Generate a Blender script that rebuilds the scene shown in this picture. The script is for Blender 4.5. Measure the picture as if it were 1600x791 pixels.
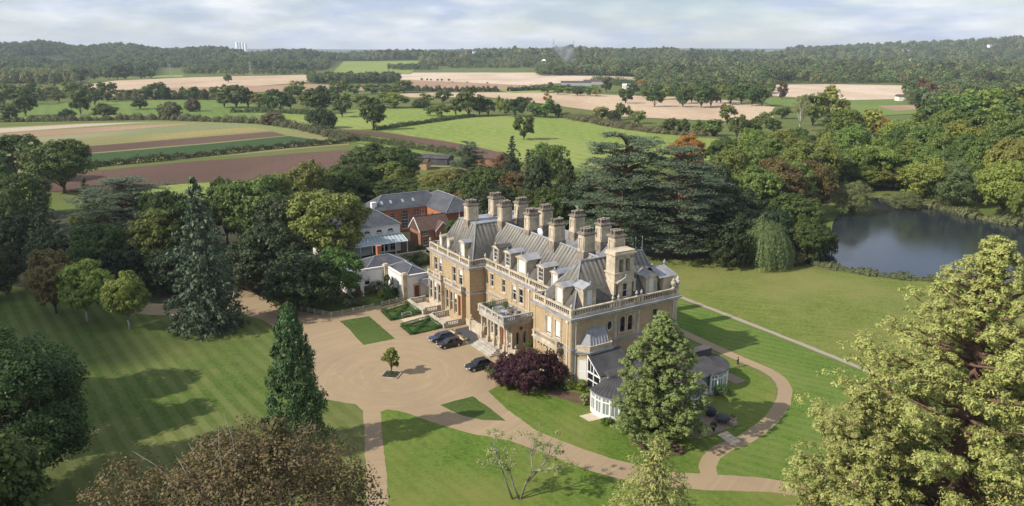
import bpy, math, random
import numpy as np
from mathutils import Vector

# ------------------------------------------------------------------ camera, sky, sun, exposure
for o in list(bpy.data.objects):
    bpy.data.objects.remove(o)
SC = bpy.context.scene
COL = SC.collection
R = math.radians
cam_d = bpy.data.cameras.new('camera')
cam_d.sensor_width = 36.0
cam_d.lens = 26.55
cam_d.clip_start = 0.5
cam_d.clip_end = 60000
cam = bpy.data.objects.new('camera', cam_d)
cam.location = (0, 0, 50)
cam.rotation_euler = (R(90 - 15.15), 0, 0)
COL.objects.link(cam)
SC.camera = cam

SUN_EL, SHADOW_AZ = 38.0, 25.0            # shadows run towards 25 degrees left of +x
to_sun = Vector((-math.cos(R(SHADOW_AZ)) * math.cos(R(SUN_EL)), -math.sin(R(SHADOW_AZ)) * math.cos(R(SUN_EL)), math.sin(R(SUN_EL))))
world = bpy.data.worlds.new('World')
SC.world = world
world.use_nodes = True
wn, wl = world.node_tree.nodes, world.node_tree.links
wn.clear()
w_out = wn.new('ShaderNodeOutputWorld')
w_bg = wn.new('ShaderNodeBackground')
w_bg.inputs['Strength'].default_value = 0.078
sky = wn.new('ShaderNodeTexSky')
sky.sky_type = 'NISHITA'
sky.sun_disc = False
sky.sun_elevation = R(SUN_EL)
sky.sun_rotation = math.atan2(to_sun.x, to_sun.y)
sky.altitude = 50
sky.air_density = 1.0
sky.dust_density = 0.1
sky.ozone_density = 3.5
# thin broken cloud all over the sky, drawn out level
tc = wn.new('ShaderNodeTexCoord')
cmb = wn.new('ShaderNodeMapping'); cmb.inputs['Scale'].default_value = (5.0, 5.0, 21.0); cmb.inputs['Location'].default_value = (3.1, 1.7, 0.4)
wl.new(tc.outputs['Generated'], cmb.inputs[0])
nz = wn.new('ShaderNodeTexNoise'); nz.inputs['Scale'].default_value = 1.0; nz.inputs['Detail'].default_value = 9; nz.inputs['Roughness'].default_value = 0.62
wl.new(cmb.outputs[0], nz.inputs['Vector'])
rmp = wn.new('ShaderNodeValToRGB')
rmp.color_ramp.elements[0].position = 0.40; rmp.color_ramp.elements[0].color = (0.42, 0.42, 0.42, 1)
rmp.color_ramp.elements[1].position = 0.60; rmp.color_ramp.elements[1].color = (0.95, 0.95, 0.95, 1)
wl.new(nz.outputs['Fac'], rmp.inputs[0])
nz2 = wn.new('ShaderNodeTexNoise'); nz2.inputs['Scale'].default_value = 2.3; nz2.inputs['Detail'].default_value = 6
wl.new(cmb.outputs[0], nz2.inputs['Vector'])
cr2 = wn.new('ShaderNodeValToRGB')
cr2.color_ramp.elements[0].position = 0.36; cr2.color_ramp.elements[0].color = (6.0, 7.0, 9.4, 1)
cr2.color_ramp.elements[1].position = 0.62; cr2.color_ramp.elements[1].color = (10.6, 10.9, 11.6, 1)
wl.new(nz2.outputs['Fac'], cr2.inputs[0])
mx = wn.new('ShaderNodeMixRGB')
wl.new(rmp.outputs[0], mx.inputs[0]); wl.new(sky.outputs[0], mx.inputs[1]); wl.new(cr2.outputs[0], mx.inputs[2])
wl.new(mx.outputs[0], w_bg.inputs[0]); wl.new(w_bg.outputs[0], w_out.inputs[0])

sun_d = bpy.data.lights.new('sun', 'SUN')
sun_d.energy = 4.8
sun_d.angle = R(0.53)
sun_d.color = (1.0, 0.93, 0.82)
sun = bpy.data.objects.new('sun', sun_d)
sun.rotation_euler = (-to_sun).to_track_quat('-Z', 'Y').to_euler()
sun.location = (-60, -30, 120)
COL.objects.link(sun)
SC.view_settings.view_transform = 'Standard'
SC.view_settings.look = 'None'
SC.view_settings.exposure = 0.27
SC.view_settings.gamma = 1.0
SC.render.engine = 'CYCLES'
SC.cycles.max_bounces = 5
SC.cycles.diffuse_bounces = 3
SC.cycles.glossy_bounces = 2
SC.cycles.transmission_bounces = 3
SC.cycles.transparent_max_bounces = 6
SC.cycles.volume_bounces = 0
SC.cycles.use_denoising = True

# ------------------------------------------------------------------ helpers
def tag(o, label=None, cat=None, group=None, kind=None):
    if label: o['label'] = label
    if cat: o['category'] = cat
    if group: o['group'] = group
    if kind: o['kind'] = kind
    return o

def empty(name, loc=(0, 0, 0), rz=0.0, label=None, cat=None, group=None):
    o = bpy.data.objects.new(name, None)
    o.empty_display_size = 0.3
    o.location = loc
    o.rotation_euler = (0, 0, rz)
    COL.objects.link(o)
    return tag(o, label, cat, group)

def link(name, mesh, parent=None, mat=None):
    o = bpy.data.objects.new(name, mesh)
    if mat is not None and not mesh.materials: mesh.materials.append(mat)
    if parent is not None: o.parent = parent
    COL.objects.link(o)
    return o

def np_mesh(name, V, Fq, mat=None, smooth=False):
    """mesh from numpy arrays; all faces have the same number of corners"""
    V = np.asarray(V, dtype=np.float32); Fq = np.asarray(Fq, dtype=np.int32)
    me = bpy.data.meshes.new(name)
    k = Fq.shape[1]
    me.vertices.add(len(V)); me.vertices.foreach_set('co', V.ravel())
    me.loops.add(Fq.size); me.loops.foreach_set('vertex_index', Fq.ravel())
    me.polygons.add(len(Fq)); me.polygons.foreach_set('loop_start', np.arange(0, Fq.size, k, dtype=np.int32))
    if smooth: me.polygons.foreach_set('use_smooth', np.ones(len(Fq), dtype=bool))
    me.update(calc_edges=True)
    if mat: me.materials.append(mat)
    return me

class MB:
    """collects shapes in a frame; fr maps (a, d, z) to local coordinates"""
    def __init__(self, fr=None):
        self.v, self.f, self.uv = [], [], {}
        self.fr = fr or (lambda a, d, z: (a, d, z))
    def add(self, pts, faces, uvs=None):
        n = len(self.v)
        self.v += [self.fr(*p) for p in pts]
        for i, f in enumerate(faces):
            if uvs: self.uv[len(self.f)] = uvs[i]
            self.f.append([n + q for q in f])
        return self
    def box(self, a0, a1, d0, d1, z0, z1):
        return self.add([(a0, d0, z0), (a1, d0, z0), (a1, d1, z0), (a0, d1, z0), (a0, d0, z1), (a1, d0, z1), (a1, d1, z1), (a0, d1, z1)],
                        [(0, 3, 2, 1), (4, 5, 6, 7), (0, 1, 5, 4), (1, 2, 6, 5), (2, 3, 7, 6), (3, 0, 4, 7)])
    def quad(self, *p, uv=None):
        return self.add(p, [tuple(range(len(p)))], [uv] if uv else None)
    def prism(self, poly, z0, z1):
        n = len(poly)
        return self.add([(x, y, z0) for x, y in poly] + [(x, y, z1) for x, y in poly],
                        [tuple(range(n - 1, -1, -1)), tuple(range(n, 2 * n))] + [(i, (i + 1) % n, n + (i + 1) % n, n + i) for i in range(n)])
    def prof(self, pts, d0, d1):
        """polygon in (a, z), extruded along d"""
        n = len(pts)
        return self.add([(a, d0, z) for a, z in pts] + [(a, d1, z) for a, z in pts],
                        [tuple(range(n - 1, -1, -1)), tuple(range(n, 2 * n))] + [(i, (i + 1) % n, n + (i + 1) % n, n + i) for i in range(n)])
    def lathe(self, a, d, prof, n=8):
        m = len(prof); pts = []
        for r, z in prof:
            for k in range(n):
                t = 2 * math.pi * (k + .5) / n
                pts.append((a + r * math.cos(t), d + r * math.sin(t), z))
        fs = [(i * n + k, i * n + (k + 1) % n, (i + 1) * n + (k + 1) % n, (i + 1) * n + k) for i in range(m - 1) for k in range(n)]
        fs += [tuple(range(n - 1, -1, -1)), tuple((m - 1) * n + k for k in range(n))]
        return self.add(pts, fs)
    def tube(self, pts, rad, n=5):
        pts = [Vector(p) for p in pts]; base = []
        for i, p in enumerate(pts):
            t = (pts[min(i + 1, len(pts) - 1)] - pts[max(i - 1, 0)]).normalized()
            x = t.orthogonal().normalized() if abs(t.z) > .95 else t.cross(Vector((0, 0, 1))).normalized()
            y = t.cross(x)
            r = rad[i] if hasattr(rad, '__len__') else rad
            base += [tuple(p + (x * math.cos(2 * math.pi * k / n) + y * math.sin(2 * math.pi * k / n)) * r) for k in range(n)]
        m = len(pts)
        fs = [(i * n + k, i * n + (k + 1) % n, (i + 1) * n + (k + 1) % n, (i + 1) * n + k) for i in range(m - 1) for k in range(n)]
        fs += [tuple(range(n - 1, -1, -1)), tuple((m - 1) * n + k for k in range(n))]
        return self.add(base, fs)
    def mesh(self, name, mat=None, smooth=False):
        me = bpy.data.meshes.new(name)
        me.from_pydata(self.v, [], self.f)
        if self.uv:
            l = me.uv_layers.new(name='UVMap')
            for p in me.polygons:
                u = self.uv.get(p.index)
                if u:
                    for q, li in enumerate(p.loop_indices): l.data[li].uv = u[q]
        if smooth:
            for p in me.polygons: p.use_smooth = True
        me.update()
        if mat: me.materials.append(mat)
        return me
    def build(self, name, mat=None, parent=None, smooth=False):
        return link(name, self.mesh(name, mat, smooth), parent)

def copy_tree(o, parent=None):
    c = o.copy(); COL.objects.link(c)
    if parent is not None: c.parent = parent
    for ch in o.children: copy_tree(ch, c)
    return c

# ------------------------------------------------------------------ materials
M = {}
def lin(c):
    return tuple((x / 12.92 if x <= .04045 else ((x + .055) / 1.055) ** 2.4) for x in c)
def new_mat(name):
    m = bpy.data.materials.new(name); m.use_nodes = True
    nt = m.node_tree; nt.nodes.clear()
    out = nt.nodes.new('ShaderNodeOutputMaterial')
    return m, nt, out
def N(nt, t, **kw):
    n = nt.nodes.new(t)
    for k, v in kw.items():
        if k.startswith('i_'):
            n.inputs[k[2:].replace('_', ' ')].default_value = v
        else: setattr(n, k, v)
    return n
def mixc(nt, fac, a, b, mode='MIX'):
    n = nt.nodes.new('ShaderNodeMixRGB'); n.blend_type = mode
    for i, v in enumerate((fac, a, b)):
        if isinstance(v, (int, float)): n.inputs[i].default_value = v
        elif isinstance(v, tuple): n.inputs[i].default_value = (*v[:3], 1)
        else: nt.links.new(v, n.inputs[i])
    return n.outputs[0]
def ramp(nt, src, stops):
    n = nt.nodes.new('ShaderNodeValToRGB')
    el = n.color_ramp.elements
    while len(el) < len(stops): el.new(0.5)
    for e, (p, c) in zip(el, stops):
        e.position = p; e.color = (*c, 1) if isinstance(c, tuple) else (c, c, c, 1)
    nt.links.new(src, n.inputs[0])
    return n.outputs[0]
def noise(nt, vec, scale, detail=4, rough=.55, dist=0.):
    n = N(nt, 'ShaderNodeTexNoise'); n.inputs['Scale'].default_value = scale; n.inputs['Detail'].default_value = detail
    n.inputs['Roughness'].default_value = rough; n.inputs['Distortion'].default_value = dist
    if vec is not None: nt.links.new(vec, n.inputs['Vector'])
    return n.outputs['Fac']
def mapping(nt, vec, scale=(1, 1, 1), rot=(0, 0, 0)):
    n = N(nt, 'ShaderNodeMapping'); n.inputs['Scale'].default_value = scale; n.inputs['Rotation'].default_value = rot
    nt.links.new(vec, n.inputs['Vector']); return n.outputs[0]
def princ(nt, out, col, rough=.8, spec=.3, bump=None, bstr=.3, bdist=.02, metal=0.):
    p = N(nt, 'ShaderNodeBsdfPrincipled')
    if isinstance(col, tuple): p.inputs['Base Color'].default_value = (*col[:3], 1)
    else: nt.links.new(col, p.inputs['Base Color'])
    p.inputs['Roughness'].default_value = rough; p.inputs['Specular IOR Level'].default_value = spec; p.inputs['Metallic'].default_value = metal
    if bump is not None:
        b = N(nt, 'ShaderNodeBump'); b.inputs['Strength'].default_value = bstr; b.inputs['Distance'].default_value = bdist
        nt.links.new(bump, b.inputs['Height']); nt.links.new(b.outputs[0], p.inputs['Normal'])
    nt.links.new(p.outputs[0], out.inputs[0]); return p
def varied(name, c1, c2, scale=1.0, rough=.85, detail=6, c3=None, s3=.2, spec=.25, stretch=(1, 1, 1), bstr=.25, bdist=.03, metal=0.):
    """two colours of the same surface mixed by noise, a third in larger patches"""
    m, nt, out = new_mat(name)
    t = N(nt, 'ShaderNodeTexCoord').outputs['Object']
    v = mapping(nt, t, stretch)
    f = noise(nt, v, scale, detail, .62)
    c = ramp(nt, f, [(.32, c1), (.68, c2)])
    if c3:
        g = noise(nt, t, s3, 3, .5)
        c = mixc(nt, ramp(nt, g, [(.45, 0.), (.68, .75)]), c, c3)
    princ(nt, out, c, rough, spec, f, bstr, bdist, metal)
    M[name] = m; return m
def plain(name, c, rough=.6, spec=.4, metal=0.):
    m, nt, out = new_mat(name); princ(nt, out, c, rough, spec, metal=metal); M[name] = m; return m
def foliage(name, cols, trans=.28, objvar=.16, hue=.03, gain=1.45):
    """leaf colours by leaf, shifted a little from tree to tree"""
    cols = [tuple(min(.6, x * gain) for x in c) for c in cols]
    m, nt, out = new_mat(name)
    g = N(nt, 'ShaderNodeNewGeometry')
    c = ramp(nt, g.outputs['Random Per Island'], [((i + .5) / len(cols), k) for i, k in enumerate(cols)])
    oi = N(nt, 'ShaderNodeObjectInfo')
    hsv = N(nt, 'ShaderNodeHueSaturation')
    def mr(lo, hi, src):
        q = N(nt, 'ShaderNodeMapRange'); q.inputs['To Min'].default_value = lo; q.inputs['To Max'].default_value = hi
        nt.links.new(src, q.inputs['Value']); return q.outputs[0]
    nt.links.new(mr(1 - objvar, 1 + objvar, oi.outputs['Random']), hsv.inputs['Value'])
    w = N(nt, 'ShaderNodeTexWhiteNoise', noise_dimensions='1D'); nt.links.new(oi.outputs['Random'], w.inputs['W'])
    nt.links.new(mr(.5 - hue, .5 + hue, w.outputs['Value']), hsv.inputs['Hue'])
    nt.links.new(c, hsv.inputs['Color'])
    d = N(nt, 'ShaderNodeBsdfPrincipled'); d.inputs['Roughness'].default_value = .55; d.inputs['Specular IOR Level'].default_value = .25
    nt.links.new(hsv.outputs[0], d.inputs['Base Color'])
    tr = N(nt, 'ShaderNodeBsdfTranslucent'); nt.links.new(hsv.outputs[0], tr.inputs['Color'])
    mxs = N(nt, 'ShaderNodeMixShader'); mxs.inputs[0].default_value = trans
    nt.links.new(d.outputs[0], mxs.inputs[1]); nt.links.new(tr.outputs[0], mxs.inputs[2]); nt.links.new(mxs.outputs[0], out.inputs[0])
    M[name] = m; return m

def ashlar():
    m, nt, out = new_mat('buff_brick')
    t = N(nt, 'ShaderNodeTexCoord').outputs['Object']
    # the courses run round both wall directions: use x+y as the run
    sx = N(nt, 'ShaderNodeSeparateXYZ'); nt.links.new(t, sx.inputs[0])
    ad = N(nt, 'ShaderNodeMath', operation='ADD'); nt.links.new(sx.outputs[0], ad.inputs[0]); nt.links.new(sx.outputs[1], ad.inputs[1])
    cb = N(nt, 'ShaderNodeCombineXYZ'); nt.links.new(ad.outputs[0], cb.inputs[0]); nt.links.new(sx.outputs[2], cb.inputs[1])
    br = N(nt, 'ShaderNodeTexBrick')
    for k, v in (('Scale', 1.0), ('Brick Width', .46), ('Row Height', .17), ('Mortar Size', .012), ('Mortar Smooth', .2), ('Bias', -.1)): br.inputs[k].default_value = v
    br.inputs['Color1'].default_value = (.46, .34, .20, 1); br.inputs['Color2'].default_value = (.35, .255, .15, 1); br.inputs['Mortar'].default_value = (.50, .38, .23, 1)
    nt.links.new(cb.outputs[0], br.inputs['Vector'])
    n1 = noise(nt, t, .55, 5, .6)
    c = mixc(nt, ramp(nt, n1, [(.4, 0.), (.75, .55)]), br.outputs['Color'], (.36, .27, .16))
    n5 = noise(nt, mapping(nt, t, (2.2, 2.2, .22)), 1.0, 5, .7)
    c = mixc(nt, ramp(nt, n5, [(.5, 0.), (.74, .6)]), c, (.20, .15, .095))
    n2 = noise(nt, mapping(nt, t, (1.6, 1.6, .16)), 1.2, 4)
    c = mixc(nt, ramp(nt, n2, [(.55, 0.), (.8, .4)]), c, (.56, .44, .27))
    princ(nt, out, c, .9, .15, br.outputs['Fac'], .2, -.01)
    M['brick'] = m
ashlar()
varied('stone', (.42, .35, .25), (.62, .53, .40), 1.6, .85, c3=(.29, .25, .19), s3=.6)
varied('stone_grey', (.34, .32, .28), (.52, .47, .39), 1.1, .9, c3=(.22, .21, .19), s3=.7)
varied('stone_pot', (.18, .15, .12), (.36, .30, .23), 2.6, .9, c3=(.11, .10, .09), s3=1.1)
varied('lead', (.17, .185, .22), (.28, .30, .345), 1.2, .6, c3=(.33, .33, .34), s3=.5, spec=.4)
varied('lead_light', (.24, .25, .27), (.38, .385, .40), 1.6, .6, c3=(.20, .19, .19), s3=.8, spec=.4)
varied('render_white', (.74, .70, .65), (.82, .79, .75), .6, .85, c3=(.64, .60, .55), s3=.25)
varied('blue_slate', (.04, .043, .053), (.078, .082, .095), 1.3, .55, c3=(.10, .10, .105), s3=.3, spec=.45)
varied('brown_tile', (.085, .05, .04), (.14, .085, .065), 1.8, .8, c3=(.07, .055, .045), s3=.4)
varied('red_brick', (.34, .125, .06), (.46, .19, .095), 2.2, .9, c3=(.28, .12, .07), s3=.4)
varied('brown_brick', (.24, .115, .07), (.33, .17, .10), 2.2, .9, c3=(.2, .1, .07), s3=.4)
varied('garden_brick', (.33, .22, .12), (.44, .30, .17), 2.2, .9)
varied('zinc', (.048, .047, .05), (.08, .077, .08), .7, .75, c3=(.10, .095, .095), s3=.3, spec=.2)
varied('slab', (.44, .36, .26), (.58, .49, .37), 1.2, .9)
varied('deck_wood', (.20, .15, .11), (.30, .23, .17), 1.5, .85, stretch=(1, 6, 1))
varied('fence_wood', (.30, .27, .22), (.42, .38, .31), 3, .9)
varied('bench_wood', (.42, .40, .36), (.55, .53, .49), 3, .85)
varied('asphalt_dark', (.05, .05, .055), (.08, .08, .085), 2, .9)
varied('soil', (.085, .055, .035), (.14, .09, .055), .9, .95)
varied('bark', (.075, .058, .042), (.14, .11, .08), 3, .95, stretch=(1, 1, .3))
varied('bark_red', (.12, .07, .05), (.2, .12, .085), 3, .95, stretch=(1, 1, .3))
varied('bark_grey', (.17, .155, .125), (.29, .265, .22), 3, .9)
varied('bark_pale', (.30, .28, .24), (.46, .43, .38), 3, .9)
varied('metal_grey', (.35, .36, .37), (.42, .43, .44), 2, .5)
plain('paint_white', (.74, .74, .72), .45)
plain('glass', (.012, .014, .018), .04, .6)
plain('blind', (.66, .65, .62), .8)
plain('glass_roof', (.30, .38, .40), .12, .6)
plain('door_brown', (.16, .045, .02), .5)
plain('door_orange', (.30, .09, .025), .45)
plain('dish_white', (.8, .8, .8), .4)
plain('rubber', (.015, .015, .016), .8)
plain('alloy', (.5, .51, .53), .3, .5, .8)
plain('lamp_clear', (.6, .62, .65), .1)
plain('lamp_red', (.25, .01, .01), .2)
plain('plate_white', (.7, .7, .66), .5)
plain('car_navy', (.018, .032, .075), .18, .7)
plain('car_black', (.012, .012, .015), .22, .6)
plain('terracotta', (.36, .15, .09), .8)
plain('cover_dark', (.035, .04, .05), .7)
plain('flower_red', (.55, .05, .06), .7)
plain('skin', (.45, .27, .19), .6)
plain('cloth_dark', (.02, .02, .024), .9)
plain('hair_brown', (.05, .03, .02), .8)
plain('concrete_white', (.86, .86, .85), .8)

def slate_roof(name, base1, base2, streak, patch, amount=.8):
    """slates in courses; pale lichen and run-off streaks below the ridge; uv: metres along the eave, 0..1 up the slope"""
    m, nt, out = new_mat(name)
    tcn = N(nt, 'ShaderNodeTexCoord'); uv = tcn.outputs['UV']; ob = tcn.outputs['Object']
    sx = N(nt, 'ShaderNodeSeparateXYZ'); nt.links.new(uv, sx.inputs[0])
    br = N(nt, 'ShaderNodeTexBrick')
    for k, v in (('Scale', 1.0), ('Brick Width', .42), ('Row Height', .034), ('Mortar Size', .003), ('Bias', 0.)): br.inputs[k].default_value = v
    br.inputs['Color1'].default_value = (*base1, 1); br.inputs['Color2'].default_value = (*base2, 1); br.inputs['Mortar'].default_value = (.05, .05, .05, 1)
    nt.links.new(uv, br.inputs['Vector'])
    c = br.outputs['Color']
    n = noise(nt, ob, .5, 6, .65)
    c = mixc(nt, ramp(nt, n, [(.4, 0.), (.66, .7)]), c, patch)
    n4 = noise(nt, ob, 3.2, 4, .6)
    c = mixc(nt, ramp(nt, n4, [(.5, 0.), (.78, .55)]), c, tuple(.6 * x for x in base1))
    # streaks: narrow in u, long in v
    st = noise(nt, mapping(nt, uv, (1.9, .55, 1)), 1.0, 2, .45)
    wv = N(nt, 'ShaderNodeTexWave'); wv.inputs['Scale'].default_value = .36; wv.inputs['Distortion'].default_value = 1.3; wv.inputs['Detail'].default_value = 2; wv.inputs['Detail Scale'].default_value = .8
    nt.links.new(uv, wv.inputs['Vector'])
    sf = mixc(nt, .7, ramp(nt, st, [(.42, 0.), (.62, 1.)]), ramp(nt, wv.outputs['Fac'], [(.35, 0.), (.75, 1.)]))
    ln = noise(nt, mapping(nt, uv, (.8, 0, 0)), 1.0, 3)
    lo = N(nt, 'ShaderNodeMath', operation='MULTIPLY_ADD'); nt.links.new(ln, lo.inputs[0]); lo.inputs[1].default_value = .8; lo.inputs[2].default_value = -.4
    vv = N(nt, 'ShaderNodeMath', operation='ADD'); nt.links.new(sx.outputs[1], vv.inputs[0]); nt.links.new(lo.outputs[0], vv.inputs[1])
    reach = ramp(nt, vv.outputs[0], [(.42, 0.), (.98, amount)])
    f = N(nt, 'ShaderNodeMath', operation='MULTIPLY'); nt.links.new(sf, f.inputs[0]); nt.links.new(reach, f.inputs[1])
    c = mixc(nt, f.outputs[0], c, streak)
    princ(nt, out, c, .8, .25, br.outputs['Fac'], .4, -.02)
    M[name] = m
slate_roof('slate', (.115, .108, .10), (.066, .064, .063), (.36, .335, .285), (.15, .14, .115), .9)
slate_roof('slate_rear', (.12, .13, .15), (.16, .17, .19), (.34, .36, .38), (.2, .21, .2), .6)

def grass_mat(name, c1, c2, c3, stripe=None, sdir=0., sw=2.2, fine=1.6, big=.035, samt=.35):
    m, nt, out = new_mat(name)
    t = N(nt, 'ShaderNodeTexCoord').outputs['Object']
    f = noise(nt, t, fine, 7, .7)
    c = ramp(nt, f, [(.3, tuple(.55 * x for x in c1)), (.7, tuple(1.3 * x for x in c2))])
    h = noise(nt, t, .32, 6, .7)
    c = mixc(nt, ramp(nt, h, [(.38, 0.), (.7, .6)]), c, tuple(.62 * x for x in c1))
    g = noise(nt, t, big, 5, .6)
    c = mixc(nt, ramp(nt, g, [(.42, 0.), (.66, .8)]), c, c3)
    wp = noise(nt, t, .13, 6, .7, .6)
    c = mixc(nt, ramp(nt, wp, [(.57, 0.), (.74, .55)]), c, tuple(v * k for v, k in zip(c3, (1.25, 1.0, 1.1))))
    if stripe:
        w = N(nt, 'ShaderNodeTexWave'); w.inputs['Scale'].default_value = 1.0 / sw * .314; w.inputs['Distortion'].default_value = .9; w.inputs['Detail'].default_value = 2; w.inputs['Detail Scale'].default_value = .35
        nt.links.new(mapping(nt, t, (1, 1, 1), (0, 0, -sdir)), w.inputs['Vector'])
        k = noise(nt, t, .06, 3)
        q = N(nt, 'ShaderNodeMath', operation='MULTIPLY'); nt.links.new(ramp(nt, w.outputs['Fac'], [(.3, 0.), (.7, 1.)]), q.inputs[0]); nt.links.new(ramp(nt, k, [(.3, .2 * samt), (.65, samt * 1.3)]), q.inputs[1])
        c = mixc(nt, q.outputs[0], c, stripe)
    princ(nt, out, c, .9, .1, f, .35, .05)
    M[name] = m
grass_mat('grass_base', (.095, .125, .03), (.15, .185, .045), (.17, .17, .06))

# ------------------------------------------------------------------ terrain, fields, lawns, gravel, lake
HILLS = [(-1700, 2500, 750, 520, 47), (-700, 2700, 600, 500, 12), (120, 2500, 430, 380, 27), (620, 2700, 420, 420, 15), (2250, 3200, 850, 800, 54), (1300, 3400, 600, 700, 14), (-2600, 3600, 1200, 800, 45), (900, 4600, 1500, 700, 22), (3700, 3700, 1400, 1200, 62)]
def terrain(x, y):
    h = np.zeros_like(np.asarray(x, dtype=float))
    for cx, cy, sx, sy, a in HILLS:
        h = h + a * np.exp(-((x - cx) / sx) ** 2 - ((y - cy) / sy) ** 2)
    r = np.hypot(x, y)
    far = np.clip((r - 5200) / 7800, 0, 1)
    h = h + far * far * (3 - 2 * far) * (45 + 9 * np.sin(x / 1900.) + 7 * np.sin(x / 830. + y / 2100.))
    return h * np.clip((r - 1150) / 500, 0, 1)
def terrain_mesh():
    rr = np.concatenate([[0.001, 60, 150, 300, 500, 700, 900, 1100], np.geomspace(1250, 14500, 75)])
    aa = np.linspace(-math.pi, math.pi, 289)
    Rg, A = np.meshgrid(rr, aa, indexing='ij')
    X, Y = Rg * np.sin(A), Rg * np.cos(A)
    V = np.stack([X, Y, terrain(X, Y)], -1).reshape(-1, 3)
    n = len(aa); F = []
    for i in range(len(rr) - 1):
        for k in range(n - 1):
            F.append((i * n + k, (i + 1) * n + k, (i + 1) * n + k + 1, i * n + k + 1))
    return np_mesh('ground', V, F, smooth=True)
def far_ground():
    m, nt, out = new_mat('countryside')
    t = N(nt, 'ShaderNodeTexCoord').outputs['Object']
    f = noise(nt, t, 1.2, 6, .7)
    c = ramp(nt, f, [(.3, (.085, .115, .03)), (.7, (.135, .165, .045))])
    g = noise(nt, t, .03, 5, .6)
    c = mixc(nt, ramp(nt, g, [(.42, 0.), (.66, .8)]), c, (.15, .15, .06))
    # far off, woods and fields
    v = N(nt, 'ShaderNodeTexVoronoi'); v.inputs['Scale'].default_value = .0016; nt.links.new(mapping(nt, t, (1, .55, 1)), v.inputs['Vector'])
    cf = ramp(nt, v.outputs['Color'], [(.25, (.04, .06, .03)), (.5, (.055, .075, .035)), (.72, (.14, .16, .06)), (.9, (.30, .25, .16))])
    w = noise(nt, mapping(nt, t, (1, .6, 1)), .0022, 8, .75)
    cf = mixc(nt, ramp(nt, w, [(.42, 0.), (.5, 1.)]), cf, mixc(nt, noise(nt, t, .02, 6, .8), (.02, .032, .014), (.065, .085, .035)))
    ln = N(nt, 'ShaderNodeVectorMath', operation='LENGTH'); nt.links.new(t, ln.inputs[0])
    k = N(nt, 'ShaderNodeMapRange'); k.inputs['From Min'].default_value = 1900; k.inputs['From Max'].default_value = 2600
    nt.links.new(ln.outputs['Value'], k.inputs['Value'])
    c = mixc(nt, k.outputs[0], c, cf)
    princ(nt, out, c, .95, .05)
    M['countryside'] = m
far_ground()
ground = link('ground', terrain_mesh(), None, M['countryside'])
tag(ground, 'wide green countryside rolling away to low hills', kind='structure')

def sheet(name, pts, z, mat, label, origin=None, kind='structure'):
    """flat polygon laid just above the ground"""
    me = bpy.data.meshes.new(name)
    cx, cy = origin or (sum(p[0] for p in pts) / len(pts), sum(p[1] for p in pts) / len(pts))
    me.from_pydata([(x - cx, y - cy, 0) for x, y in pts], [], [tuple(range(len(pts)))])
    me.update()
    if me.polygons[0].normal.z < 0: me.flip_normals()
    o = link(name, me, None, mat); o.location = (cx, cy, z)
    return tag(o, label, kind=kind)
def smooth_line(pts, n=6, closed=False):
    out = []; m = len(pts)
    for i in range(m if closed else m - 1):
        p = [pts[(i + k) % m] if closed else pts[min(max(i + k, 0), m - 1)] for k in (-1, 0, 1, 2)]
        for q in range(n):
            t = q / n
            out.append(tuple(.5 * ((2 * p[1][c]) + (-p[0][c] + p[2][c]) * t + (2 * p[0][c] - 5 * p[1][c] + 4 * p[2][c] - p[3][c]) * t * t + (-p[0][c] + 3 * p[1][c] - 3 * p[2][c] + p[3][c]) * t ** 3) for c in (0, 1)))
    if not closed: out.append(tuple(pts[-1]))
    return out
def rough_edge(pts, amp, seed, step=1.0):
    """break up a polygon's edge a little"""
    rg = random.Random(seed); out = []
    m = len(pts)
    for i in range(m):
        a, b = pts[i], pts[(i + 1) % m]
        L = math.hypot(b[0] - a[0], b[1] - a[1]); n = max(1, min(60, int(L / step)))
        for q in range(n):
            t = q / n
            out.append((a[0] + (b[0] - a[0]) * t + rg.uniform(-amp, amp), a[1] + (b[1] - a[1]) * t + rg.uniform(-amp, amp)))
    return out
def ribbon(name, line, w, z, mat, label, seed=1, amp=.08):
    L = smooth_line(line, 8); rg = random.Random(seed); left, right = [], []
    for i, p in enumerate(L):
        a, b = L[max(i - 1, 0)], L[min(i + 1, len(L) - 1)]
        d = math.hypot(b[0] - a[0], b[1] - a[1]); nx, ny = -(b[1] - a[1]) / d, (b[0] - a[0]) / d
        k1, k2 = w / 2 + rg.uniform(-amp, amp), w / 2 + rg.uniform(-amp, amp)
        left.append((p[0] + nx * k1, p[1] + ny * k1, 0)); right.append((p[0] - nx * k2, p[1] - ny * k2, 0))
    n = len(L); me = bpy.data.meshes.new(name)
    me.from_pydata(left + right, [], [(i, n + i, n + i + 1, i + 1) for i in range(n - 1)]); me.update()
    o = link(name, me, None, mat); o.location.z = z
    return tag(o, label, kind='structure')

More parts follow.
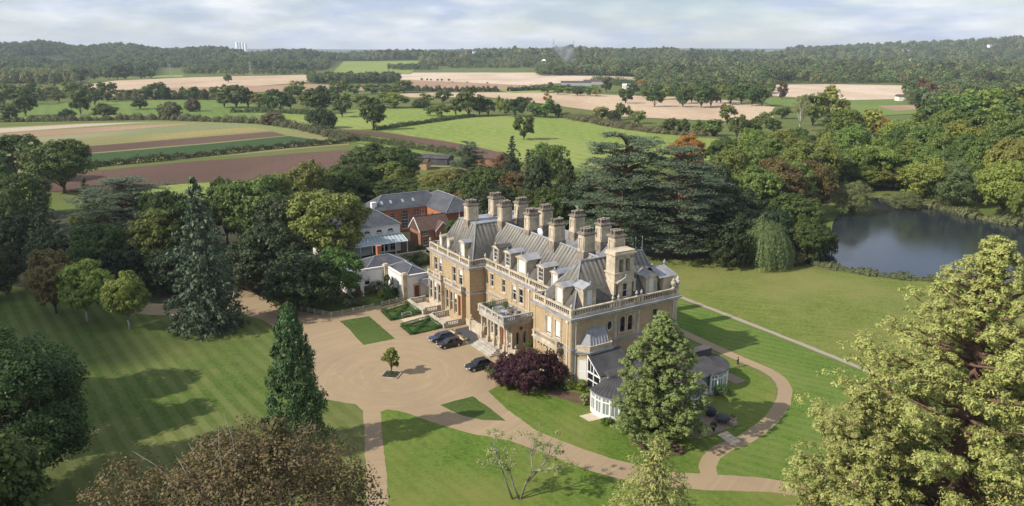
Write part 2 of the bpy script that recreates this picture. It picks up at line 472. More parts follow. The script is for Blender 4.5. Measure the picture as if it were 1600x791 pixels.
def crop_mat(name, c1, c2, rows=None, rot=0., fine=.5, c3=None, ramt=.4):
    m, nt, out = new_mat(name)
    t = N(nt, 'ShaderNodeTexCoord').outputs['Object']
    f = noise(nt, t, fine, 7, .7)
    c = ramp(nt, f, [(.3, tuple(.78 * x for x in c1)), (.7, tuple(1.14 * x for x in c2))])
    if c3:
        g = noise(nt, mapping(nt, t, (1, .5, 1), (0, 0, rot)), .012, 5, .6)
        c = mixc(nt, ramp(nt, g, [(.42, 0.), (.62, .8)]), c, c3)
    if rows:
        w = N(nt, 'ShaderNodeTexWave'); w.inputs['Scale'].default_value = .314 / rows; w.inputs['Distortion'].default_value = 1.2; w.inputs['Detail'].default_value = 2; w.inputs['Detail Scale'].default_value = .2
        nt.links.new(mapping(nt, t, (1, 1, 1), (0, 0, -rot)), w.inputs['Vector'])
        c = mixc(nt, mixc(nt, 1., (ramt,) * 3, w.outputs['Color'], 'MULTIPLY'), c, tuple(.62 * x for x in c1))
    princ(nt, out, c, .95, .08, f, .4, .1)
    M[name] = m
crop_mat('field_green', (.15, .20, .043), (.235, .30, .07), 9, .5, ramt=.14, c3=(.25, .285, .085), fine=.25)
crop_mat('field_green2', (.095, .15, .036), (.165, .23, .055), 9, .5, ramt=.14, c3=(.17, .215, .06), fine=.25)
crop_mat('field_tan', (.50, .37, .25), (.60, .46, .32), 18, 1.2, c3=(.40, .29, .19), fine=.2, ramt=.3)
crop_mat('field_pale', (.58, .46, .34), (.68, .55, .42), 16, 1.35, c3=(.46, .34, .24), fine=.2, ramt=.3)
crop_mat('field_brown', (.33, .21, .14), (.41, .27, .18), 10, 1.4, c3=(.30, .2, .13), ramt=.15)
crop_mat('plough', (.115, .07, .052), (.16, .10, .075), 3., 1.25, c3=(.10, .062, .045), ramt=.25)
crop_mat('strip_corn', (.26, .22, .085), (.36, .30, .13), 1.5, 1.25, c3=(.20, .20, .08), ramt=.4)
crop_mat('strip_green', (.036, .07, .024), (.07, .115, .04), 2.6, 1.25, ramt=.55)
crop_mat('strip_mixed', (.15, .19, .085), (.26, .27, .14), 2, 1.25, c3=(.30, .26, .15), ramt=.3)
crop_mat('strip_pale', (.40, .32, .23), (.52, .43, .33), 3, 1.25, ramt=.2)
crop_mat('margin', (.16, .185, .065), (.24, .255, .10), c3=(.22, .19, .09))
crop_mat('rough_grass', (.10, .13, .04), (.17, .18, .07), c3=(.18, .15, .07))

ZF = [0.02]
def field(pts, mat, label, amp=1.0, step=12, name='field'):
    ZF[0] += .012
    return sheet(name, rough_edge(pts, amp, len(pts) * 7 + int(pts[0][0]), step), ZF[0], M[mat], label)
# pasture and arable beyond the park
field([(-320.49, 442.04), (-456.34, 740.34), (-401.45, 778.03), (-294.61, 778.03), (-194.25, 646.10), (-145.40, 541.95), (-221.33, 562.15), (-295.35, 541.95), (-351.19, 523.12)], 'field_green2', 'long green meadow behind the strip fields')
field([(-205.68, 607.30), (-145.04, 619.72), (-129.50, 646.10), (-56.30, 674.78), (-27.93, 607.30), (-51.80, 562.15), (-86.33, 489.04), (-110.13, 485.09), (-142.45, 514.17)], 'field_green', 'bright green pasture left of the hedge with scattered oaks')
field([(-85.79, 481.19), (-61.46, 523.12), (-40.77, 572.81), (0.00, 589.56), (43.57, 578.29), (58.28, 514.17), (79.69, 473.58), (106.21, 442.04), (134.82, 420.20), (117.87, 365.66), (55.70, 326.92), (16.71, 326.92), (-3.03, 356.79), (-27.26, 403.08), (-60.50, 448.69)], 'field_green', 'broad bright green pasture with one oak standing in it')
field([(101.12, 420.20), (129.50, 414.34), (127.90, 377.36), (97.92, 372.59)], 'field_green', 'small green corner of pasture by the orange tree')
field([(-392.97, 532.37), (-336.91, 501.30), (-301.06, 527.70), (-254.46, 541.95), (-211.71, 537.12), (-175.59, 523.12), (-133.55, 481.19), (-90.47, 420.20), (-87.48, 405.84), (-116.55, 382.25), (-181.02, 326.92), (-198.88, 269.16)], 'margin', 'grassy margin round the strip fields')
field([(-339.94, 481.19), (-331.52, 493.07), (-294.12, 523.12), (-254.50, 537.12), (-286.38, 501.30), (-312.38, 469.86), (-319.94, 452.09)], 'strip_pale', 'pale fallow strip of the market garden', .3)
field([(-307.80, 445.34), (-306.09, 466.20), (-263.25, 505.52), (-216.94, 527.70), (-244.73, 485.09), (-288.60, 438.79)], 'field_brown', 'brown stubble strip beside the pale strip', .3)
field([(-294.97, 426.22), (-277.77, 445.34), (-234.34, 489.04), (-200.24, 518.61), (-176.21, 505.52), (-222.00, 462.59), (-266.00, 414.34)], 'strip_mixed', 'grey green vegetable strip between stubble and corn', .3)
field([(-262.46, 408.63), (-236.80, 438.79), (-200.78, 477.36), (-172.67, 501.30), (-151.76, 481.19), (-190.06, 442.04), (-231.74, 403.08), (-249.29, 382.25)], 'strip_corn', 'dry yellow corn strip in the market garden', .4)
field([(-243.21, 372.59), (-227.05, 397.67), (-185.00, 438.79), (-149.42, 473.58), (-134.07, 452.09), (-168.00, 414.34), (-211.62, 372.59), (-229.57, 346.27)], 'plough', 'dark brown ploughed strip between corn and green crop', .3)
field([(-224.85, 334.40), (-209.07, 367.94), (-163.40, 411.46), (-131.58, 448.69), (-102.89, 423.19), (-133.68, 395.01), (-168.58, 361.17), (-188.62, 330.62)], 'strip_green', 'dark green leafy crop strip above the hedge', .3)
field([(-189.76, 299.95), (-178.06, 316.28), (-146.33, 344.23), (-83.60, 387.26), (-51.16, 377.36), (-38.70, 350.40), (-63.43, 309.55), (-99.14, 289.45), (-138.75, 269.16), (-171.13, 269.16)], 'plough', 'wide dark brown ploughed field in front of the hedge', .6)
field([(-141.27, 274.30), (-122.75, 286.58), (-95.55, 293.87), (-78.19, 285.17), (-90.48, 262.99), (-122.92, 254.79)], 'field_green', 'strip of grass between the ploughed field and the trees', .6)
field([(-111.00, 489.04), (-78.49, 466.20), (-39.57, 426.22), (-16.71, 395.01), (0.00, 365.66), (-2.98, 350.40), (-20.53, 372.59), (-40.63, 400.35), (-74.53, 442.04), (-108.38, 473.58)], 'plough', 'narrow bare brown strip along the edge of the pasture', .5)
field([(-107.56, 469.86), (-74.00, 438.79), (-40.36, 397.67), (-20.41, 370.25), (-30.29, 356.79), (-51.16, 377.36), (-84.00, 414.34)], 'field_green2', 'green verge below the narrow brown strip', .5)
field([(-82.88, 408.63), (-50.54, 372.59), (-23.55, 346.27), (-27.85, 326.92), (-47.34, 326.92), (-75.81, 372.59)], 'margin', 'rough grassy yard in front of the long barn', .5)
# tan fields
field([(-574.66, 975.92), (-604.34, 1097.43), (-637.14, 1252.97), (-564.05, 1393.69), (-406.82, 1530.98), (-316.78, 1204.26), (-353.97, 1041.89), (-347.80, 891.11), (-448.00, 842.21)], 'field_tan', 'tan harvested field on the left with a lone tree', 3, 30)
field([(-494.46, 945.94), (-467.87, 1007.84), (-339.38, 1078.28), (-310.80, 1137.83), (-232.21, 1078.28), (-235.46, 945.94), (-347.80, 891.11), (-431.67, 865.98)], 'field_brown', 'brown harvested field below the tan field on the left', 2, 30)
field([(-661.89, 1393.69), (-824.37, 1795.76), (-777.01, 1848.97), (-592.83, 1393.69)], 'field_green', 'small far green field by the pylon on the left', 2, 30)
field([(-165.59, 1024.58), (-188.86, 1305.74), (-101.57, 1228.14), (26.79, 1078.28), (71.45, 1078.28), (31.39, 945.94), (-77.31, 931.62), (-188.37, 945.94), (-220.15, 1041.89)], 'field_brown', 'brown earth field behind the hedge in the middle distance', 2, 30)
field([(-202.88, 1305.74), (-261.88, 1745.50), (-156.97, 1905.41), (64.75, 1965.38), (70.00, 1697.96), (160.33, 1494.21), (218.71, 1393.69), (196.84, 1252.97), (56.51, 1137.83), (26.79, 1078.28), (-99.62, 1204.26)], 'field_pale', 'large pale harvested field below the central wood', 3, 30)
field([(-131.32, 878.37), (-75.07, 904.22), (45.04, 904.22), (113.54, 853.93), (188.37, 808.87), (221.10, 758.72), (230.85, 674.78), (181.30, 532.37), (121.33, 556.96), (78.19, 583.87), (68.71, 632.64), (40.74, 697.98), (-27.26, 819.69), (-107.64, 808.87)], 'field_tan', 'wide tan harvested field beyond the green pasture', 2, 20)
field([(-24.28, 975.92), (50.13, 1007.84), (91.41, 917.72), (0.00, 891.11)], 'field_green', 'small green paddock beside the farm', 1, 20)
field([(276.50, 842.21), (363.51, 1097.43), (462.50, 1117.27), (546.58, 1078.28), (406.53, 788.05), (338.94, 768.26), (299.90, 819.69)], 'field_pale', 'pale harvested field on the right below the woods', 2, 20)
field([(249.17, 788.05), (299.90, 819.69), (342.14, 768.26), (404.69, 778.03), (371.61, 674.78), (325.02, 607.30), (273.66, 583.87), (269.79, 646.10), (235.98, 690.08)], 'field_green2', 'green strip below the pale field on the right', 1.5, 20)
field([(328.07, 690.08), (376.73, 706.07), (359.30, 660.14), (317.15, 632.64)], 'field_brown', 'small grey brown plot in the green strip', .8, 20)
field([(423.25, 758.72), (548.76, 975.92), (578.71, 975.92), (454.83, 758.72)], 'field_green', 'small bright green field far right behind the farm trees', 1.5, 20)
field([(548.03, 904.22), (632.64, 1024.58), (696.33, 1024.58), (574.00, 842.21)], 'field_green2', 'far right green meadow at the edge of the wood', 1.5, 20)

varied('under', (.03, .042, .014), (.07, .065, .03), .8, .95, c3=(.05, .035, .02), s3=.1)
# lawns
STR = R(-52)
grass_mat('lawn_left', (0.061, 0.107, 0.019), (0.094, 0.143, 0.027), (0.143, 0.142, 0.052), (.18, .195, .068), STR + math.pi / 2, 2.3, 2.0, .03, .36)
grass_mat('lawn_front', (0.077, 0.138, 0.020), (0.117, 0.185, 0.029), (0.184, 0.181, 0.054), (.165, .205, .045), STR + math.pi / 2, 1.6, 2.0, .06, .25)
grass_mat('lawn_right', (0.078, 0.142, 0.023), (0.110, 0.185, 0.032), (0.152, 0.181, 0.050), (.165, .205, .05), R(-35) + math.pi / 2, 1.8, 2.0, .05, .4)
grass_mat('meadow', (0.113, 0.152, 0.029), (0.167, 0.204, 0.045), (0.216, 0.201, 0.072), (.165, .19, .05), R(-15) + math.pi / 2, 2.4, 1.5, .035, .4)
grass_mat('turf_dark', (0.051, 0.086, 0.018), (0.081, 0.122, 0.028), (.085, .12, .03), None)
# beds and islands sit 4 mm apart in height: lawn < gravel < island
sheet('lawn', rough_edge([(-129.84, 153.55), (-107.01, 153.11), (-101.95, 154.88), (-85.46, 147.19), (-70.98, 138.69), (-61.96, 137.96), (-52.55, 139.42), (-47.65, 135.81), (-42.76, 130.06), (-38.40, 122.94), (-34.39, 114.65), (-30.53, 106.85), (-27.31, 101.60), (-23.89, 100.97), (-21.48, 99.14), (-20.14, 93.07), (-18.19, 83.59), (-16.17, 73.93), (-13, 40), (-90, 40)], .05, 3, 1.5), .006, M['lawn_left'], 'large striped lawn on the left of the gravel forecourt')
sheet('lawn', rough_edge([(-18.92, 98.74), (-15.50, 97.95), (-9.87, 94.16), (-5.33, 91.65), (-0.25, 89.77), (4.89, 86.03), (9.80, 82.26), (15.21, 79.45), (22.52, 78.24), (29.90, 77.84), (37.37, 76.03), (60, 60), (10, 35), (-10.5, 40), (-14.02, 73.93), (-15.38, 82.41), (-16.93, 88.93)], .05, 4, 1.5), .006, M['lawn_front'], 'front lawn below the gravel drive with the bare-limbed tree')
sheet('lawn', rough_edge([(-3.58, 104.61), (-0.73, 98.74), (3.30, 92.53), (8.33, 88.27), (13.05, 84.95), (19.56, 82.12), (23.02, 81.55), (23.81, 84.79), (25.82, 87.62), (29.62, 89.93), (33.80, 93.79), (38.25, 99.95), (40.34, 106.17), (39.69, 110.87), (34.82, 119.50), (28.25, 130.38), (20, 125), (0, 118)], .05, 5, 1.5), .006, M['lawn_front'], 'lawn round the conservatory inside the curving path')
sheet('lawn', rough_edge([(30.22, 133.05), (36.20, 122.65), (41.77, 114.13), (43.10, 107.31), (40.95, 100.77), (36.12, 94.16), (31.38, 89.60), (27.13, 86.98), (25.50, 84.49), (24.89, 81.55), (29.42, 81.12), (37.65, 78.50), (75, 75), (100, 100), (60.14, 105.05), (57.44, 109.66), (46.46, 128.45), (34.45, 148.42), (22, 128)], .05, 6, 1.5), .006, M['lawn_right'], 'striped lawn right of the house between the two paths')
sheet('lawn', rough_edge([(34.49, 151.80), (47.09, 130.38), (58.50, 110.63), (61.85, 104.61), (130, 120), (150, 175), (91.08, 160.43), (83.46, 162.37), (71.86, 169.48), (64.75, 174.93), (53.53, 178.94), (42.22, 184.97), (40, 190)], .1, 7, 2.5), .006, M['meadow'], 'open meadow lawn between the far path and the lake')
sheet('leaf_litter', rough_edge([(35.20, 191.40), (43.87, 192.73), (52.46, 186.86), (51.33, 179.53), (40.94, 178.94), (31.98, 181.91)], .3, 8, 1.5), .012, M['soil'], 'bare brown earth under the big cedars')
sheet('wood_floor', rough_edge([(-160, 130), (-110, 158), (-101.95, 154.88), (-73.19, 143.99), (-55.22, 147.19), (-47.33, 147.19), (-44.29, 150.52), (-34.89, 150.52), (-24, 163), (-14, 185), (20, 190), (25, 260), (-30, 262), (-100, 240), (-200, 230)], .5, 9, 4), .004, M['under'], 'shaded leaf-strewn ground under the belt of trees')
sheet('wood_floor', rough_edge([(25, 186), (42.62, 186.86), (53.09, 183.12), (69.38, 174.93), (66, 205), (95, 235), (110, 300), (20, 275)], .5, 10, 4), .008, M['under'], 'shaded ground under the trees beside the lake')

# gravel
def gravel(name='gravel', tracks=True):
    m, nt, out = new_mat(name)
    t = N(nt, 'ShaderNodeTexCoord').outputs['Object']
    f = noise(nt, t, 6., 8, .75)
    c = ramp(nt, f, [(.28, (.245, .182, .108)), (.72, (.39, .298, .182))])
    g = noise(nt, t, .10, 5, .6, .6)
    c = mixc(nt, ramp(nt, g, [(.4, 0.), (.66, .7)]), c, (.29, .215, .142))
    # wheel tracks sweep round the bed in the middle of the court: noise in rings, broken along their length
    sx = N(nt, 'ShaderNodeSeparateXYZ'); nt.links.new(t, sx.inputs[0])
    ln = N(nt, 'ShaderNodeVectorMath', operation='LENGTH'); nt.links.new(t, ln.inputs[0])
    an = N(nt, 'ShaderNodeMath', operation='ARCTAN2'); nt.links.new(sx.outputs[1], an.inputs[0]); nt.links.new(sx.outputs[0], an.inputs[1])
    cb = N(nt, 'ShaderNodeCombineXYZ'); nt.links.new(ln.outputs['Value'], cb.inputs[0]); nt.links.new(an.outputs[0], cb.inputs[1])
    tr = noise(nt, mapping(nt, cb.outputs[0], (.9, 1.0, 1)), 1.0, 5, .65, 1.2)
    c = mixc(nt, ramp(nt, tr, [(.50, 0.), (.70, .3 if tracks else 0.)]), c, (.46, .345, .225))
    c = mixc(nt, ramp(nt, tr, [(.28, .4 if tracks else 0.), (.46, 0.)]), c, (.26, .18, .115))
    dp = noise(nt, t, .045, 6, .65, .8)
    c = mixc(nt, ramp(nt, dp, [(.52, 0.), (.7, .55)]), c, (.25, .18, .125))
    princ(nt, out, c, .95, .1, f, .5, .03)
    M[name] = m
gpts = [(-60.43, 156.69), (-53.96, 151.37), (-45.93, 142.44), (-37.36, 138.69), (-28.21, 143.21), (-21.25, 148.83), (-14, 150), (5, 122), (9, 118), (0.00, 109.66), (-3.58, 104.61), (-0.73, 98.74), (3.30, 92.53), (8.33, 88.27), (13.05, 84.95), (19.56, 82.12), (24.89, 81.55), (29.42, 81.12), (37.65, 78.50), (56, 76), (56, 71), (37.37, 76.03), (29.90, 77.84), (22.52, 78.24), (15.21, 79.45), (9.80, 82.26), (4.89, 86.03), (-0.25, 89.77), (-5.33, 91.65), (-9.87, 94.16), (-15.50, 97.95), (-17.82, 98.74), (-18.70, 97.95), (-16.93, 88.93), (-15.38, 82.41), (-13.88, 73.93), (-10.5, 40), (-13, 40), (-16.17, 73.93), (-18.19, 83.59), (-20.14, 93.07), (-21.32, 98.34), (-22.73, 100.36), (-25.34, 101.18), (-27.60, 102.02), (-30.53, 106.85), (-34.39, 114.65), (-38.40, 122.94), (-42.76, 130.06), (-47.65, 135.81), (-52.67, 139.05), (-61.96, 137.96), (-70.73, 138.69), (-78.33, 140.91), (-80.69, 145.57), (-73.93, 145.57), (-64.59, 144.38), (-58.57, 145.57)]
gravel()
gravel('gravel_path', False)
varied('path_grey', (.26, .225, .17), (.36, .31, .24), 4, .95)
sheet('gravel_drive', rough_edge(gpts, .07, 11, .8), .014, M['gravel'], 'pale gravel forecourt and drive in front of the mansion', origin=(-19.10, 110.63))
ribbon('path', [(23.81, 80.98), (24.54, 84.19), (26.73, 87.30), (30.69, 90.10), (35.18, 94.53), (39.32, 100.36), (41.70, 106.40), (41.36, 111.61), (37.61, 117.84), (33.86, 124.43), (29.70, 131.70), (26.88, 135.81)], 2.1, .018, M['gravel_path'], 'curving gravel path sweeping round the conservatory lawn', 3)
ribbon('path', [(31.69, 154.88), (34.80, 150.09), (41.29, 139.42), (48.45, 127.50), (53.85, 118.12), (58.28, 110.14), (61.89, 102.87)], 1.15, .018, M['path_grey'], 'straight narrow gravel path across the lawn towards the pine', 4)
sheet('grass_island', rough_edge([(-32.74, 135.17), (-27.63, 137.85), (-20.85, 126.11), (-25.87, 123.09), (-27.66, 126.24), (-29.45, 129.82)], .06, 12, .8), .024, M['turf_dark'], 'four-sided grass island in the gravel by the fenced garden')
sheet('grass_island', rough_edge([(-10.43, 100.11), (-8.21, 101.66), (-5.83, 102.99), (-3.01, 98.76), (-0.83, 95.29), (-4.04, 95.52), (-7.12, 96.95)], .06, 13, .8), .024, M['turf_dark'], 'small leaf-shaped grass island beside the drive')

# lake
def water():
    m, nt, out = new_mat('water')
    t = N(nt, 'ShaderNodeTexCoord').outputs['Object']
    f = noise(nt, mapping(nt, t, (1.0, .55, 1), (0, 0, .5)), 1.1, 4, .6)
    g = noise(nt, t, .05, 3)
    r = N(nt, 'ShaderNodeMapRange'); r.inputs['To Min'].default_value = .06; r.inputs['To Max'].default_value = .20; nt.links.new(g, r.inputs['Value'])
    p = princ(nt, out, (.02, .026, .034), .1, .5, f, .3, .06)
    nt.links.new(r.outputs[0], p.inputs['Roughness'])
    M['water'] = m
water()
sheet('lake', smooth_line([(71.23, 174.93), (78.83, 183.12), (87.74, 201.85), (99.28, 226.33), (115.16, 248.14), (124.94, 258.24), (128.95, 253.66), (130.55, 243.88), (137.72, 237.75), (141.27, 226.33), (143.68, 217.58), (149.07, 214.25), (159.39, 207.88), (158.37, 188.14), (137.55, 165.35), (112.97, 154.88), (98.53, 158.54), (90.65, 162.37), (83.41, 165.35), (76.80, 170.55)], 5, True), .03, M['water'], 'dark rippled lake behind the meadow lawn', kind='structure')

# ------------------------------------------------------------------ the mansion, in its own frame: s along the front, t towards the back
HX, HY, HROT = 8.6, 105.6, R(31.5)
_u = (math.cos(HROT + math.pi / 2), math.sin(HROT + math.pi / 2)); _v = (math.cos(HROT), math.sin(HROT))
def W(s, t, z=0.0):
    return (HX + _u[0] * s + _v[0] * t, HY + _u[1] * s + _v[1] * t, z)
def fr_st(s, t, z): return (t, s, z)
def front(t0):  return lambda a, d, z: (t0 - d, a, z)       # wall facing the forecourt; a = s, d = outwards
def side(s0):   return lambda a, d, z: (a, s0 - d, z)       # wall facing the conservatory; a = t
def left(s0):   return lambda a, d, z: (a, s0 + d, z)
def back(t0):   return lambda a, d, z: (t0 + d, a, z)

def wall(fr, a0, a1, z0, z1, holes, depth=.28):
    """wall skin with real openings and reveals"""
    b = MB(fr)
    A = sorted({a0, a1, *[h[0] for h in holes], *[h[1] for h in holes]}); Zs = sorted({z0, z1, *[h[2] for h in holes], *[h[3] for h in holes]})
    for i in range(len(A) - 1):
        for k in range(len(Zs) - 1):
            ca, cz = (A[i] + A[i + 1]) / 2, (Zs[k] + Zs[k + 1]) / 2
            if any(h[0] < ca < h[1] and h[2] < cz < h[3] for h in holes): continue
            b.quad((A[i], 0, Zs[k]), (A[i + 1], 0, Zs[k]), (A[i + 1], 0, Zs[k + 1]), (A[i], 0, Zs[k + 1]))
    for h in holes:
        p, q, r, s = h[:4]
        for e in (((p, r), (p, s)), ((p, s), (q, s)), ((q, s), (q, r)), ((q, r), (p, r))):
            b.quad((e[0][0], 0, e[0][1]), (e[1][0], 0, e[1][1]), (e[1][0], -depth, e[1][1]), (e[0][0], -depth, e[0][1]))
        if len(h) > 4 and h[4] == 'arch':       # round head: fill the corners of the opening
            w = (q - p) / 2; c = (p + q) / 2; zs = s - w; n = 8
            for sg in (-1, 1):
                arc = [(c + sg * w * math.cos(t), zs + w * math.sin(t)) for t in [math.pi / 2 * k / n for k in range(n + 1)]]
                pts = [(c + sg * w, s)] + arc
                b.prof(pts if sg > 0 else pts[::-1], -depth + .02, .004)
    return b

WIN_CACHE = {}
def window(fr, parent, a0, a1, z0, z1, arch=False, surround='stone', blind=0., bars=(1, 1), proud=.07, sill=True, depth=.2, sw=.2, frame_w=.07, dark_frame=False):
    w, h = a1 - a0, z1 - z0
    b = MB(fr)
    fw = frame_w; d0, d1 = -depth, -depth + .08
    b.box(a0, a0 + fw, d0, d1, z0, z1).box(a1 - fw, a1, d0, d1, z0, z1).box(a0 + fw, a1 - fw, d0, d1, z0, z0 + fw * 1.4).box(a0 + fw, a1 - fw, d0, d1, z1 - fw, z1)
    nv, nh = bars
    for k in range(1, nv + 1):
        x = a0 + w * k / (nv + 1); b.box(x - .022, x + .022, d0, d1 - .02, z0 + fw, z1 - fw)
    for k in range(1, nh + 1):
        zq = z0 + h * k / (nh + 1); t = .045 if k == (nh + 1) // 2 else .022
        b.box(a0 + fw, a1 - fw, d0, d1 - .01, zq - t, zq + t)
    o = b.build('window', M['door_brown'] if dark_frame else M['paint_white'], parent)
    MB(fr).box(a0 + .01, a1 - .01, d0 + .025, d0 + .04, z0 + .01, z1 - .01).build('pane', M['glass'], o)
    if blind:
        # a pale blind drawn part of the way down, seen through the glass
        MB(fr).box(a0 + fw, a1 - fw, d0 + .041, d0 + .05, z1 - fw - (h - 2 * fw) * blind, z1 - fw).build('blind', M['blind'], o)
    if surround:
        c = MB(fr)
        top = z1 if not arch else z1 - w / 2
        c.box(a0 - sw, a0, -.01, proud, z0 - .02, top).box(a1, a1 + sw, -.01, proud, z0 - .02, top)
        if arch:
            n = 10; cc = (a0 + a1) / 2
            for k in range(n):
                t0, t1 = math.pi * k / n, math.pi * (k + 1) / n
                ri, ro = w / 2, w / 2 + sw
                c.prof([(cc + ri * math.cos(t0), top + ri * math.sin(t0)), (cc + ro * math.cos(t0), top + ro * math.sin(t0)), (cc + ro * math.cos(t1), top + ro * math.sin(t1)), (cc + ri * math.cos(t1), top + ri * math.sin(t1))], -.01, proud)
        else:
            c.box(a0 - sw - .05, a1 + sw + .05, -.01, proud + .05, z1, z1 + sw * 1.1)
        c.build('surround', M[surround], o)
    if sill:
        MB(fr).box(a0 - sw - .04, a1 + sw + .04, -.02, proud + .1, z0 - .2, z0 - .025).build('sill', M[surround or 'stone'], o)
    return o

BAL = [(.075, 0), (.075, .08), (.045, .12), (.085, .3), (.075, .42), (.035, .62), (.06, .7), (.06, .78)]
def balustrade(fr, parent, a0, a1, d0, z, h=1.3, th=.34, piers=None, step=.5, mat='stone', name='balustrade', urns=False):
    b = MB(fr)
    d1 = d0 + th
    b.box(a0, a1, d0, d1, z, z + .25 * h).box(a0, a1, d0 - .03, d1 + .03, z + .84 * h, z + h)
    if piers is None: piers = [a0 + .25, a1 - .25]
    for p in piers: b.box(p - .26, p + .26, d0 - .05, d1 + .05, z - .003, z + h + .05)
    o = b.build(name, M[mat], parent)
    c = MB(fr); n = max(1, int((a1 - a0) / step)); sc = h * .6 / .78
    for k in range(n):
        a = a0 + (a1 - a0) * (k + .5) / n
        if any(abs(a - p) < .34 for p in piers): continue
        c.lathe(a, (d0 + d1) / 2, [(r * 1.25, z + .245 * h + q * sc) for r, q in BAL], 6)
    if c.v:
        k = c.build('baluster_row', M[mat], o, True); k['kind'] = 'stuff'
    return o

URN = [(.18, 0), (.2, .08), (.1, .14), (.09, .22), (.22, .4), (.3, .62), (.26, .78), (.16, .84), (.2, .9), (.12, 1.0), (.06, 1.15), (.0, 1.2)]
def urn(parent, s, t, z, k=1.0, mat='stone_grey', name='urn'):
    b = MB(fr_st); b.lathe(s, t, [(r * k, z + q * k) for r, q in URN], 8)
    return b.build(name, M[mat], parent, True)
def spike(parent, s, t, z, h=1.6, mat='lead'):
    b = MB(fr_st); b.lathe(s, t, [(.34, z - .35), (.16, z + .1), (.07, z + .3), (.14, z + .42), (.05, z + .55), (.04, z + .8 * h), (.09, z + .84 * h), (.0, z + h)], 6)
    return b.build('finial', M[mat], parent, True)

mansion = empty('mansion', (HX, HY, 0), HROT, 'large Victorian buff brick mansion with steep grey roofs and rows of tall chimneys', 'mansion')
SL, SM, SR = 48.0, 31.2, 9.8           # left end, left pavilion's inner corner, right pavilion's inner corner
TD = 21.2                              # depth
S0 = -.4                               # right end wall
TC = 3.3                               # recessed centre
EV, STRZ = 10.9, 6.2
PL = 1.25                              # stone plinth
W1 = (7.1, 10.1)
# --- window lists (a0, a1, z0, z1)
lp_first = [(44.7, 45.95, 7.5, 10.2), (42.7, 43.95, 7.5, 10.2), (36.75, 38.1, 7.1, 10.1), (34.05, 35.5, 7.1, 10.1)]
c_first = [(28.2, 29.3, 7.9, 10.4), (24.1, 25.2, 7.9, 10.4), (20.45, 21.65, 7.5, 10.2), (18.2, 19.55, 7.5, 10.2), (13.6, 14.65, 9.3, 10.35), (13.5, 14.6, 8.0, 8.95)]
c_ground = [(28.0, 29.4, 1.6, 5.0), (25.2, 26.5, 1.6, 5.0), (13.5, 14.5, 2.7, 5.2), (10.9, 11.9, 2.4, 5.0)]
rp_first = [(4.85, 6.12, 7.1, 10.05), (2.5, 3.8, 7.1, 10.05)]
rp_ground = [(5.0, 6.0, 1.5, 4.6, 'arch'), (2.55, 3.65, 1.4, 4.6, 'arch')]
end_first = [(9.3, 10.28, 7.4, 9.95, 'arch'), (10.8, 11.78, 7.4, 9.95, 'arch'), (15.9, 17.0, 7.3, 10.0)]
F0, FC, E0 = front(0), front(TC), side(S0)
wall(F0, SM, SL, PL, EV, [h for h in lp_first]).build('wall', M['brick'], mansion)
wall(FC, SR, SM, PL, EV, c_first + c_ground).build('wall', M['brick'], mansion)
wall(F0, S0, SR, PL, EV, rp_first + rp_ground).build('wall', M['brick'], mansion)
wall(E0, 0, TD, PL, EV, end_first).build('wall', M['brick'], mansion)
wall(side(SM), 0, TC, PL, EV, []).build('wall', M['brick'], mansion)
wall(left(SR), 0, TC, PL, EV, []).build('wall', M['brick'], mansion)
wall(left(SL), 0, TD, PL, EV, []).build('wall', M['brick'], mansion)
wall(back(TD), S0, SL, PL, EV, [(a, a + 1.3, z, z + 2.8) for a in range(4, 46, 5) for z in (1.8, 7.2)]).build('wall', M['brick'], mansion)
MB(fr_st).prism([(S0 - .12, -.12), (S0 - .12, TD + .12), (SL + .12, TD + .12), (SL + .12, -.12), (SM - .12, -.12), (SM - .12, TC - .12), (SR + .12, TC - .12), (SR + .12, -.12)], 0, PL + .002).build('plinth', M['stone'], mansion)
# dark rooms behind the glass
MB(fr_st).prism([(S0 + .4, .4), (S0 + .4, TD - .4), (SL - .4, TD - .4), (SL - .4, .4), (SM + .4, .4), (SM + .4, TC + .4), (SR - .4, TC + .4), (SR - .4, .4)], PL - .1, EV + .6).build('core', M['cover_dark'], mansion)
OUT = [(S0, 0), (SR, 0), (SR, TC), (SM, TC), (SM, 0), (SL, 0), (SL, TD), (S0, TD)]
def band(o, z0, z1, out, inn=.05, mat='stone', name='cornice'):
    """moulding that runs right round the house"""
    b = MB(fr_st); n = len(OUT); P1, P2 = [], []
    for i in range(n):
        a, c, e = OUT[i - 1], OUT[i], OUT[(i + 1) % n]
        d1 = ((c[0] - a[0]), (c[1] - a[1])); d2 = ((e[0] - c[0]), (e[1] - c[1]))
        n1 = (np.sign(d1[1]), -np.sign(d1[0])); n2 = (np.sign(d2[1]), -np.sign(d2[0]))
        off = (n1[0] + n2[0], n1[1] + n2[1])
        P1.append((c[0] + off[0] * out, c[1] + off[1] * out)); P2.append((c[0] - off[0] * inn, c[1] - off[1] * inn))
    for i in range(n):
        k = (i + 1) % n
        b.add([(*P1[i], z0), (*P1[k], z0), (*P1[k], z1), (*P1[i], z1), (*P2[i], z0), (*P2[k], z0), (*P2[k], z1), (*P2[i], z1)], [(0, 1, 2, 3), (3, 2, 6, 7), (4, 5, 1, 0), (5, 4, 7, 6)])
    return b.build(name, M[mat], mansion)
band(None, EV - .02, EV + .22, .22, name='cornice'); band(None, EV + .22, EV + .40, .46, name='cornice'); band(None, EV + .402, EV + .52, .56, mat='lead', name='lead_flashing')
band(None, STRZ - .1, STRZ + .16, .16, name='string_course'); band(None, STRZ + .162, STRZ + .26, .24, mat='lead', name='lead_flashing')
band(None, 6.75, 6.87, .05, name='string_course')
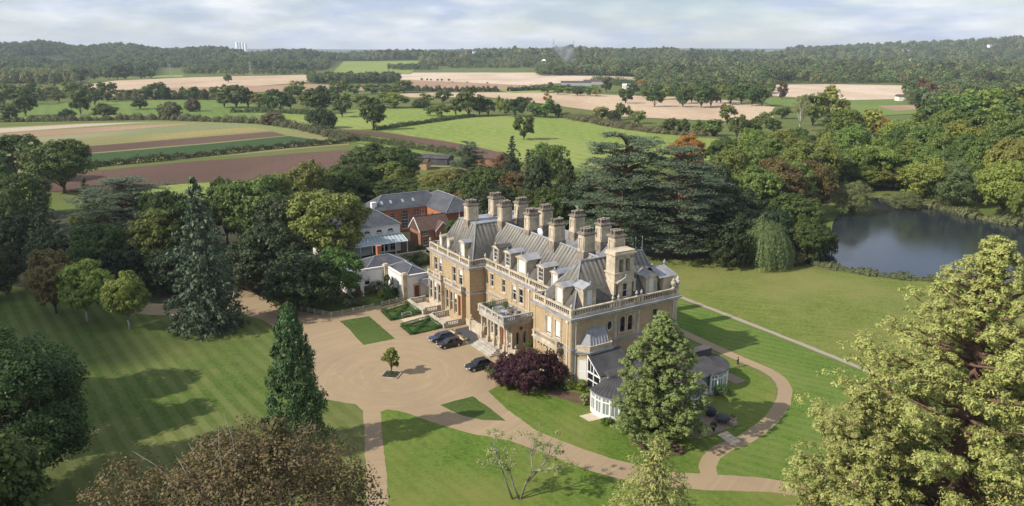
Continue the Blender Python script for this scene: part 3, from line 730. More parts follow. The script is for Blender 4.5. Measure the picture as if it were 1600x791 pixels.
# dentils under the end cornice
dn = MB(E0)
for k in range(42): dn.box(.2 + k * .5, .42 + k * .5, .0, .36, EV - .2, EV - .022)
dn.build('dentil_row', M['stone'], mansion)['kind'] = 'stuff'
MB(fr_st).prism([(S0 + .3, .3), (S0 + .3, TD - .3), (SL - .3, TD - .3), (SL - .3, .3), (SM + .3, .3), (SM + .3, TC + .3), (SR - .3, TC + .3), (SR - .3, .3)], EV + .3, EV + .56).build('gutter_roof', M['lead'], mansion)
BZ = EV + .522
balustrade(front(-.05), mansion, SM - .05, SL + .05, -.34, BZ, piers=[SM + .25, 35.0, 39.8, 44.2, SL - .25])
balustrade(side(SM - .05), mansion, .32, TC - .0, -.34, BZ, piers=[])
balustrade(front(TC - .05), mansion, SR + .4, SM + .27, -.34, BZ, piers=[16.3, 17.2, 22.6, 27.2])
balustrade(front(-.05), mansion, S0 - .05, SR + .1, -.34, BZ, piers=[S0 + .25, 6.6, SR - .2])
balustrade(left(SR + .1), mansion, .32, TC - .05, -.34, BZ, piers=[])
balustrade(side(S0 - .05), mansion, .32, TD + .05, -.34, BZ, piers=[7.9, 9.0, 12.6, 13.6, TD - .25])
balustrade(left(SL + .05), mansion, .32, TD, -.34, BZ, piers=[7, 14])
for s, t in ((SM + .3, .1), (SL - .1, .1), (SM + .2, TC + .1), (16.8, TC + .1), (22.6, TC + .1), (27.2, TC + .1), (35.0, .1), (39.8, .1), (44.2, .1), (6.6, .1), (SR - .2, .1), (S0 + .2, 7.9), (S0 + .2, 9.0), (S0 + .2, 12.6), (S0 + .2, 13.6), (S0 + .2, .1)):
    urn(mansion, s, t, BZ + 1.3, .8)
# tall carved corner statues at the far end
for s, t, k in ((S0 + .15, TD - 1.0, 1.5), (S0 + .1, TD - .15, 1.7)): urn(mansion, s, t, BZ + 1.28, k, 'stone_grey', 'corner_finial')
# --- quoins and pilaster strips
for fr, a in ((F0, SM + .25), (F0, SL - .3), (F0, S0 + .3), (F0, SR - .3), (E0, .3), (E0, TD - .35), (E0, 8.4), (E0, 13.0)):
    q = MB(fr)
    q.box(a - .28, a + .28, .0, .07, PL, STRZ - .1).box(a - .28, a + .28, .0, .07, STRZ + .26, EV - .02)
    q.build('pilaster', M['stone'] if fr is E0 else M['brick'], mansion)
# windows
rnd = random.Random(5)
for i, h in enumerate(lp_first): window(F0, mansion, *h[:4], blind=.35 if i % 2 else 0, bars=(0, 1))
for i, h in enumerate(c_first): window(FC, mansion, *h[:4], bars=(0, 1), sill=i != 4, blind=(0, 0, .3, .0, 0, .5)[i])
for h in c_ground: window(FC, mansion, *h[:4], bars=(1, 1))
for i, h in enumerate(rp_first): window(F0, mansion, *h[:4], bars=(0, 1), blind=.92)
for i, h in enumerate(rp_ground): window(F0, mansion, *h[:4], arch=True, bars=(0, 1), blind=.8)
for i, h in enumerate(end_first): window(E0, mansion, *h[:4], arch=i < 2, bars=(0, 1), dark_frame=i < 2, sw=.16)
for a in range(4, 46, 5):
    for z in (1.8, 7.2): window(back(TD), mansion, a, a + 1.3, z, z + 2.8, bars=(0, 1))
# stone aedicules joining the window pairs on the first floor
for fr, a0, a1, z0, z1 in ((F0, 42.3, 46.4, 7.0, 10.75), (F0, 33.6, 38.55, 6.7, 10.65), (F0, 2.05, 6.6, 6.7, 10.6), (FC, 17.7, 22.1, 6.9, 10.7), (E0, 8.95, 12.15, 6.9, 10.5)):
    mid = (a0 + a1) / 2
    q = MB(fr); q.box(a0 - .05, a0 + .14, .0, .1, z0, z1).box(a1 - .14, a1 + .05, .0, .1, z0, z1).box(a0 - .1, a1 + .1, .0, .2, z1, z1 + .13)
    q.build('window_frame_stone', M['stone'], mansion)
# oval window
ov = MB(E0)
for k in range(20):
    t0, t1 = 2 * math.pi * k / 20, 2 * math.pi * (k + 1) / 20
    ov.prof([(7.15 + .42 * math.cos(t0), 9.0 + .7 * math.sin(t0)), (7.15 + .62 * math.cos(t0), 9.0 + .95 * math.sin(t0)), (7.15 + .62 * math.cos(t1), 9.0 + .95 * math.sin(t1)), (7.15 + .42 * math.cos(t1), 9.0 + .7 * math.sin(t1))], -.01, .12)
ow = ov.build('oval_window', M['stone'], mansion)
MB(E0).prof([(7.15 + .43 * math.cos(2 * math.pi * k / 20), 9.0 + .71 * math.sin(2 * math.pi * k / 20)) for k in range(20)], .004, .03).build('pane', M['glass'], ow)
# rain pipes
for fr, a in ((FC, 16.15), (FC, 30.7), (F0, .45), (E0, .75), (E0, 20.3)):
    b = MB(fr); b.lathe(a, .1, [(.075, 1.0), (.075, EV - .35)], 6); b.box(a - .2, a + .2, .0, .28, EV - .35, EV - .03)
    b.build('rain_pipe', M['paint_white'] if fr is not FC or a < 20 else M['stone'], mansion)

# --- ground-floor bays of the left pavilion with balconies on top
for a0, a1, n, ar in ((41.6, 47.2, 3, False), (33.0, 40.0, 4, True)):
    d = .85
    bay = MB(F0); bay.box(a0, a1, .0, d, 0, 1.35)
    bay.box(a0, a1, .0, d, 5.45, STRZ + .05)
    wds = []
    step = (a1 - a0) / n
    for k in range(n + 1):
        x = a0 + k * step
        bay.box(max(a0, x - .3), min(a1, x + .3), .0, d, 1.35, 5.45)
    bo = bay.build('bay', M['stone'] if n == 3 else M['brick'], mansion)
    for k in range(n):
        x0, x1 = a0 + k * step + .3, a0 + (k + 1) * step - .3
        if ar and k == 0:
            b = MB(F0); b.box(x0, x1, .3, .45, 1.35, 5.3); b.build('door', M['door_orange'], mansion); continue
        window(lambda a, dd, z: F0(a, dd + d - .1, z), mansion, x0, x1, 1.5, 5.2, bars=(0, 1), surround=None, sill=False, depth=.2, blind=.25 if k == 1 else 0)
    MB(F0).box(a0 - .2, a1 + .2, .0, d + .25, STRZ + .052, STRZ + .28).build('balcony_floor', M['lead'], mansion)
    fb = lambda a, dd, z: F0(a, dd, z)
    balustrade(fb, mansion, a0 - .1, a1 + .1, d - .2, STRZ + .282, .95, .3, piers=[a0 + .15, (a0 + a1) / 2, a1 - .15], step=.34, mat='stone')
    for x in (a0 + .15, a1 - .15): urn(mansion, x, -d - .05, STRZ + 1.25, .5)
# --- first-floor balcony on the right pavilion
bb = MB(F0); bb.box(1.7, 8.3, .0, 1.1, STRZ - .5, STRZ - .1).box(1.5, 8.5, .0, 1.25, STRZ - .098, STRZ + .1)
for x in (2.4, 4.2, 6.0, 7.6): bb.box(x - .18, x + .18, .0, .8, STRZ - 1.1, STRZ - .5)
bb.build('balcony_floor', M['stone'], mansion)
balustrade(F0, mansion, 1.7, 8.3, .8, STRZ + .102, .95, .3, piers=[1.9, 8.1], step=.34)
# --- entrance porch with a roof terrace
PT0, PS0, PS1 = -2.4, 15.2, 23.6
pw = MB(fr_st)
pw.box(PS0, PS1, PT0 + .3, TC - .02, 0, .98)
for s in (15.5, 17.1, 18.9, 21.0, 23.2):
    pw.box(s - .28, s + .28, PT0 + .1, PT0 + .66, .98, 2.0)
pw.build('porch_base', M['stone'], mansion)
for s in (15.5, 17.1, 18.9, 21.0, 23.2):
    MB(fr_st).lathe(s, PT0 + .38, [(.26, 2.0), (.26, 2.15), (.2, 2.25), (.17, 4.9), (.24, 5.05), (.27, 5.3)], 10).build('column', M['stone'], mansion, True)
pe = MB(fr_st); pe.box(PS0, PS1, PT0 + .05, TC - .02, 5.3, 5.95).box(PS0 - .25, PS1 + .25, PT0 - .2, TC - .02, 5.952, 6.2)
pe.build('entablature', M['stone_grey'], mansion)
wall(front(-.6), PS0 + .1, PS1 - .1, .98, 5.3, [(18.0, 19.3, 1.0, 4.6, 'arch'), (20.2, 21.0, 1.8, 4.6), (21.7, 22.5, 1.8, 4.6), (15.9, 16.6, 1.8, 4.6)]).build('porch_wall', M['stone'], mansion)
wall(side(PS0 + .1), -.6, TC, .98, 5.3, [(.1, .75, 1.7, 4.1, 'arch'), (1.5, 2.15, 1.7, 4.1, 'arch')]).build('porch_wall', M['brick'], mansion)
for a in (.1, 1.5): window(side(PS0 + .1), mansion, a, a + .65, 1.7, 4.1, arch=True, bars=(0, 0), sw=.14)
for c in (.9,):
    rg = MB(side(PS0 + .1)); rg.prof([(c + .2 + .32 * math.cos(2 * math.pi * k / 14), 4.65 + .32 * math.sin(2 * math.pi * k / 14)) for k in range(14)], .01, .05)
    rg.build('round_window', M['glass'], mansion)
for h in ((20.2, 21.0, 1.8, 4.6), (21.7, 22.5, 1.8, 4.6), (15.9, 16.6, 1.8, 4.6)): window(front(-.6), mansion, *h, bars=(0, 1), sw=.1)
dr = MB(front(-.6)); dr.box(18.02, 18.64, -.24, -.16, 1.0, 4.56).box(18.66, 19.28, -.24, -.16, 1.0, 4.56)
dro = dr.build('front_door', M['door_orange'], mansion)
hd = MB(front(-.6)); hd.box(18.56, 18.61, -.16, -.1, 2.3, 2.5); hd.build('handle', M['alloy'], dro)
fl = MB(fr_st); fl.box(PS0 + .3, PS1 - .3, PT0 + .2, TC - .3, 6.2, 6.215); fl.build('terrace_floor', M['lead'], mansion)
balustrade(front(PT0 + .25), mansion, PS0 - .1, PS1 + .1, .0, 6.203, 1.0, .3, piers=[PS0 + .1, 17.1, 18.9, 21.0, PS1 - .1], step=.36, mat='stone_grey')
balustrade(side(PS0 + .2), mansion, PT0 + .25, TC - .2, .0, 6.203, 1.0, .3, piers=[PT0 + 2.5], step=.36, mat='stone_grey')
balustrade(left(PS1 - .2), mansion, PT0 + .25, TC - .2, .0, 6.203, 1.0, .3, piers=[], step=.36, mat='stone_grey')
for s in (17.1, 18.9): urn(mansion, s, PT0 + .1, 7.25, .6)
for k in range(4):
    MB(fr_st).box(16.6 + k * .15, 23.2 - k * .12, PT0 - 1.9 + k * .48, PT0 + .28, k * .24 + .02, (k + 1) * .24 + .012).build('step', M['stone_grey'], mansion)
# curved approach walls each side of the steps
for s0, s1 in ((24.6, 29.6),):
    q = MB(fr_st); q.box(s0, s1, -.9, -.5, 0, 1.9).box(s0 - .1, s1 + .1, -1.0, -.4, 1.9, 2.05)
    for x in (s0, s1): q.box(x - .3, x + .3, -1.05, -.35, 0, 2.3)
    q.build('approach_wall', M['stone'], mansion)
    for x in (s0, s1): urn(mansion, x, -.7, 2.3, .7)
q = MB(fr_st); q.box(12.3, 14.9, PT0 + .4, PT0 + .75, 0, 2.1)
for x in (12.3, 14.8): q.box(x - .28, x + .28, PT0 + .3, PT0 + .86, 0, 2.4)
q.build('approach_wall', M['stone'], mansion); urn(mansion, 14.8, PT0 + .58, 2.4, .7); urn(mansion, 12.3, PT0 + .58, 2.4, .7)
sheet('tarmac_strip', [W(23.6, -2.4)[:2], W(23.6, -4.4)[:2], W(31.5, -3.2)[:2], W(31.5, -.2)[:2], W(28, -.6)[:2]], .03, M['asphalt_dark'], 'dark tarmac strip between the porch and the left wing')

# --- octagonal bay on the end wall with leaded hipped roof
OB = [(S0, .9), (S0 - 1.7, 2.3), (S0 - 1.7, 6.3), (S0, 7.3)]
def grow(P, k):
    cx, cy = S0, 4.1
    return [(S0 + (p[0] - S0) * k if p[0] != S0 else S0, cy + (p[1] - cy) * k) for p in P]
MB(fr_st).prism(OB, 0, 5.7).build('bay', M['brick'], mansion)
MB(fr_st).prism(grow(OB, 1.08), 5.7, 6.02).build('cornice', M['stone'], mansion)
MB(fr_st).prism(grow(OB, 1.16), 6.022, 6.2).build('lead_flashing', M['lead'], mansion)
pr = MB(fr_st); A, B_ = grow(OB, 1.06), grow(OB, .93)
for i in range(3):
    pr.add([(*A[i], 6.2), (*A[i + 1], 6.2), (*A[i + 1], 7.1), (*A[i], 7.1), (*B_[i], 6.2), (*B_[i + 1], 6.2), (*B_[i + 1], 7.1), (*B_[i], 7.1)], [(0, 1, 2, 3), (3, 2, 6, 7), (7, 6, 5, 4)])
pr.build('parapet', M['stone'], mansion)
pd = MB(fr_st)       # pierced pattern on the parapet, small raised lozenges
for i in range(3):
    x0, x1 = np.array(A[i]), np.array(A[i + 1]); L = np.linalg.norm(x1 - x0); dv = (x1 - x0) / L; nv = np.array((dv[1], -dv[0]))
    if nv[0] > 0 and i != 0: nv = -nv
    n = int(L / .42)
    for k in range(n):
        c = x0 + dv * (k + .5) * L / n
        for zc in (6.65,):
            pd.add([(*(c - dv * .14 + nv * .01), zc), (*(c + nv * .05), zc - .22), (*(c + dv * .14 + nv * .01), zc), (*(c + nv * .05), zc + .22)], [(0, 1, 2, 3)])
pd.build('parapet_ornament', M['stone_grey'], mansion)['kind'] = 'stuff'
lo, hi = grow(OB, .86), [(S0, 2.9), (S0 - .5, 3.1), (S0 - .5, 5.9), (S0, 6.0)]
br_ = MB(fr_st)
br_.add([(*p, 6.95) for p in lo] + [(*p, 9.3) for p in hi], [(0, 1, 5, 4), (1, 2, 6, 5), (2, 3, 7, 6), (4, 5, 6, 7)])
br_.build('bay_roof', M['lead_light'], mansion)
rl = MB(fr_st)
for i in range(1, 3): rl.tube([(*lo[i], 6.97), (*hi[i], 9.32)], .08, 5)
for k in range(1, 6):
    f = k / 6
    rl.tube([(lo[1][0] - .01, lo[1][1] + (lo[2][1] - lo[1][1]) * f, 6.97), (hi[1][0] - .01, hi[1][1] + (hi[2][1] - hi[1][1]) * f, 9.32)], .05, 4)
rl.tube([(*hi[1], 9.32), (*hi[2], 9.32)], .09, 5)
rl.build('lead_rolls', M['lead_light'], mansion)
# window in the canted face and in the flat face
_p, _q = np.array(OB[0]), np.array(OB[1]); _L = np.linalg.norm(_q - _p); _d = (_q - _p) / _L; _n = np.array((_d[1], -_d[0])); _n = _n if _n[1] < 0 else -_n
canted = lambda a, d, z: fr_st(*(_p + _d * a + _n * d), z)
window(canted, mansion, .5, 1.7, 1.0, 4.9, bars=(0, 1), blind=.85, depth=-.01, sw=.14)

# --- roofs
def slope(name, e0, e1, r1, r0, mat='slate'):
    """sloping plane: eave e0-e1, ridge r0-r1, points (s, t, z)"""
    b = MB(fr_st)
    L = math.dist(e0, e1)
    d = [(e1[i] - e0[i]) / L for i in range(3)]
    f = lambda p: sum((p[i] - e0[i]) * d[i] for i in range(3))
    h = max(r0[2], r1[2]) - e0[2]
    b.quad(e0, e1, r1, r0, uv=[(f(p), (p[2] - e0[2]) / h) for p in (e0, e1, r1, r0)])
    o = b.build(name, M[mat], mansion); return o
EZ, RZ = EV + .45, 18.0
# left pavilion: truncated hip
LT = dict(s0=36.4, s1=43.0, t0=4.2, t1=16.6)
E_ = dict(s0=SM + .9, s1=SL - .9, t0=1.0, t1=TD - 1.0)
c4 = lambda q, z: [(q['s0'], q['t0'], z), (q['s1'], q['t0'], z), (q['s1'], q['t1'], z), (q['s0'], q['t1'], z)]
e, r = c4(E_, EZ), c4(LT, RZ)
for i in range(4): slope('roof_slope', e[i], e[(i + 1) % 4], r[(i + 1) % 4], r[i], 'slate' if i != 2 else 'slate_rear')
MB(fr_st).box(LT['s0'] - .1, LT['s1'] + .1, LT['t0'] - .1, LT['t1'] + .1, RZ - .05, RZ + .12).build('lead_flat', M['lead'], mansion)
# centre: front range and rear range
slope('roof_slope', (SR - 3.5, TC + 1.0, EZ), (SM + 5, TC + 1.0, EZ), (37.0, 9.6, RZ), (5.6, 9.6, RZ))
slope('roof_slope', (5.6, 13.0, 15.0), (37.0, 13.0, 15.0), (37.0, 9.6, RZ), (5.6, 9.6, RZ), 'slate_rear')
slope('roof_slope', (5.6, 13.0, 15.0), (37.0, 13.0, 15.0), (37.0, 16.4, RZ - .3), (5.6, 16.4, RZ - .3), 'slate_rear')
slope('roof_slope', (SR - 3.5, TD - 1.0, EZ), (SM + 5, TD - 1.0, EZ), (37.0, 16.4, RZ - .3), (5.6, 16.4, RZ - .3), 'slate_rear')
# right pavilion: hipped roof along the end
ER = dict(s0=S0 + 1.0, s1=SR + .6, t0=1.0, t1=TD - 1.0)
e = c4(ER, EZ); ra, rb = (5.6, 5.9, RZ), (5.6, 18.4, RZ)
slope('roof_slope', e[3], e[0], ra, rb); slope('roof_slope', e[0], e[1], ra, ra); slope('roof_slope', e[1], e[2], rb, ra); slope('roof_slope', e[2], e[3], rb, rb, 'slate_rear')
# lead ridges and hips
rg = MB(fr_st)
hips = [((37.0, 9.6, RZ), (5.6, 9.6, RZ)), ((37., 16.4, RZ - .3), (5.6, 16.4, RZ - .3)), (ra, rb)]
for a, b in hips: rg.tube([(a[0], a[1], a[2] + .03), (b[0], b[1], b[2] + .03)], .17, 6)
for a, b in ((e[0], ra), (e[1], ra), (e[3], rb), (c4(E_, EZ)[0], c4(LT, RZ)[0]), (c4(E_, EZ)[1], c4(LT, RZ)[1])): rg.tube([a, b], .1, 5)
rg.build('ridge', M['lead_light'], mansion)
for s, t in ((LT['s0'], LT['t0']), (LT['s1'], LT['t0']), (5.6, 5.9), (5.6, 17.0), (5.6, 18.4), (36.6, 9.6)): spike(mansion, s, t, RZ, 2.6 if s > 30 or t > 10 else 2.0)
spike(mansion, 22.5, 16.4, RZ - .3, 2.6); spike(mansion, 29.5, 16.4, RZ - .3, 2.6)

# --- dormers: stone front, sash, cheeks and a small leaded roof
def dormer(fr, a, w, z0, z1, depth, roofmat='lead', head='segment', win_w=None, blind=0., wallm='stone', bars=(1, 2)):
    """fr has d = 0 at the dormer face; negative d goes into the roof"""
    hw = w / 2
    b = MB(fr)
    ww = (win_w or w * .58) / 2; wz0, wz1 = z0 + .25, z1 - .25
    f = wall(fr, a - hw, a + hw, z0 - .5, z1, [(a - ww, a + ww, wz0, wz1)], .2)
    f.add([(a - hw, 0, z0 - .5), (a - hw, -depth, z0 - .5), (a - hw, -depth, z1), (a - hw, 0, z1)], [(0, 1, 2, 3)])
    f.add([(a + hw, 0, z0 - .5), (a + hw, -depth, z0 - .5), (a + hw, -depth, z1), (a + hw, 0, z1)], [(3, 2, 1, 0)])
    o = f.build('dormer', M[wallm], mansion)
    n = 8
    if head == 'segment': arc = [(a - hw * 1.25 + 2.5 * hw * k / n, z1 + .02 + .42 * math.sin(math.pi * k / n)) for k in range(n + 1)]
    else: arc = [(a - hw * 1.25, z1 + .02), (a, z1 + .75), (a + hw * 1.25, z1 + .02)]
    MB(fr).prof(arc[::-1] + [(a - hw * 1.3, z1 - .12), (a + hw * 1.3, z1 - .12)], -.12, .16).build('pediment', M['stone'], o)
    rf = MB(fr); m = len(arc)
    rf.add([(x, .2, z + .06) for x, z in arc] + [(x, -depth - .2, z + .06) for x, z in arc] + [(x, .2, z + .0) for x, z in arc] + [(x, -depth - .2, z + .0) for x, z in arc], [(i, i + 1, m + i + 1, m + i) for i in range(m - 1)] + [(2 * m + i, 3 * m + i, 3 * m + i + 1, 2 * m + i + 1) for i in range(m - 1)] + [(i, 2 * m + i, 2 * m + i + 1, i + 1) for i in range(m - 1)])
    rf.build('dormer_roof', M[roofmat], o)
    fb = MB(fr); fw = .07
    fb.box(a - ww, a - ww + fw, -.18, -.08, wz0, wz1).box(a + ww - fw, a + ww, -.18, -.08, wz0, wz1).box(a - ww + fw, a + ww - fw, -.18, -.08, wz0, wz0 + .1).box(a - ww + fw, a + ww - fw, -.18, -.08, wz1 - fw, wz1)
    for k in range(1, bars[0] + 1):
        x = a - ww + 2 * ww * k / (bars[0] + 1); fb.box(x - .03, x + .03, -.18, -.1, wz0 + .1, wz1 - fw)
    for k in range(1, bars[1] + 1):
        zq = wz0 + (wz1 - wz0) * k / (bars[1] + 1); fb.box(a - ww + fw, a + ww - fw, -.17, -.1, zq - .03, zq + .03)
    fb.box(a - ww, a + ww, -.165, -.155, wz0, wz1)
    fb.build('sash', M['paint_white'], o)
    pn = MB(fr); pn.box(a - ww + fw, a + ww - fw, -.15, -.135, wz0 + .1, wz1 - fw)
    pn.build('pane', M['blind'] if blind else M['glass'], o)
    return o
DC, DP, DE = front(4.5), front(1.3), side(S0 + 1.6)
for a, w, rm, hd_, bl in ((29.5, 1.9, 'zinc', 'segment', 0), (25.3, 1.9, 'lead', 'segment', 0), (20.6, 3.0, 'lead_light', 'gable', 1), (14.7, 1.9, 'lead_light', 'segment', 0), (10.6, 1.9, 'lead', 'segment', 1)):
    dormer(DC, a, w, 12.3, 15.0, 2.9, rm, hd_, blind=bl, win_w=w * .72)
    urn(mansion, a, 4.5, 15.35 if w < 2.5 else 15.65, .55, 'stone_grey', 'finial')
dormer(DP, 4.7, 2.0, 12.1, 14.9, 2.4, 'lead_light', 'segment', blind=1, win_w=1.4)
dormer(DP, 36.5, 1.9, 12.1, 14.9, 1.6, 'lead', 'segment', blind=1, win_w=1.35)
dormer(DE, 4.5, 2.4, 12.1, 14.9, 2.4, 'lead_light', 'gable', blind=1, win_w=1.0, bars=(0, 1))
dormer(DE, 16.9, 2.4, 12.1, 14.9, 2.4, 'lead_light', 'gable', win_w=1.1, blind=1, bars=(0, 1))
dormer(DE, 11.4, 2.7, 12.1, 14.9, 3.2, 'stone_grey', 'gable', win_w=.95, bars=(0, 1))
for x in (4.5, 16.9, 11.4): urn(mansion, S0 + 1.5, x, 15.6, .5, 'lead_light', 'finial')
# little round-headed stone dormers on the left pavilion
for a in (45.6, 42.3):
    b = MB(DP); b.box(a - .55, a + .55, -1.4, 0, 11.9, 13.9)
    b.prof([(a + .62 * math.cos(math.pi * k / 8), 13.9 + .62 * math.sin(math.pi * k / 8)) for k in range(9)], -1.4, .05)
    o = b.build('dormer', M['stone'], mansion)
    MB(DP).prof([(a - .25, 12.5), (a + .25, 12.5), (a + .25, 13.7)] + [(a + .25 * math.cos(math.pi * k / 6), 13.7 + .25 * math.sin(math.pi * k / 6)) for k in range(1, 6)] + [(a - .25, 13.7)], .005, .06).build('sash', M['paint_white'], o)
    urn(mansion, a, 1.3, 14.45, .5)
# turret on the end range: open stone stage above the middle dormer
tw = MB(DE); tw.box(9.45, 13.35, -2.6, -.3, 15.0, 16.2).box(9.3, 13.5, -2.75, -.15, 16.2, 16.4)
for x in (9.9, 11.4, 12.9): tw.box(x - (.42 if x != 11.4 else .2), x + (.42 if x != 11.4 else .2), -2.5, -.35, 16.4, 18.9)
tw.box(9.5, 13.3, -2.5, -.35, 18.5, 19.2).box(10.3, 12.5, -2.4, -1.0, 16.4, 18.5)
tw.box(9.25, 13.55, -2.8, -.1, 19.2, 19.45).box(9.4, 13.4, -2.65, -.25, 19.45, 19.8)
tw.box(9.2, 9.6, -2.4, -.05, 13.0, 15.0).box(13.2, 13.6, -2.4, -.05, 13.0, 15.0)
two = tw.build('bell_turret', M['stone'], mansion)
for x in (10.78, 12.02):
    MB(DE).prof([(x - .36, 16.45), (x + .36, 16.45), (x + .36, 18.0)] + [(x + .36 * math.cos(math.pi * k / 6), 18.0 + .36 * math.sin(math.pi * k / 6)) for k in range(1, 6)] + [(x - .36, 18.0)], -.99, -.96).build('niche', M['stone_pot'], two)
# small leaded pavilion dormer at the far corner
b = MB(fr_st); b.box(.8, 4.2, TD - 2.2, TD + .2, 11.5, 14.6); o = b.build('dormer', M['stone'], mansion)
b = MB(fr_st); b.add([(.4, TD - 3.4, 14.6), (4.6, TD - 3.4, 14.6), (4.6, TD + .6, 14.6), (.4, TD + .6, 14.6), (2.5, TD - 3.6, 16.0), (2.5, TD - .6, 16.0)], [(0, 3, 5, 4), (1, 4, 5, 2), (2, 5, 3), (0, 1, 2, 3)]); b.build('dormer_roof', M['lead_light'], o)
urn(mansion, 2.5, TD - .6, 15.95, .8, 'lead_light', 'finial'); urn(mansion, 2.5, TD - 3.2, 15.95, .6, 'lead_light', 'finial')

# --- chimneys
def chimney(s, t, ztop=22.0, zb=15.5, ws=1.5, wt=2.1, rows=(2, 4), seed=0):
    b = MB(fr_st); x, y = ws / 2, wt / 2
    b.box(s - x - .15, s + x + .15, t - y - .15, t + y + .15, 18.35, 18.6)
    b.box(s - x, s + x, t - y, t + y, 18.6, ztop - 1.15)
    # raised borders round each panel
    for sg in (-1, 1):
        for (p0, p1, q0, q1) in ((t - y, t - y + .32, 18.6, ztop - 1.15), (t + y - .32, t + y, 18.6, ztop - 1.15), (t - y + .32, t + y - .32, 18.6, 18.95), (t - y + .32, t + y - .32, ztop - 1.5, ztop - 1.15)):
            b.box(s + sg * x - (.0 if sg > 0 else .13), s + sg * x + (.13 if sg > 0 else .0), p0, p1, q0, q1)
        for (p0, p1, q0, q1) in ((s - x, s - x + .28, 18.6, ztop - 1.15), (s + x - .28, s + x, 18.6, ztop - 1.15), (s - x + .28, s + x - .28, 18.6, 18.95), (s - x + .28, s + x - .28, ztop - 1.5, ztop - 1.15)):
            b.box(p0, p1, t + sg * y - (.0 if sg > 0 else .13), t + sg * y + (.13 if sg > 0 else .0), q0, q1)
    b.box(s - x - .03, s + x + .03, t - y - .03, t + y + .03, ztop - 1.15, ztop - .98)
    o = b.build('chimney', M['stone'], mansion)
    MB(fr_st).box(s - x - .2, s + x + .2, t - y - .2, t + y + .2, zb, 18.35).build('base', M['stone_pot'], o)
    c = MB(fr_st)
    c.box(s - x - .12, s + x + .12, t - y - .12, t + y + .12, ztop - .98, ztop - .82).box(s - x - .26, s + x + .26, t - y - .26, t + y + .26, ztop - .82, ztop - .62).box(s - x - .08, s + x + .08, t - y - .08, t + y + .08, ztop - .62, ztop - .5)
    c.build('cap', M['stone_pot'], o)
    rn = random.Random(seed)
    for i in range(rows[0]):
        for k in range(rows[1]):
            ps, pt = s - x + ws * (i + .5) / rows[0], t - y + wt * (k + .5) / rows[1]
            h = rn.uniform(.62, .8); m = MB(fr_st)
            m.lathe(ps, pt, [(.25, ztop - .5), (.22, ztop - .42), (.2, ztop - .5 + h * .6), (.3, ztop - .5 + h * .75), (.29, ztop - .5 + h), (.17, ztop - .5 + h), (.15, ztop - .5 + h * .7)], 6)
            m.build('chimney_pot', M['stone_pot'], o, True)
CH = [(39.4, 4.9), (35.2, 9.9), (26.4, 10.3), (17.3, 9.5), (9.2, 9.7), (41.2, 11.4), (36.2, 14.2), (28.4, 14.6), (20.9, 16.4), (13.1, 16.2), (5.5, 12.9)]
for i, (s, t) in enumerate(CH):
    chimney(s, t, seed=i, ztop=22.0 if i != 5 else 22.4, ws=1.45 if i not in (5,) else 1.7)
# satellite dish, vents, aerials
dish = MB()
dish.lathe(0, 0, [(.05, .0), (.35, .03), (.62, .12), (.80, .24), (.78, .26), (.60, .15), (.33, .06), (.0, .04)], 16)
do = dish.build('satellite_dish', M['dish_white'], mansion, True)
do.location = fr_st(23.0, 9.7, 18.45); do.rotation_euler = (R(78), R(-20), R(100))
b = MB(fr_st); b.tube([(23.0, 9.9, 17.6), (23.0, 9.75, 18.5)], .05, 6); b.build('dish_mast', M['metal_grey'], mansion)
b = MB(fr_st); b.tube([(22.6, 17.6, 17), (22.6, 17.6, 22.6)], .04, 5); b.tube([(22.1, 17.6, 22.4), (23.3, 17.6, 22.5)], .03, 4); b.tube([(22.1, 17.6, 22.1), (23.0, 17.6, 22.2)], .03, 4)
b.build('aerial', M['metal_grey'], mansion)
b = MB(fr_st); b.box(14.5, 16.2, 13.2, 13.4, 15.4, 16.7); o = b.build('rooflight', M['paint_white'], mansion)
b = MB(fr_st); b.box(14.65, 15.3, 13.15, 13.2, 15.55, 16.6).box(15.4, 16.05, 13.15, 13.2, 15.55, 16.6); b.build('pane', M['glass'], o)
b = MB(fr_st); b.add([(30.5, 13.0, 16.2), (33.5, 13.0, 16.2), (33.5, 15.2, 16.2), (30.5, 15.2, 16.2), (32, 13.0, 17.3), (32, 15.2, 17.3)], [(0, 3, 5, 4), (1, 4, 5, 2), (0, 4, 1), (2, 5, 3)]); b.build('skylight', M['glass_roof'], mansion)

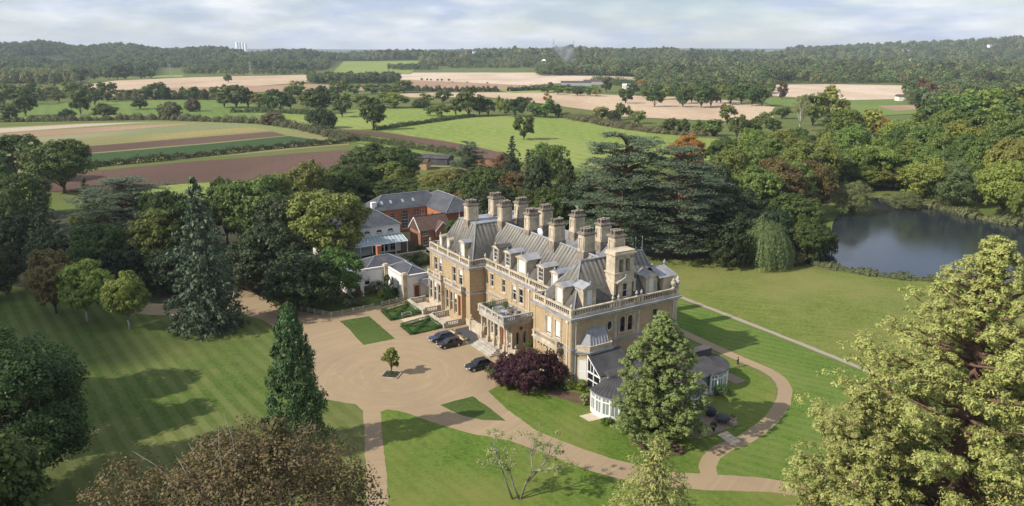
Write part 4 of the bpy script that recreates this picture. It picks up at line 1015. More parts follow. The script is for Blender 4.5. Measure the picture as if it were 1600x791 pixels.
# --- conservatory on the end of the house
cons = empty('conservatory', (HX, HY, 0), HROT, 'white framed conservatory with dark zinc roof and rounded ends beside the mansion', 'conservatory')
def arc_wall(cs, ct, r, a0, a1, n, z0=.55, z1=3.3):
    """curved glazed wall of n bays; angles in the (s, t) plane"""
    pl = MB(fr_st); rail = MB(fr_st)
    P = [(cs + r * math.cos(a0 + (a1 - a0) * k / n), ct + r * math.sin(a0 + (a1 - a0) * k / n)) for k in range(n + 1)]
    Pi = [(cs + (r - .2) * math.cos(a0 + (a1 - a0) * k / n), ct + (r - .2) * math.sin(a0 + (a1 - a0) * k / n)) for k in range(n + 1)]
    Po = [(cs + (r + .18) * math.cos(a0 + (a1 - a0) * k / n), ct + (r + .18) * math.sin(a0 + (a1 - a0) * k / n)) for k in range(n + 1)]
    def seg(b, A, B, i, q0, q1):
        b.add([(*A[i], q0), (*A[i + 1], q0), (*A[i + 1], q1), (*A[i], q1), (*B[i], q0), (*B[i + 1], q0), (*B[i + 1], q1), (*B[i], q1)], [(0, 1, 2, 3), (7, 6, 5, 4), (3, 2, 6, 7), (0, 4, 5, 1)])
    for i in range(n):
        seg(pl, P, Pi, i, 0, z0); seg(rail, P, Pi, i, z1 - .3, z1); seg(rail, P, Pi, i, 2.35, 2.5)
        g = MB(fr_st); mid = [(P[k][0] * .5 + Pi[k][0] * .5, P[k][1] * .5 + Pi[k][1] * .5) for k in range(n + 1)]
        g.add([(*mid[i], z0), (*mid[i + 1], z0), (*mid[i + 1], z1 - .3), (*mid[i], z1 - .3)], [(0, 1, 2, 3)])
        g.build('pane', M['cons_glass'], cons)
        # sash frame in the middle of each bay
        u = np.array(P[i + 1]) - np.array(P[i]); L = np.linalg.norm(u); u /= L
        fq = lambda a, d, z, p=np.array(P[i]), u=u: fr_st(*(p + u * a), z)
        nrm = np.array(((P[i][0] + P[i + 1][0]) / 2 - cs, (P[i][1] + P[i + 1][1]) / 2 - ct)); nrm /= np.linalg.norm(nrm)
        fq = lambda a, d, z, p=np.array(P[i]), u=u, nrm=nrm: fr_st(*(p + u * a + nrm * d), z)
        f = MB(fq); f.box(.1, .2, -.12, -.04, z0, z1 - .3).box(L - .2, L - .1, -.12, -.04, z0, z1 - .3).box(L / 2 - .05, L / 2 + .05, -.12, -.04, z0, z1 - .3).box(.2, L - .2, -.12, -.04, z0, z0 + .1)
        f.build('sash', M['paint_white'], cons)
    for k in range(n + 1):
        rail.lathe((P[k][0] + Pi[k][0]) / 2, (P[k][1] + Pi[k][1]) / 2, [(.12, z0), (.12, z1 - .3)], 6)
    pl.build('plinth', M['render_white'], cons); rail.build('frame', M['paint_white'], cons)
    gut = MB(fr_st)
    for i in range(n): seg(gut, Po, P, i, z1 - .12, z1 + .02)
    gut.build('gutter', M['lead'], cons)
    return Po
plain('cons_glass', (.22, .25, .24), .08, .5)
def cone_roof(Po, z, apex, seams=True):
    b = MB(fr_st); n = len(Po)
    b.add([(*p, z) for p in Po] + [apex], [(i, i + 1, n) for i in range(n - 1)]); o = b.build('roof', M['zinc'], cons)
    q = MB(fr_st)
    for i in range(n - 1):
        for f in (0, .5):
            p = (Po[i][0] * (1 - f) + Po[i + 1][0] * f, Po[i][1] * (1 - f) + Po[i + 1][1] * f)
            q.tube([(*p, z + .02), (apex[0] * .96 + p[0] * .04, apex[1] * .96 + p[1] * .04, apex[2])], .035, 4)
    q.build('roof_seams', M['zinc'], o)
Po = arc_wall(-8.9, 2.4, 4.2, R(-20 - 50), R(-20 - 250), 11)
cone_roof(Po, 3.45, (-7.6, 3.0, 4.7))
Po = arc_wall(-8.6, 18.3, 4.5, R(200), R(55), 9)
cone_roof(Po, 3.45, (-7.6, 17.6, 4.4))
Po = arc_wall(-13.0, 10.7, 3.4, R(285), R(75), 10)
cone_roof(Po, 3.35, (-11.5, 10.7, 4.3))
b = MB(fr_st); b.box(-12.6, -2.2, 3.0, 19.5, 0, .55); b.build('plinth', M['render_white'], cons)
b = MB(fr_st); b.box(-12.4, -2.1, 3.2, 19.3, 2.9, 3.36); b.build('frame', M['paint_white'], cons)
b = MB(fr_st); b.box(-12.2, -2.3, 3.4, 19.1, .55, 2.9); b.build('inner_glazing', M['cons_glass'], cons)
b = MB(fr_st); b.add([(-12.8, 3.0, 3.362), (-2.1, 3.0, 3.362), (-2.1, 19.6, 3.362), (-12.8, 19.6, 3.362), (-7.6, 3.0, 4.55), (-7.6, 19.6, 4.4)], [(0, 4, 5, 3), (4, 1, 2, 5), (0, 1, 4), (2, 3, 5)]); b.build('roof', M['zinc'], cons)
b = MB(fr_st); b.box(-8.4, -7.0, 13.4, 21.2, 3.9, 5.0); b.build('roof_lantern', M['zinc'], cons)
b = MB(fr_st); b.box(-8.5, -6.9, 13.3, 21.3, 5.0, 5.12); b.build('lantern_top', M['zinc'], cons)
# lean-to with white timber gable next to the bay
b = MB(fr_st); b.add([(-2.0, 1.9, 6.0), (-2.0, 8.2, 6.0), (-5.2, 8.2, 3.5), (-5.2, 1.9, 3.5), (-2.0, 1.9, 5.85), (-2.0, 8.2, 5.85), (-5.2, 8.2, 3.35), (-5.2, 1.9, 3.35)], [(0, 1, 2, 3), (7, 6, 5, 4), (0, 3, 7, 4), (3, 2, 6, 7)]); lt = b.build('roof', M['zinc'], cons)
b = MB(fr_st)
for k in range(12): b.tube([(-2.0, 2.1 + k * .55, 6.03), (-5.2, 2.1 + k * .55, 3.53)], .03, 4)
b.build('roof_seams', M['zinc'], lt)
gf = MB(front(2.0))
gf.box(-2.15, -2.0, -.1, .1, .3, 5.8).box(-5.2, -5.05, -.1, .1, .3, 3.4).box(-5.05, -2.15, -.1, .1, 3.15, 3.35).box(-3.65, -3.5, -.1, .1, .3, 4.6).box(-5.05, -2.15, -.08, .08, 2.0, 2.12).box(-5.05, -2.15, -.08, .08, .3, .8)
gf.prof([(-2.0, 5.8), (-2.0, 5.6), (-5.2, 3.2), (-5.2, 3.4)], -.12, .12)
gf.box(-2.9, -2.8, -.1, .1, 3.35, 5.1)
gf.build('timber_gable', M['paint_white'], cons)
MB(front(2.0)).prof([(-2.1, .3), (-5.1, .3), (-5.1, 3.3), (-2.1, 5.6)], -.06, -.04).build('pane', M['glass'], cons)
b = MB(fr_st); b.box(-5.1, -2.1, 2.2, 8.0, .1, 3.3); b.build('inner_wall', M['render_white'], cons)

# ------------------------------------------------------------------ smaller buildings, all on the mansion's axes
def hroot(name, label, cat): return empty(name, (HX, HY, 0), HROT, label, cat)
def hip(parent, s0, s1, t0, t1, z0, z1, mat, along='t', inset=None, name='roof', gable=False, eave=.35, ridge='lead_light'):
    s0, s1, t0, t1 = s0 - eave, s1 + eave, t0 - eave, t1 + eave
    b = MB(fr_st)
    if along == 't':
        i = inset if inset is not None else (s1 - s0) / 2
        i = 0 if gable else i
        m = (s0 + s1) / 2; r0, r1 = (m, t0 + i, z1), (m, t1 - i, z1)
        b.add([(s0, t0, z0), (s1, t0, z0), (s1, t1, z0), (s0, t1, z0), r0, r1], [(0, 3, 5, 4), (1, 4, 5, 2), (0, 4, 1), (2, 5, 3), (0, 1, 2, 3)])
        C = [((s0, t0, z0), r0), ((s1, t0, z0), r0), ((s0, t1, z0), r1), ((s1, t1, z0), r1)]
    else:
        i = inset if inset is not None else (t1 - t0) / 2
        i = 0 if gable else i
        m = (t0 + t1) / 2; r0, r1 = (s0 + i, m, z1), (s1 - i, m, z1)
        b.add([(s0, t0, z0), (s1, t0, z0), (s1, t1, z0), (s0, t1, z0), r0, r1], [(0, 4, 5, 1), (3, 2, 5, 4), (0, 3, 4), (1, 5, 2), (0, 1, 2, 3)])
        C = [((s0, t0, z0), r0), ((s0, t1, z0), r0), ((s1, t0, z0), r1), ((s1, t1, z0), r1)]
    o = b.build(name, M[mat], parent)
    q = MB(fr_st)
    up = lambda p: (p[0], p[1], p[2] + .04)
    q.tube([up(r0), up(r1)], .11, 5)
    if not gable:
        for a, c in C: q.tube([up(a), up(c)], .09, 5)
    q.build('ridge', M[ridge], o)
    return o
def shell(parent, s0, s1, t0, t1, z1, mat, z0=0, name='wall'):
    return MB(fr_st).box(s0, s1, t0, t1, z0, z1).build(name, M[mat], parent)
def holed(parent, fr, a0, a1, z0, z1, holes, mat, name='wall'):
    return wall(fr, a0, a1, z0, z1, holes, .2).build(name, M[mat], parent)
def merlons(parent, fr, a0, a1, z, mat='render_white', h=.75):
    b = MB(fr); b.box(a0, a1, -.3, .06, z, z + .3).box(a0, a1, -.35, .12, z + h, z + h + .16)
    n = int((a1 - a0) / .5)
    for k in range(n): b.box(a0 + k * .5 + .05, a0 + k * .5 + .3, -.26, .02, z + .3, z + h)
    return b.build('parapet', M[mat], parent)

# gate lodge: long white single-storey range with pierced parapets
lod = hroot('lodge', 'low white rendered lodge with pierced parapets and grey slate roofs left of the mansion', 'lodge')
holed(lod, side(61), -13.0, -4.2, 0, 4.2, [(-9.3, -8.1, 1.5, 3.4)], 'render_white')
window(side(61), lod, -9.3, -8.1, 1.5, 3.4, bars=(0, 1), surround=None, sw=.1, blind=.4, sill=True)
holed(lod, front(-4.2), 52, 61.2, 0, 4.2, [(54.5, 55.7, 1.4, 3.3), (57.5, 58.7, 1.4, 3.3)], 'render_white')
for a in (54.5, 57.5): window(front(-4.2), lod, a, a + 1.2, 1.4, 3.3, bars=(1, 1), surround=None, sw=.1)
holed(lod, side(52), -4.2, 2.6, 0, 4.2, [(-1.9, -.8, .1, 2.7)], 'render_white')
MB(side(52)).box(-1.9, -.8, -.15, -.08, .1, 2.7).build('door', M['door_brown'], lod)
b = MB(side(52)); b.box(-2.15, -1.9, 0, .06, .1, 2.9).box(-.8, -.55, 0, .06, .1, 2.9).box(-2.2, -.5, 0, .1, 2.9, 3.1); b.build('door_surround', M['stone'], lod)
shell(lod, 61.3, 70, -13.0, 2.4, 4.2, 'render_white'); shell(lod, 52.3, 61, -3.9, 2.5, 4.15, 'render_white')
merlons(lod, side(61), -13.0, -4.4, 4.2); merlons(lod, front(-4.2), 52.4, 61.0, 4.2); merlons(lod, side(52), -3.9, 2.6, 4.2)
for s, t in ((52.2, -4.0), (60.8, -4.5)):
    b = MB(fr_st); b.box(s - .45, s + .45, t - .45, t + .45, 0, 5.2).box(s - .6, s + .6, t - .6, t + .6, 5.2, 5.4).box(s - .4, s + .4, t - .4, t + .4, 5.4, 5.7); b.build('pier', M['stone'], lod)
hip(lod, 61.6, 69.5, -9.0, 2.2, 4.5, 6.3, 'blue_slate', 't', eave=.0); hip(lod, 52.6, 62.5, -3.6, 2.3, 4.5, 6.0, 'blue_slate', 's', eave=.0)
hip(lod, 47.6, 52.5, -1.0, 5.5, 3.6, 4.6, 'blue_slate', 's', eave=0)
b = MB(fr_st); b.add([(61.6, -12.6, 4.5), (68, -12.6, 4.5), (68, -9.4, 4.5), (61.6, -9.4, 4.5), (62.2, -11, 5.7), (67.4, -11, 5.7)], [(0, 4, 5, 1), (3, 2, 5, 4), (0, 3, 4), (1, 5, 2)]); gl = b.build('glass_roof', M['glass_roof'], lod)
b = MB(fr_st)
for k in range(8): b.tube([(61.9 + k * .85, -12.6, 4.53), (62.3 + k * .75, -11, 5.73)], .04, 4); b.tube([(61.9 + k * .85, -9.4, 4.53), (62.3 + k * .75, -11, 5.73)], .04, 4)
b.build('glazing_bars', M['paint_white'], gl)
# porch of the lodge
b = MB(fr_st); b.box(58.6, 61, -13.0, -12.5, 0, 3.3).box(58.6, 61, -10.9, -10.4, 0, 3.3).box(58.5, 61, -13.1, -10.3, 3.3, 3.6)
b.build('porch', M['paint_white'], lod)
b = MB(side(58.62)); w_ = wall(side(58.6), -12.5, -10.9, 0, 3.3, [(-12.3, -11.1, .1, 2.6, 'arch')], .15); w_.build('porch_front', M['paint_white'], lod)
MB(side(58.9)).box(-12.4, -11.0, -.05, 0, .1, 2.7).build('door', M['door_brown'], lod)
b = MB(fr_st); b.add([(58.4, -13.2, 3.6), (61.2, -13.2, 3.6), (61.2, -10.2, 3.6), (58.4, -10.2, 3.6), (59.8, -11.7, 4.3)], [(0, 1, 4), (1, 2, 4), (2, 3, 4), (3, 0, 4)]); b.build('porch_roof', M['lead'], lod)
b = MB(fr_st); b.box(68.6, 69.6, -3.2, -2.2, 5, 7.4).box(68.5, 69.7, -3.3, -2.1, 7.4, 7.6); b.build('chimney', M['red_brick'], lod)

# white villa with a glazed verandah
vil = hroot('villa', 'white villa with lunette windows and striped glass verandah behind the lodge', 'house')
shell(vil, 89.3, 98, -9, 11, 7.0, 'render_white')
holed(vil, side(89), -9, 11, 0, 7.0, [(4.6, 6.2, 5.4, 6.2, 'arch'), (7.6, 9.2, 5.4, 6.2, 'arch'), (1.4, 3.0, 5.4, 6.2, 'arch'), (3.5, 4.8, .3, 2.9), (5.6, 7.6, .3, 2.9), (8.2, 9.6, .3, 2.9)], 'paint_white')
for a in (4.6, 7.6, 1.4): window(side(89), vil, a, a + 1.6, 5.4, 6.2, bars=(1, 0), surround=None, sill=True, sw=.1)
for a, c in ((3.5, 4.8), (5.6, 7.6), (8.2, 9.6)): window(side(89), vil, a, c, .3, 2.9, bars=(1, 1), surround=None, sill=False)
b = MB(fr_st); b.box(88.8, 98.3, -9.2, 11.2, 6.9, 7.1); b.build('eaves', M['paint_white'], vil)
hip(vil, 89, 98, -9, 11, 7.1, 10.2, 'blue_slate', 't')
b = MB(side(89)); b.add([(-4, 0, 4.7), (11.2, 0, 4.7), (11.6, 3.4, 3.2), (-4.4, 3.4, 3.2)], [(0, 1, 2, 3)]); vr = b.build('verandah_roof', M['glass_roof'], vil)
b = MB(side(89))
for k in range(17): b.tube([(-4 + k * .95, 0, 4.74), (-4.4 + k * 1.0, 3.4, 3.24)], .06, 4)
b.tube([(-4.4, 3.4, 3.2), (11.6, 3.4, 3.2)], .1, 5); b.build('glazing_bars', M['paint_white'], vr)
for k in range(6):
    MB(side(89)).box(-4.2 + k * 3.1, -4.0 + k * 3.1, 3.2, 3.4, 0, 3.2).build('post', M['paint_white'], vil)

# red brick coach house with two great arched windows
coa = hroot('coach_house', 'red brick coach house with two tall arched white windows and blue slate roof', 'house')
ch_h = [(16.5, 18.0, 3.6, 5.4), (19.8, 22.0, .6, 5.9, 'arch'), (23.2, 25.4, .6, 5.9, 'arch')]
holed(coa, side(108.5), 11.5, 27.6, 0, 6.5, ch_h, 'red_brick')
holed(coa, front(27.6), 96, 108.5, 0, 6.5, [(99, 100.2, 3.8, 5.3), (104, 105.2, 3.8, 5.3)], 'red_brick')
for a in (99, 104): window(front(27.6), coa, a, a + 1.2, 3.8, 5.3, bars=(1, 1), surround=None)
shell(coa, 108.8, 117, 11.5, 27.5, 6.48, 'red_brick'); shell(coa, 96.2, 117, 27.9, 38, 6.48, 'red_brick')
window(side(108.5), coa, 16.5, 18.0, 3.6, 5.4, bars=(2, 2), surround=None)
for h in ch_h[1:]: window(side(108.5), coa, *h[:4], arch=True, bars=(4, 5), surround='brown_brick', sw=.22, sill=False, proud=.05, frame_w=.1)
b = MB(side(108.5)); window(side(108.48), coa, 26.0, 27.0, 4.2, 5.7, bars=(1, 2), surround=None, depth=-.02)
hip(coa, 108.5, 117, 11.5, 34, 6.5, 10.0, 'blue_slate', 't'); hip(coa, 96, 117, 27.6, 38, 6.52, 10.05, 'blue_slate', 's')
for t in (14.5, 17.2, 20.8, 24.0):
    b = MB(side(110.2)); b.add([(t, .1, 8.0), (t + .7, .1, 8.0), (t + .7, -.7, 8.75), (t, -.7, 8.75)], [(0, 1, 2, 3)]); b.build('rooflight', M['glass_roof'], coa)
b = MB(fr_st); b.box(109.5, 110.9, 11.6, 13.0, 7, 8.8); b.build('dormer', M['paint_white'], coa)

# brown tiled cottage
cot = hroot('cottage', 'small brown brick cottage with plain tile roof and white-edged gables', 'house')
shell(cot, 86.7, 93, 15.7, 24, 5.0, 'brown_brick')
holed(cot, side(86.5), 15.5, 24, 0, 5.0, [(16.4, 17.6, 1.2, 2.6), (16.3, 17.7, 3.7, 4.85)], 'brown_brick')
window(side(86.5), cot, 16.4, 17.6, 1.2, 2.6, bars=(1, 1), surround=None); window(side(86.5), cot, 16.3, 17.7, 3.7, 4.85, bars=(1, 1), surround=None)
b = MB(front(15.5)); b.prof([(86.5, 0), (93, 0), (93, 5), (89.75, 8.0), (86.5, 5)], -.2, 0); b.build('gable_wall', M['brown_brick'], cot)
hip(cot, 86.5, 93, 15.5, 24, 5.0, 8.2, 'brown_tile', 't', gable=True, ridge='brown_tile', eave=.3)
b = MB(front(15.15))
for x0, z0, x1, z1 in ((86.15, 4.9, 89.75, 8.2), (93.35, 4.9, 89.75, 8.2)): b.prof([(x0, z0), (x1, z1), (x1, z1 - .3), (x0, z0 - .3)], -.05, .04)
b.build('bargeboard', M['paint_white'], cot)
b = MB(side(86.5)); b.prof([(19.6, 3.0), (23.4, 3.0), (23.4, 5.0), (21.5, 6.8), (19.6, 5.0)], -2.6, .7); b.build('cross_gable', M['brown_brick'], cot)
b = MB(side(86.5)); b.add([(19.3, 1.0, 4.75), (21.5, 1.0, 6.95), (23.7, 1.0, 4.75), (19.3, -3, 4.75), (21.5, -3, 6.95), (23.7, -3, 4.75)], [(0, 1, 4, 3), (1, 2, 5, 4)]); b.build('roof', M['brown_tile'], cot)
b = MB(side(86.5))
for x0, x1 in ((19.3, 21.5), (23.7, 21.5)): b.prof([(x0, 4.75), (x1, 6.98), (x1, 6.72), (x0, 4.5)], .98, 1.06)
b.build('bargeboard', M['paint_white'], cot)

# long slate-roofed stable range behind the mansion's chimneys
stb = hroot('stable_range', 'long low stable range with blue slate roof behind the mansion chimneys', 'building')
shell(stb, 84, 92, 37, 62, 4.8, 'red_brick'); hip(stb, 84, 92, 37, 62, 4.8, 8.4, 'blue_slate', 't')
# garden walls and courts behind the lodge
for lab, s0, s1, t0, t1, h in (('buff brick garden wall behind the lodge', 79.6, 80.0, 2, 13, 1.7), ('brick garden wall by the cottage path', 72, 79.6, 12.6, 13.0, 1.6)):
    w_ = hroot('garden_wall', lab, 'wall')
    MB(fr_st).box(s0, s1, t0, t1, 0, h).build('wall', M['garden_brick'], w_)
    MB(fr_st).box(s0 - .08, s1 + .08, t0 - .08, t1 + .08, h, h + .12).build('coping', M['stone'], w_)
sheet('court', [W(72, 13)[:2], W(86, 12)[:2], W(86, 28)[:2], W(52, 26)[:2], W(52, 6)[:2], W(66, 5)[:2]], .02, M['gravel'], 'shaded service court between lodge, cottage and mansion')

# barns beyond the trees
def barn(name, px, w, l, h, hr, rot, wallm, roofm, label):
    r = empty(name, (px[0], px[1], 0), rot, label, 'barn')
    MB().box(-w / 2, w / 2, -l / 2, l / 2, 0, h).build('wall', M[wallm], r)
    b = MB(); b.add([(-w / 2 - .4, -l / 2 - .4, h), (w / 2 + .4, -l / 2 - .4, h), (w / 2 + .4, l / 2 + .4, h), (-w / 2 - .4, l / 2 + .4, h), (0, -l / 2 - .4, h + hr), (0, l / 2 + .4, h + hr)], [(0, 3, 5, 4), (1, 4, 5, 2), (0, 4, 1), (2, 5, 3), (0, 1, 2, 3)])
    b.build('roof', M[roofm], r)
    b = MB(); b.box(w / 2, w / 2 + .06, -l / 4, l / 4, 0, h * .75); b.build('door', M['door_brown'], r)
    return r
barn('long_barn', (-37.99, 338.27), 9, 22, 3.2, 1.2, R(75), 'zinc', 'zinc', 'long dark roofed barn beyond the trees behind the coach house')
barn('brick_barn', (-40.78, 323.30), 6, 10, 3.2, 1.2, R(80), 'garden_brick', 'brown_tile', 'small pinkish brick barn in front of the long dark barn')
barn('farmhouse', (-8.91, 326.92), 8, 11, 4.5, 2.6, R(70), 'brown_brick', 'brown_tile', 'red brick farmhouse roof showing between the trees behind the mansion')
for i, (p, l, w, rm, lab) in enumerate((((89.31, 1078.28), 42, 14, 'zinc', 'long dark farm shed left in the far farmyard'), ((127.65, 1117.27), 48, 14, 'brown_tile', 'long grey farm shed in the middle of the far farmyard'), ((152.11, 991.63), 20, 14, 'dish_white', 'white roofed farm building right in the far farmyard'), ((164.82, 1137.83), 30, 12, 'lead', 'pale roofed shed at the back of the far farmyard'), ((386.61, 758.72), 14, 10, 'brown_tile', 'farmhouse among trees on the right beside the pale field'))):
    barn('farm_shed', p, w, l, 4.5, 2.0, R(86), 'render_white' if i in (2, 4) else 'metal_grey', rm, lab)

# ------------------------------------------------------------------ trees
RNG = np.random.default_rng(11)
def unit(v): return v / np.maximum(np.linalg.norm(v, axis=-1, keepdims=True), 1e-6)
def rdir(n, up=0.0):
    v = RNG.normal(size=(n, 3)); v = unit(v); v[:, 2] += up
    return unit(v)
def leaf_mesh(name, P, out, size, mat, up=.3, jit=.42, aspect=.6, along=None, alj=.5, bend=.0):
    """one four-cornered leaf spray per point; out = outward direction, along = growing direction"""
    n = len(P)
    nrm = unit(out + np.array((0, 0, up)) + RNG.normal(size=(n, 3)) * jit)
    if along is None: d = RNG.normal(size=(n, 3))
    else: d = along + RNG.normal(size=(n, 3)) * alj
    d = unit(d - nrm * np.sum(d * nrm, 1, keepdims=True))
    s = np.cross(d, nrm)
    L = (np.asarray(size) * RNG.uniform(.6, 1.35, n))[:, None]
    Wd = L * aspect
    a = P - d * L * .5; c = P + d * L * .5
    V = np.stack([a, P + s * Wd * .5 - nrm * L * .12, c, P - s * Wd * .5 - nrm * L * .12], 1).reshape(-1, 3)
    F = np.arange(4 * n).reshape(-1, 4)
    return np_mesh(name, V, F, mat)
def sub_leaves(C, rad, k, flat=.75, upb=.25, inner=.55):
    """k leaves in each clump"""
    n = len(C); d = rdir(n * k, upb)
    rr = np.repeat(rad, k)[:, None] * RNG.uniform(inner, 1.08, (n * k, 1))
    P = np.repeat(C, k, 0) + d * rr * np.array((1, 1, flat))
    return P, d
def limb_mesh(name, limbs, mat, n=6):
    b = MB()
    for pts, rad in limbs: b.tube(pts, rad, n)
    return b.mesh(name, mat, True)
def curve_to(a, b, sag=.15, k=4):
    a, b = np.array(a, float), np.array(b, float); out = []
    off = RNG.normal(size=3) * np.linalg.norm(b - a) * .06
    for i in range(k + 1):
        t = i / k; p = a + (b - a) * t + off * math.sin(math.pi * t); p[2] += sag * np.linalg.norm(b - a) * math.sin(math.pi * t) * .5
        out.append(tuple(p))
    return out

def broadleaf(h, r, th, lobes, msub, k, leaf, mat, bark='bark', flat=.8, droop=0., aspect=.65, keep=.6, twigs=0, lobe_r=.46, spread=(.48, .70), sub_r=(.10, .19), trunk_k=1.0):
    zc, rz = (h + th) / 2, (h - th) / 2
    C0 = np.array((0, 0, zc)); E = np.array((r, r, rz))
    i = np.arange(lobes) + .5
    phi = np.arccos(1 - 2 * i / lobes * .92); tht = math.pi * (1 + 5 ** .5) * i
    D = np.stack([np.cos(tht) * np.sin(phi), np.sin(tht) * np.sin(phi), np.cos(phi)], 1) + RNG.normal(size=(lobes, 3)) * .16
    D = unit(D)
    LC = C0 + D * E * RNG.uniform(*spread, (lobes, 1))
    LR = r * RNG.uniform(lobe_r * .75, lobe_r * 1.2, lobes)
    S, SR_ = [], []
    for c, q in zip(LC, LR):
        d = rdir(msub, .15); p = c + d * q * np.array((1, 1, flat)) * RNG.uniform(.75, 1.05, (msub, 1))
        kk = np.linalg.norm((p - C0) / E, axis=1) > keep
        p = p[kk]; p[:, 2] -= droop * np.maximum(0, np.hypot(p[:, 0], p[:, 1]) / r - .4) * r
        p = p[p[:, 2] > th * .5]
        S.append(p); SR_.append(r * RNG.uniform(*sub_r, len(p)))
    S, SR_ = np.concatenate(S), np.concatenate(SR_)
    P, d = sub_leaves(S, SR_, k)
    ni = (50 if leaf >= .4 else 110) * lobes; li = RNG.integers(0, lobes, ni); dI = rdir(ni); PI = LC[li] + dI * (LR[li] * RNG.uniform(.2, .85, ni))[:, None] * np.array((1, 1, flat))
    PI[:, 2] = np.maximum(PI[:, 2], th * .6)
    P, d = np.concatenate([P, PI]), np.concatenate([d, dI])
    crown = leaf_mesh('crown', P, d + unit(P - C0) * .5, np.concatenate([np.full(len(P) - ni, leaf), np.full(ni, leaf * 1.7 if leaf < .4 else max(leaf * 1.7, r * .11))]), M[mat], aspect=aspect)
    tr = max(.12, h * .022) * trunk_k
    limbs = [([(0, 0, -.2), (0, 0, th * .6), (RNG.normal() * .2, RNG.normal() * .2, zc)], [tr * 1.35, tr, tr * .45])]
    for c in LC:
        z = th * RNG.uniform(.7, 1.1); limbs.append((curve_to((0, 0, z), c, .2), [tr * .5, tr * .4, tr * .3, tr * .2, tr * .1]))
    for c in S[RNG.choice(len(S), min(twigs, len(S)), False)] if twigs else []:
        o = c + unit(c - C0) * r * .16 + np.array((0, 0, r * .05)); m = C0 + (c - C0) * .6
        limbs.append((curve_to(m, o, .1, 3), [tr * .14, tr * .1, tr * .07, tr * .025]))
    return limb_mesh('trunk', limbs, M[bark]), crown

def conifer(h, r, levels, per, k, leaf, mat, bark='bark', z0=.04, prof=1.0, droop=.25, tip=.0, clump=.16, aspect=.45, jitter=.12, upcurl=.1):
    """whorled conifer: clumps of sprays along drooping branches"""
    S, SR_, O = [], [], []; limbs = [([(0, 0, -.2), (0, 0, h * .5), (0, 0, h * .97)], [h * .02, h * .012, .03])]
    for i in range(levels):
        f = i / (levels - 1); z = h * (z0 + (1 - z0) * f)
        ln = r * ((1 - f) ** prof * .95 + .05) * RNG.uniform(.85, 1.12)
        if f < .1: ln *= .8 + 2 * f
        n = max(3, int(per * (1 - f * .7)))
        a0 = RNG.uniform(0, 7)
        for q in range(n):
            a = a0 + 2 * math.pi * q / n + RNG.normal() * .15; l = ln * RNG.uniform(.72, 1.12)
            dv = np.array((math.cos(a), math.sin(a), 0)); m = max(2, int(l / (r * clump * 1.1)))
            for u in np.linspace(.3, 1, m):
                zz_ = z - droop * l * u * u + upcurl * l * u ** 4
                S.append(dv * l * u + np.array((0, 0, zz_)) + RNG.normal(size=3) * r * jitter * .25); SR_.append(r * clump * RNG.uniform(.7, 1.2) * (.55 + .45 * (1 - f))); O.append(dv)
            if q % 2 == 0: limbs.append(([(0, 0, z), tuple(dv * l * .5 + np.array((0, 0, z - droop * l * .25)))], [h * .005, h * .002]))
    S, SR_, O = np.array(S), np.array(SR_), np.array(O)
    keep = S[:, 2] > .1; S, SR_, O = S[keep], SR_[keep], O[keep]
    P, d = sub_leaves(S, SR_, k, .6, .15)
    along = np.repeat(O, k, 0) + np.array((0, 0, -droop)) + d * .6
    crown = leaf_mesh('crown', P, d + np.repeat(O, k, 0) * .3, leaf, M[mat], up=.4, jit=.45, aspect=aspect, along=along)
    return limb_mesh('trunk', limbs, M[bark], 5), crown

def column(h, r, n, leaf, mat, bark='bark', power=.6, tips=3, base=.5, rough=.16):
    """dense upright column of rising sprays, a little ragged"""
    f = RNG.uniform(0, 1, n) ** .85
    a = RNG.uniform(0, 2 * math.pi, n)
    lump = 1 + rough * np.sin(a * 3 + f * 19) + rough * .8 * np.sin(a * 5 - f * 41) + rough * .7 * np.sin(a * 2 + f * 67)
    rad = r * np.minimum(1, (f / .08 + base)) * np.maximum((1 - f), 0.004) ** power * lump
    kc = 26
    C = np.stack([np.cos(a) * rad * RNG.uniform(.82, 1.02, n), np.sin(a) * rad * RNG.uniform(.82, 1.02, n), .15 + f * h * .985], 1)
    out = unit(np.stack([np.cos(a), np.sin(a), np.full(n, .25)], 1))
    P = np.repeat(C, kc, 0) + RNG.normal(size=(n * kc, 3)) * np.array((.5, .5, .75)) * r * .14 * (.35 + .65 * np.repeat((1 - f), kc)[:, None])
    d = np.repeat(out, kc, 0)
    crown = leaf_mesh('crown', P, d, leaf, M[mat], up=.1, jit=.5, aspect=.42, along=np.array((0, 0, 1.)) + d * .55, alj=.35)
    return limb_mesh('trunk', [([(0, 0, -.2), (0, 0, h * .9)], [r * .13, .03])], M[bark]), crown

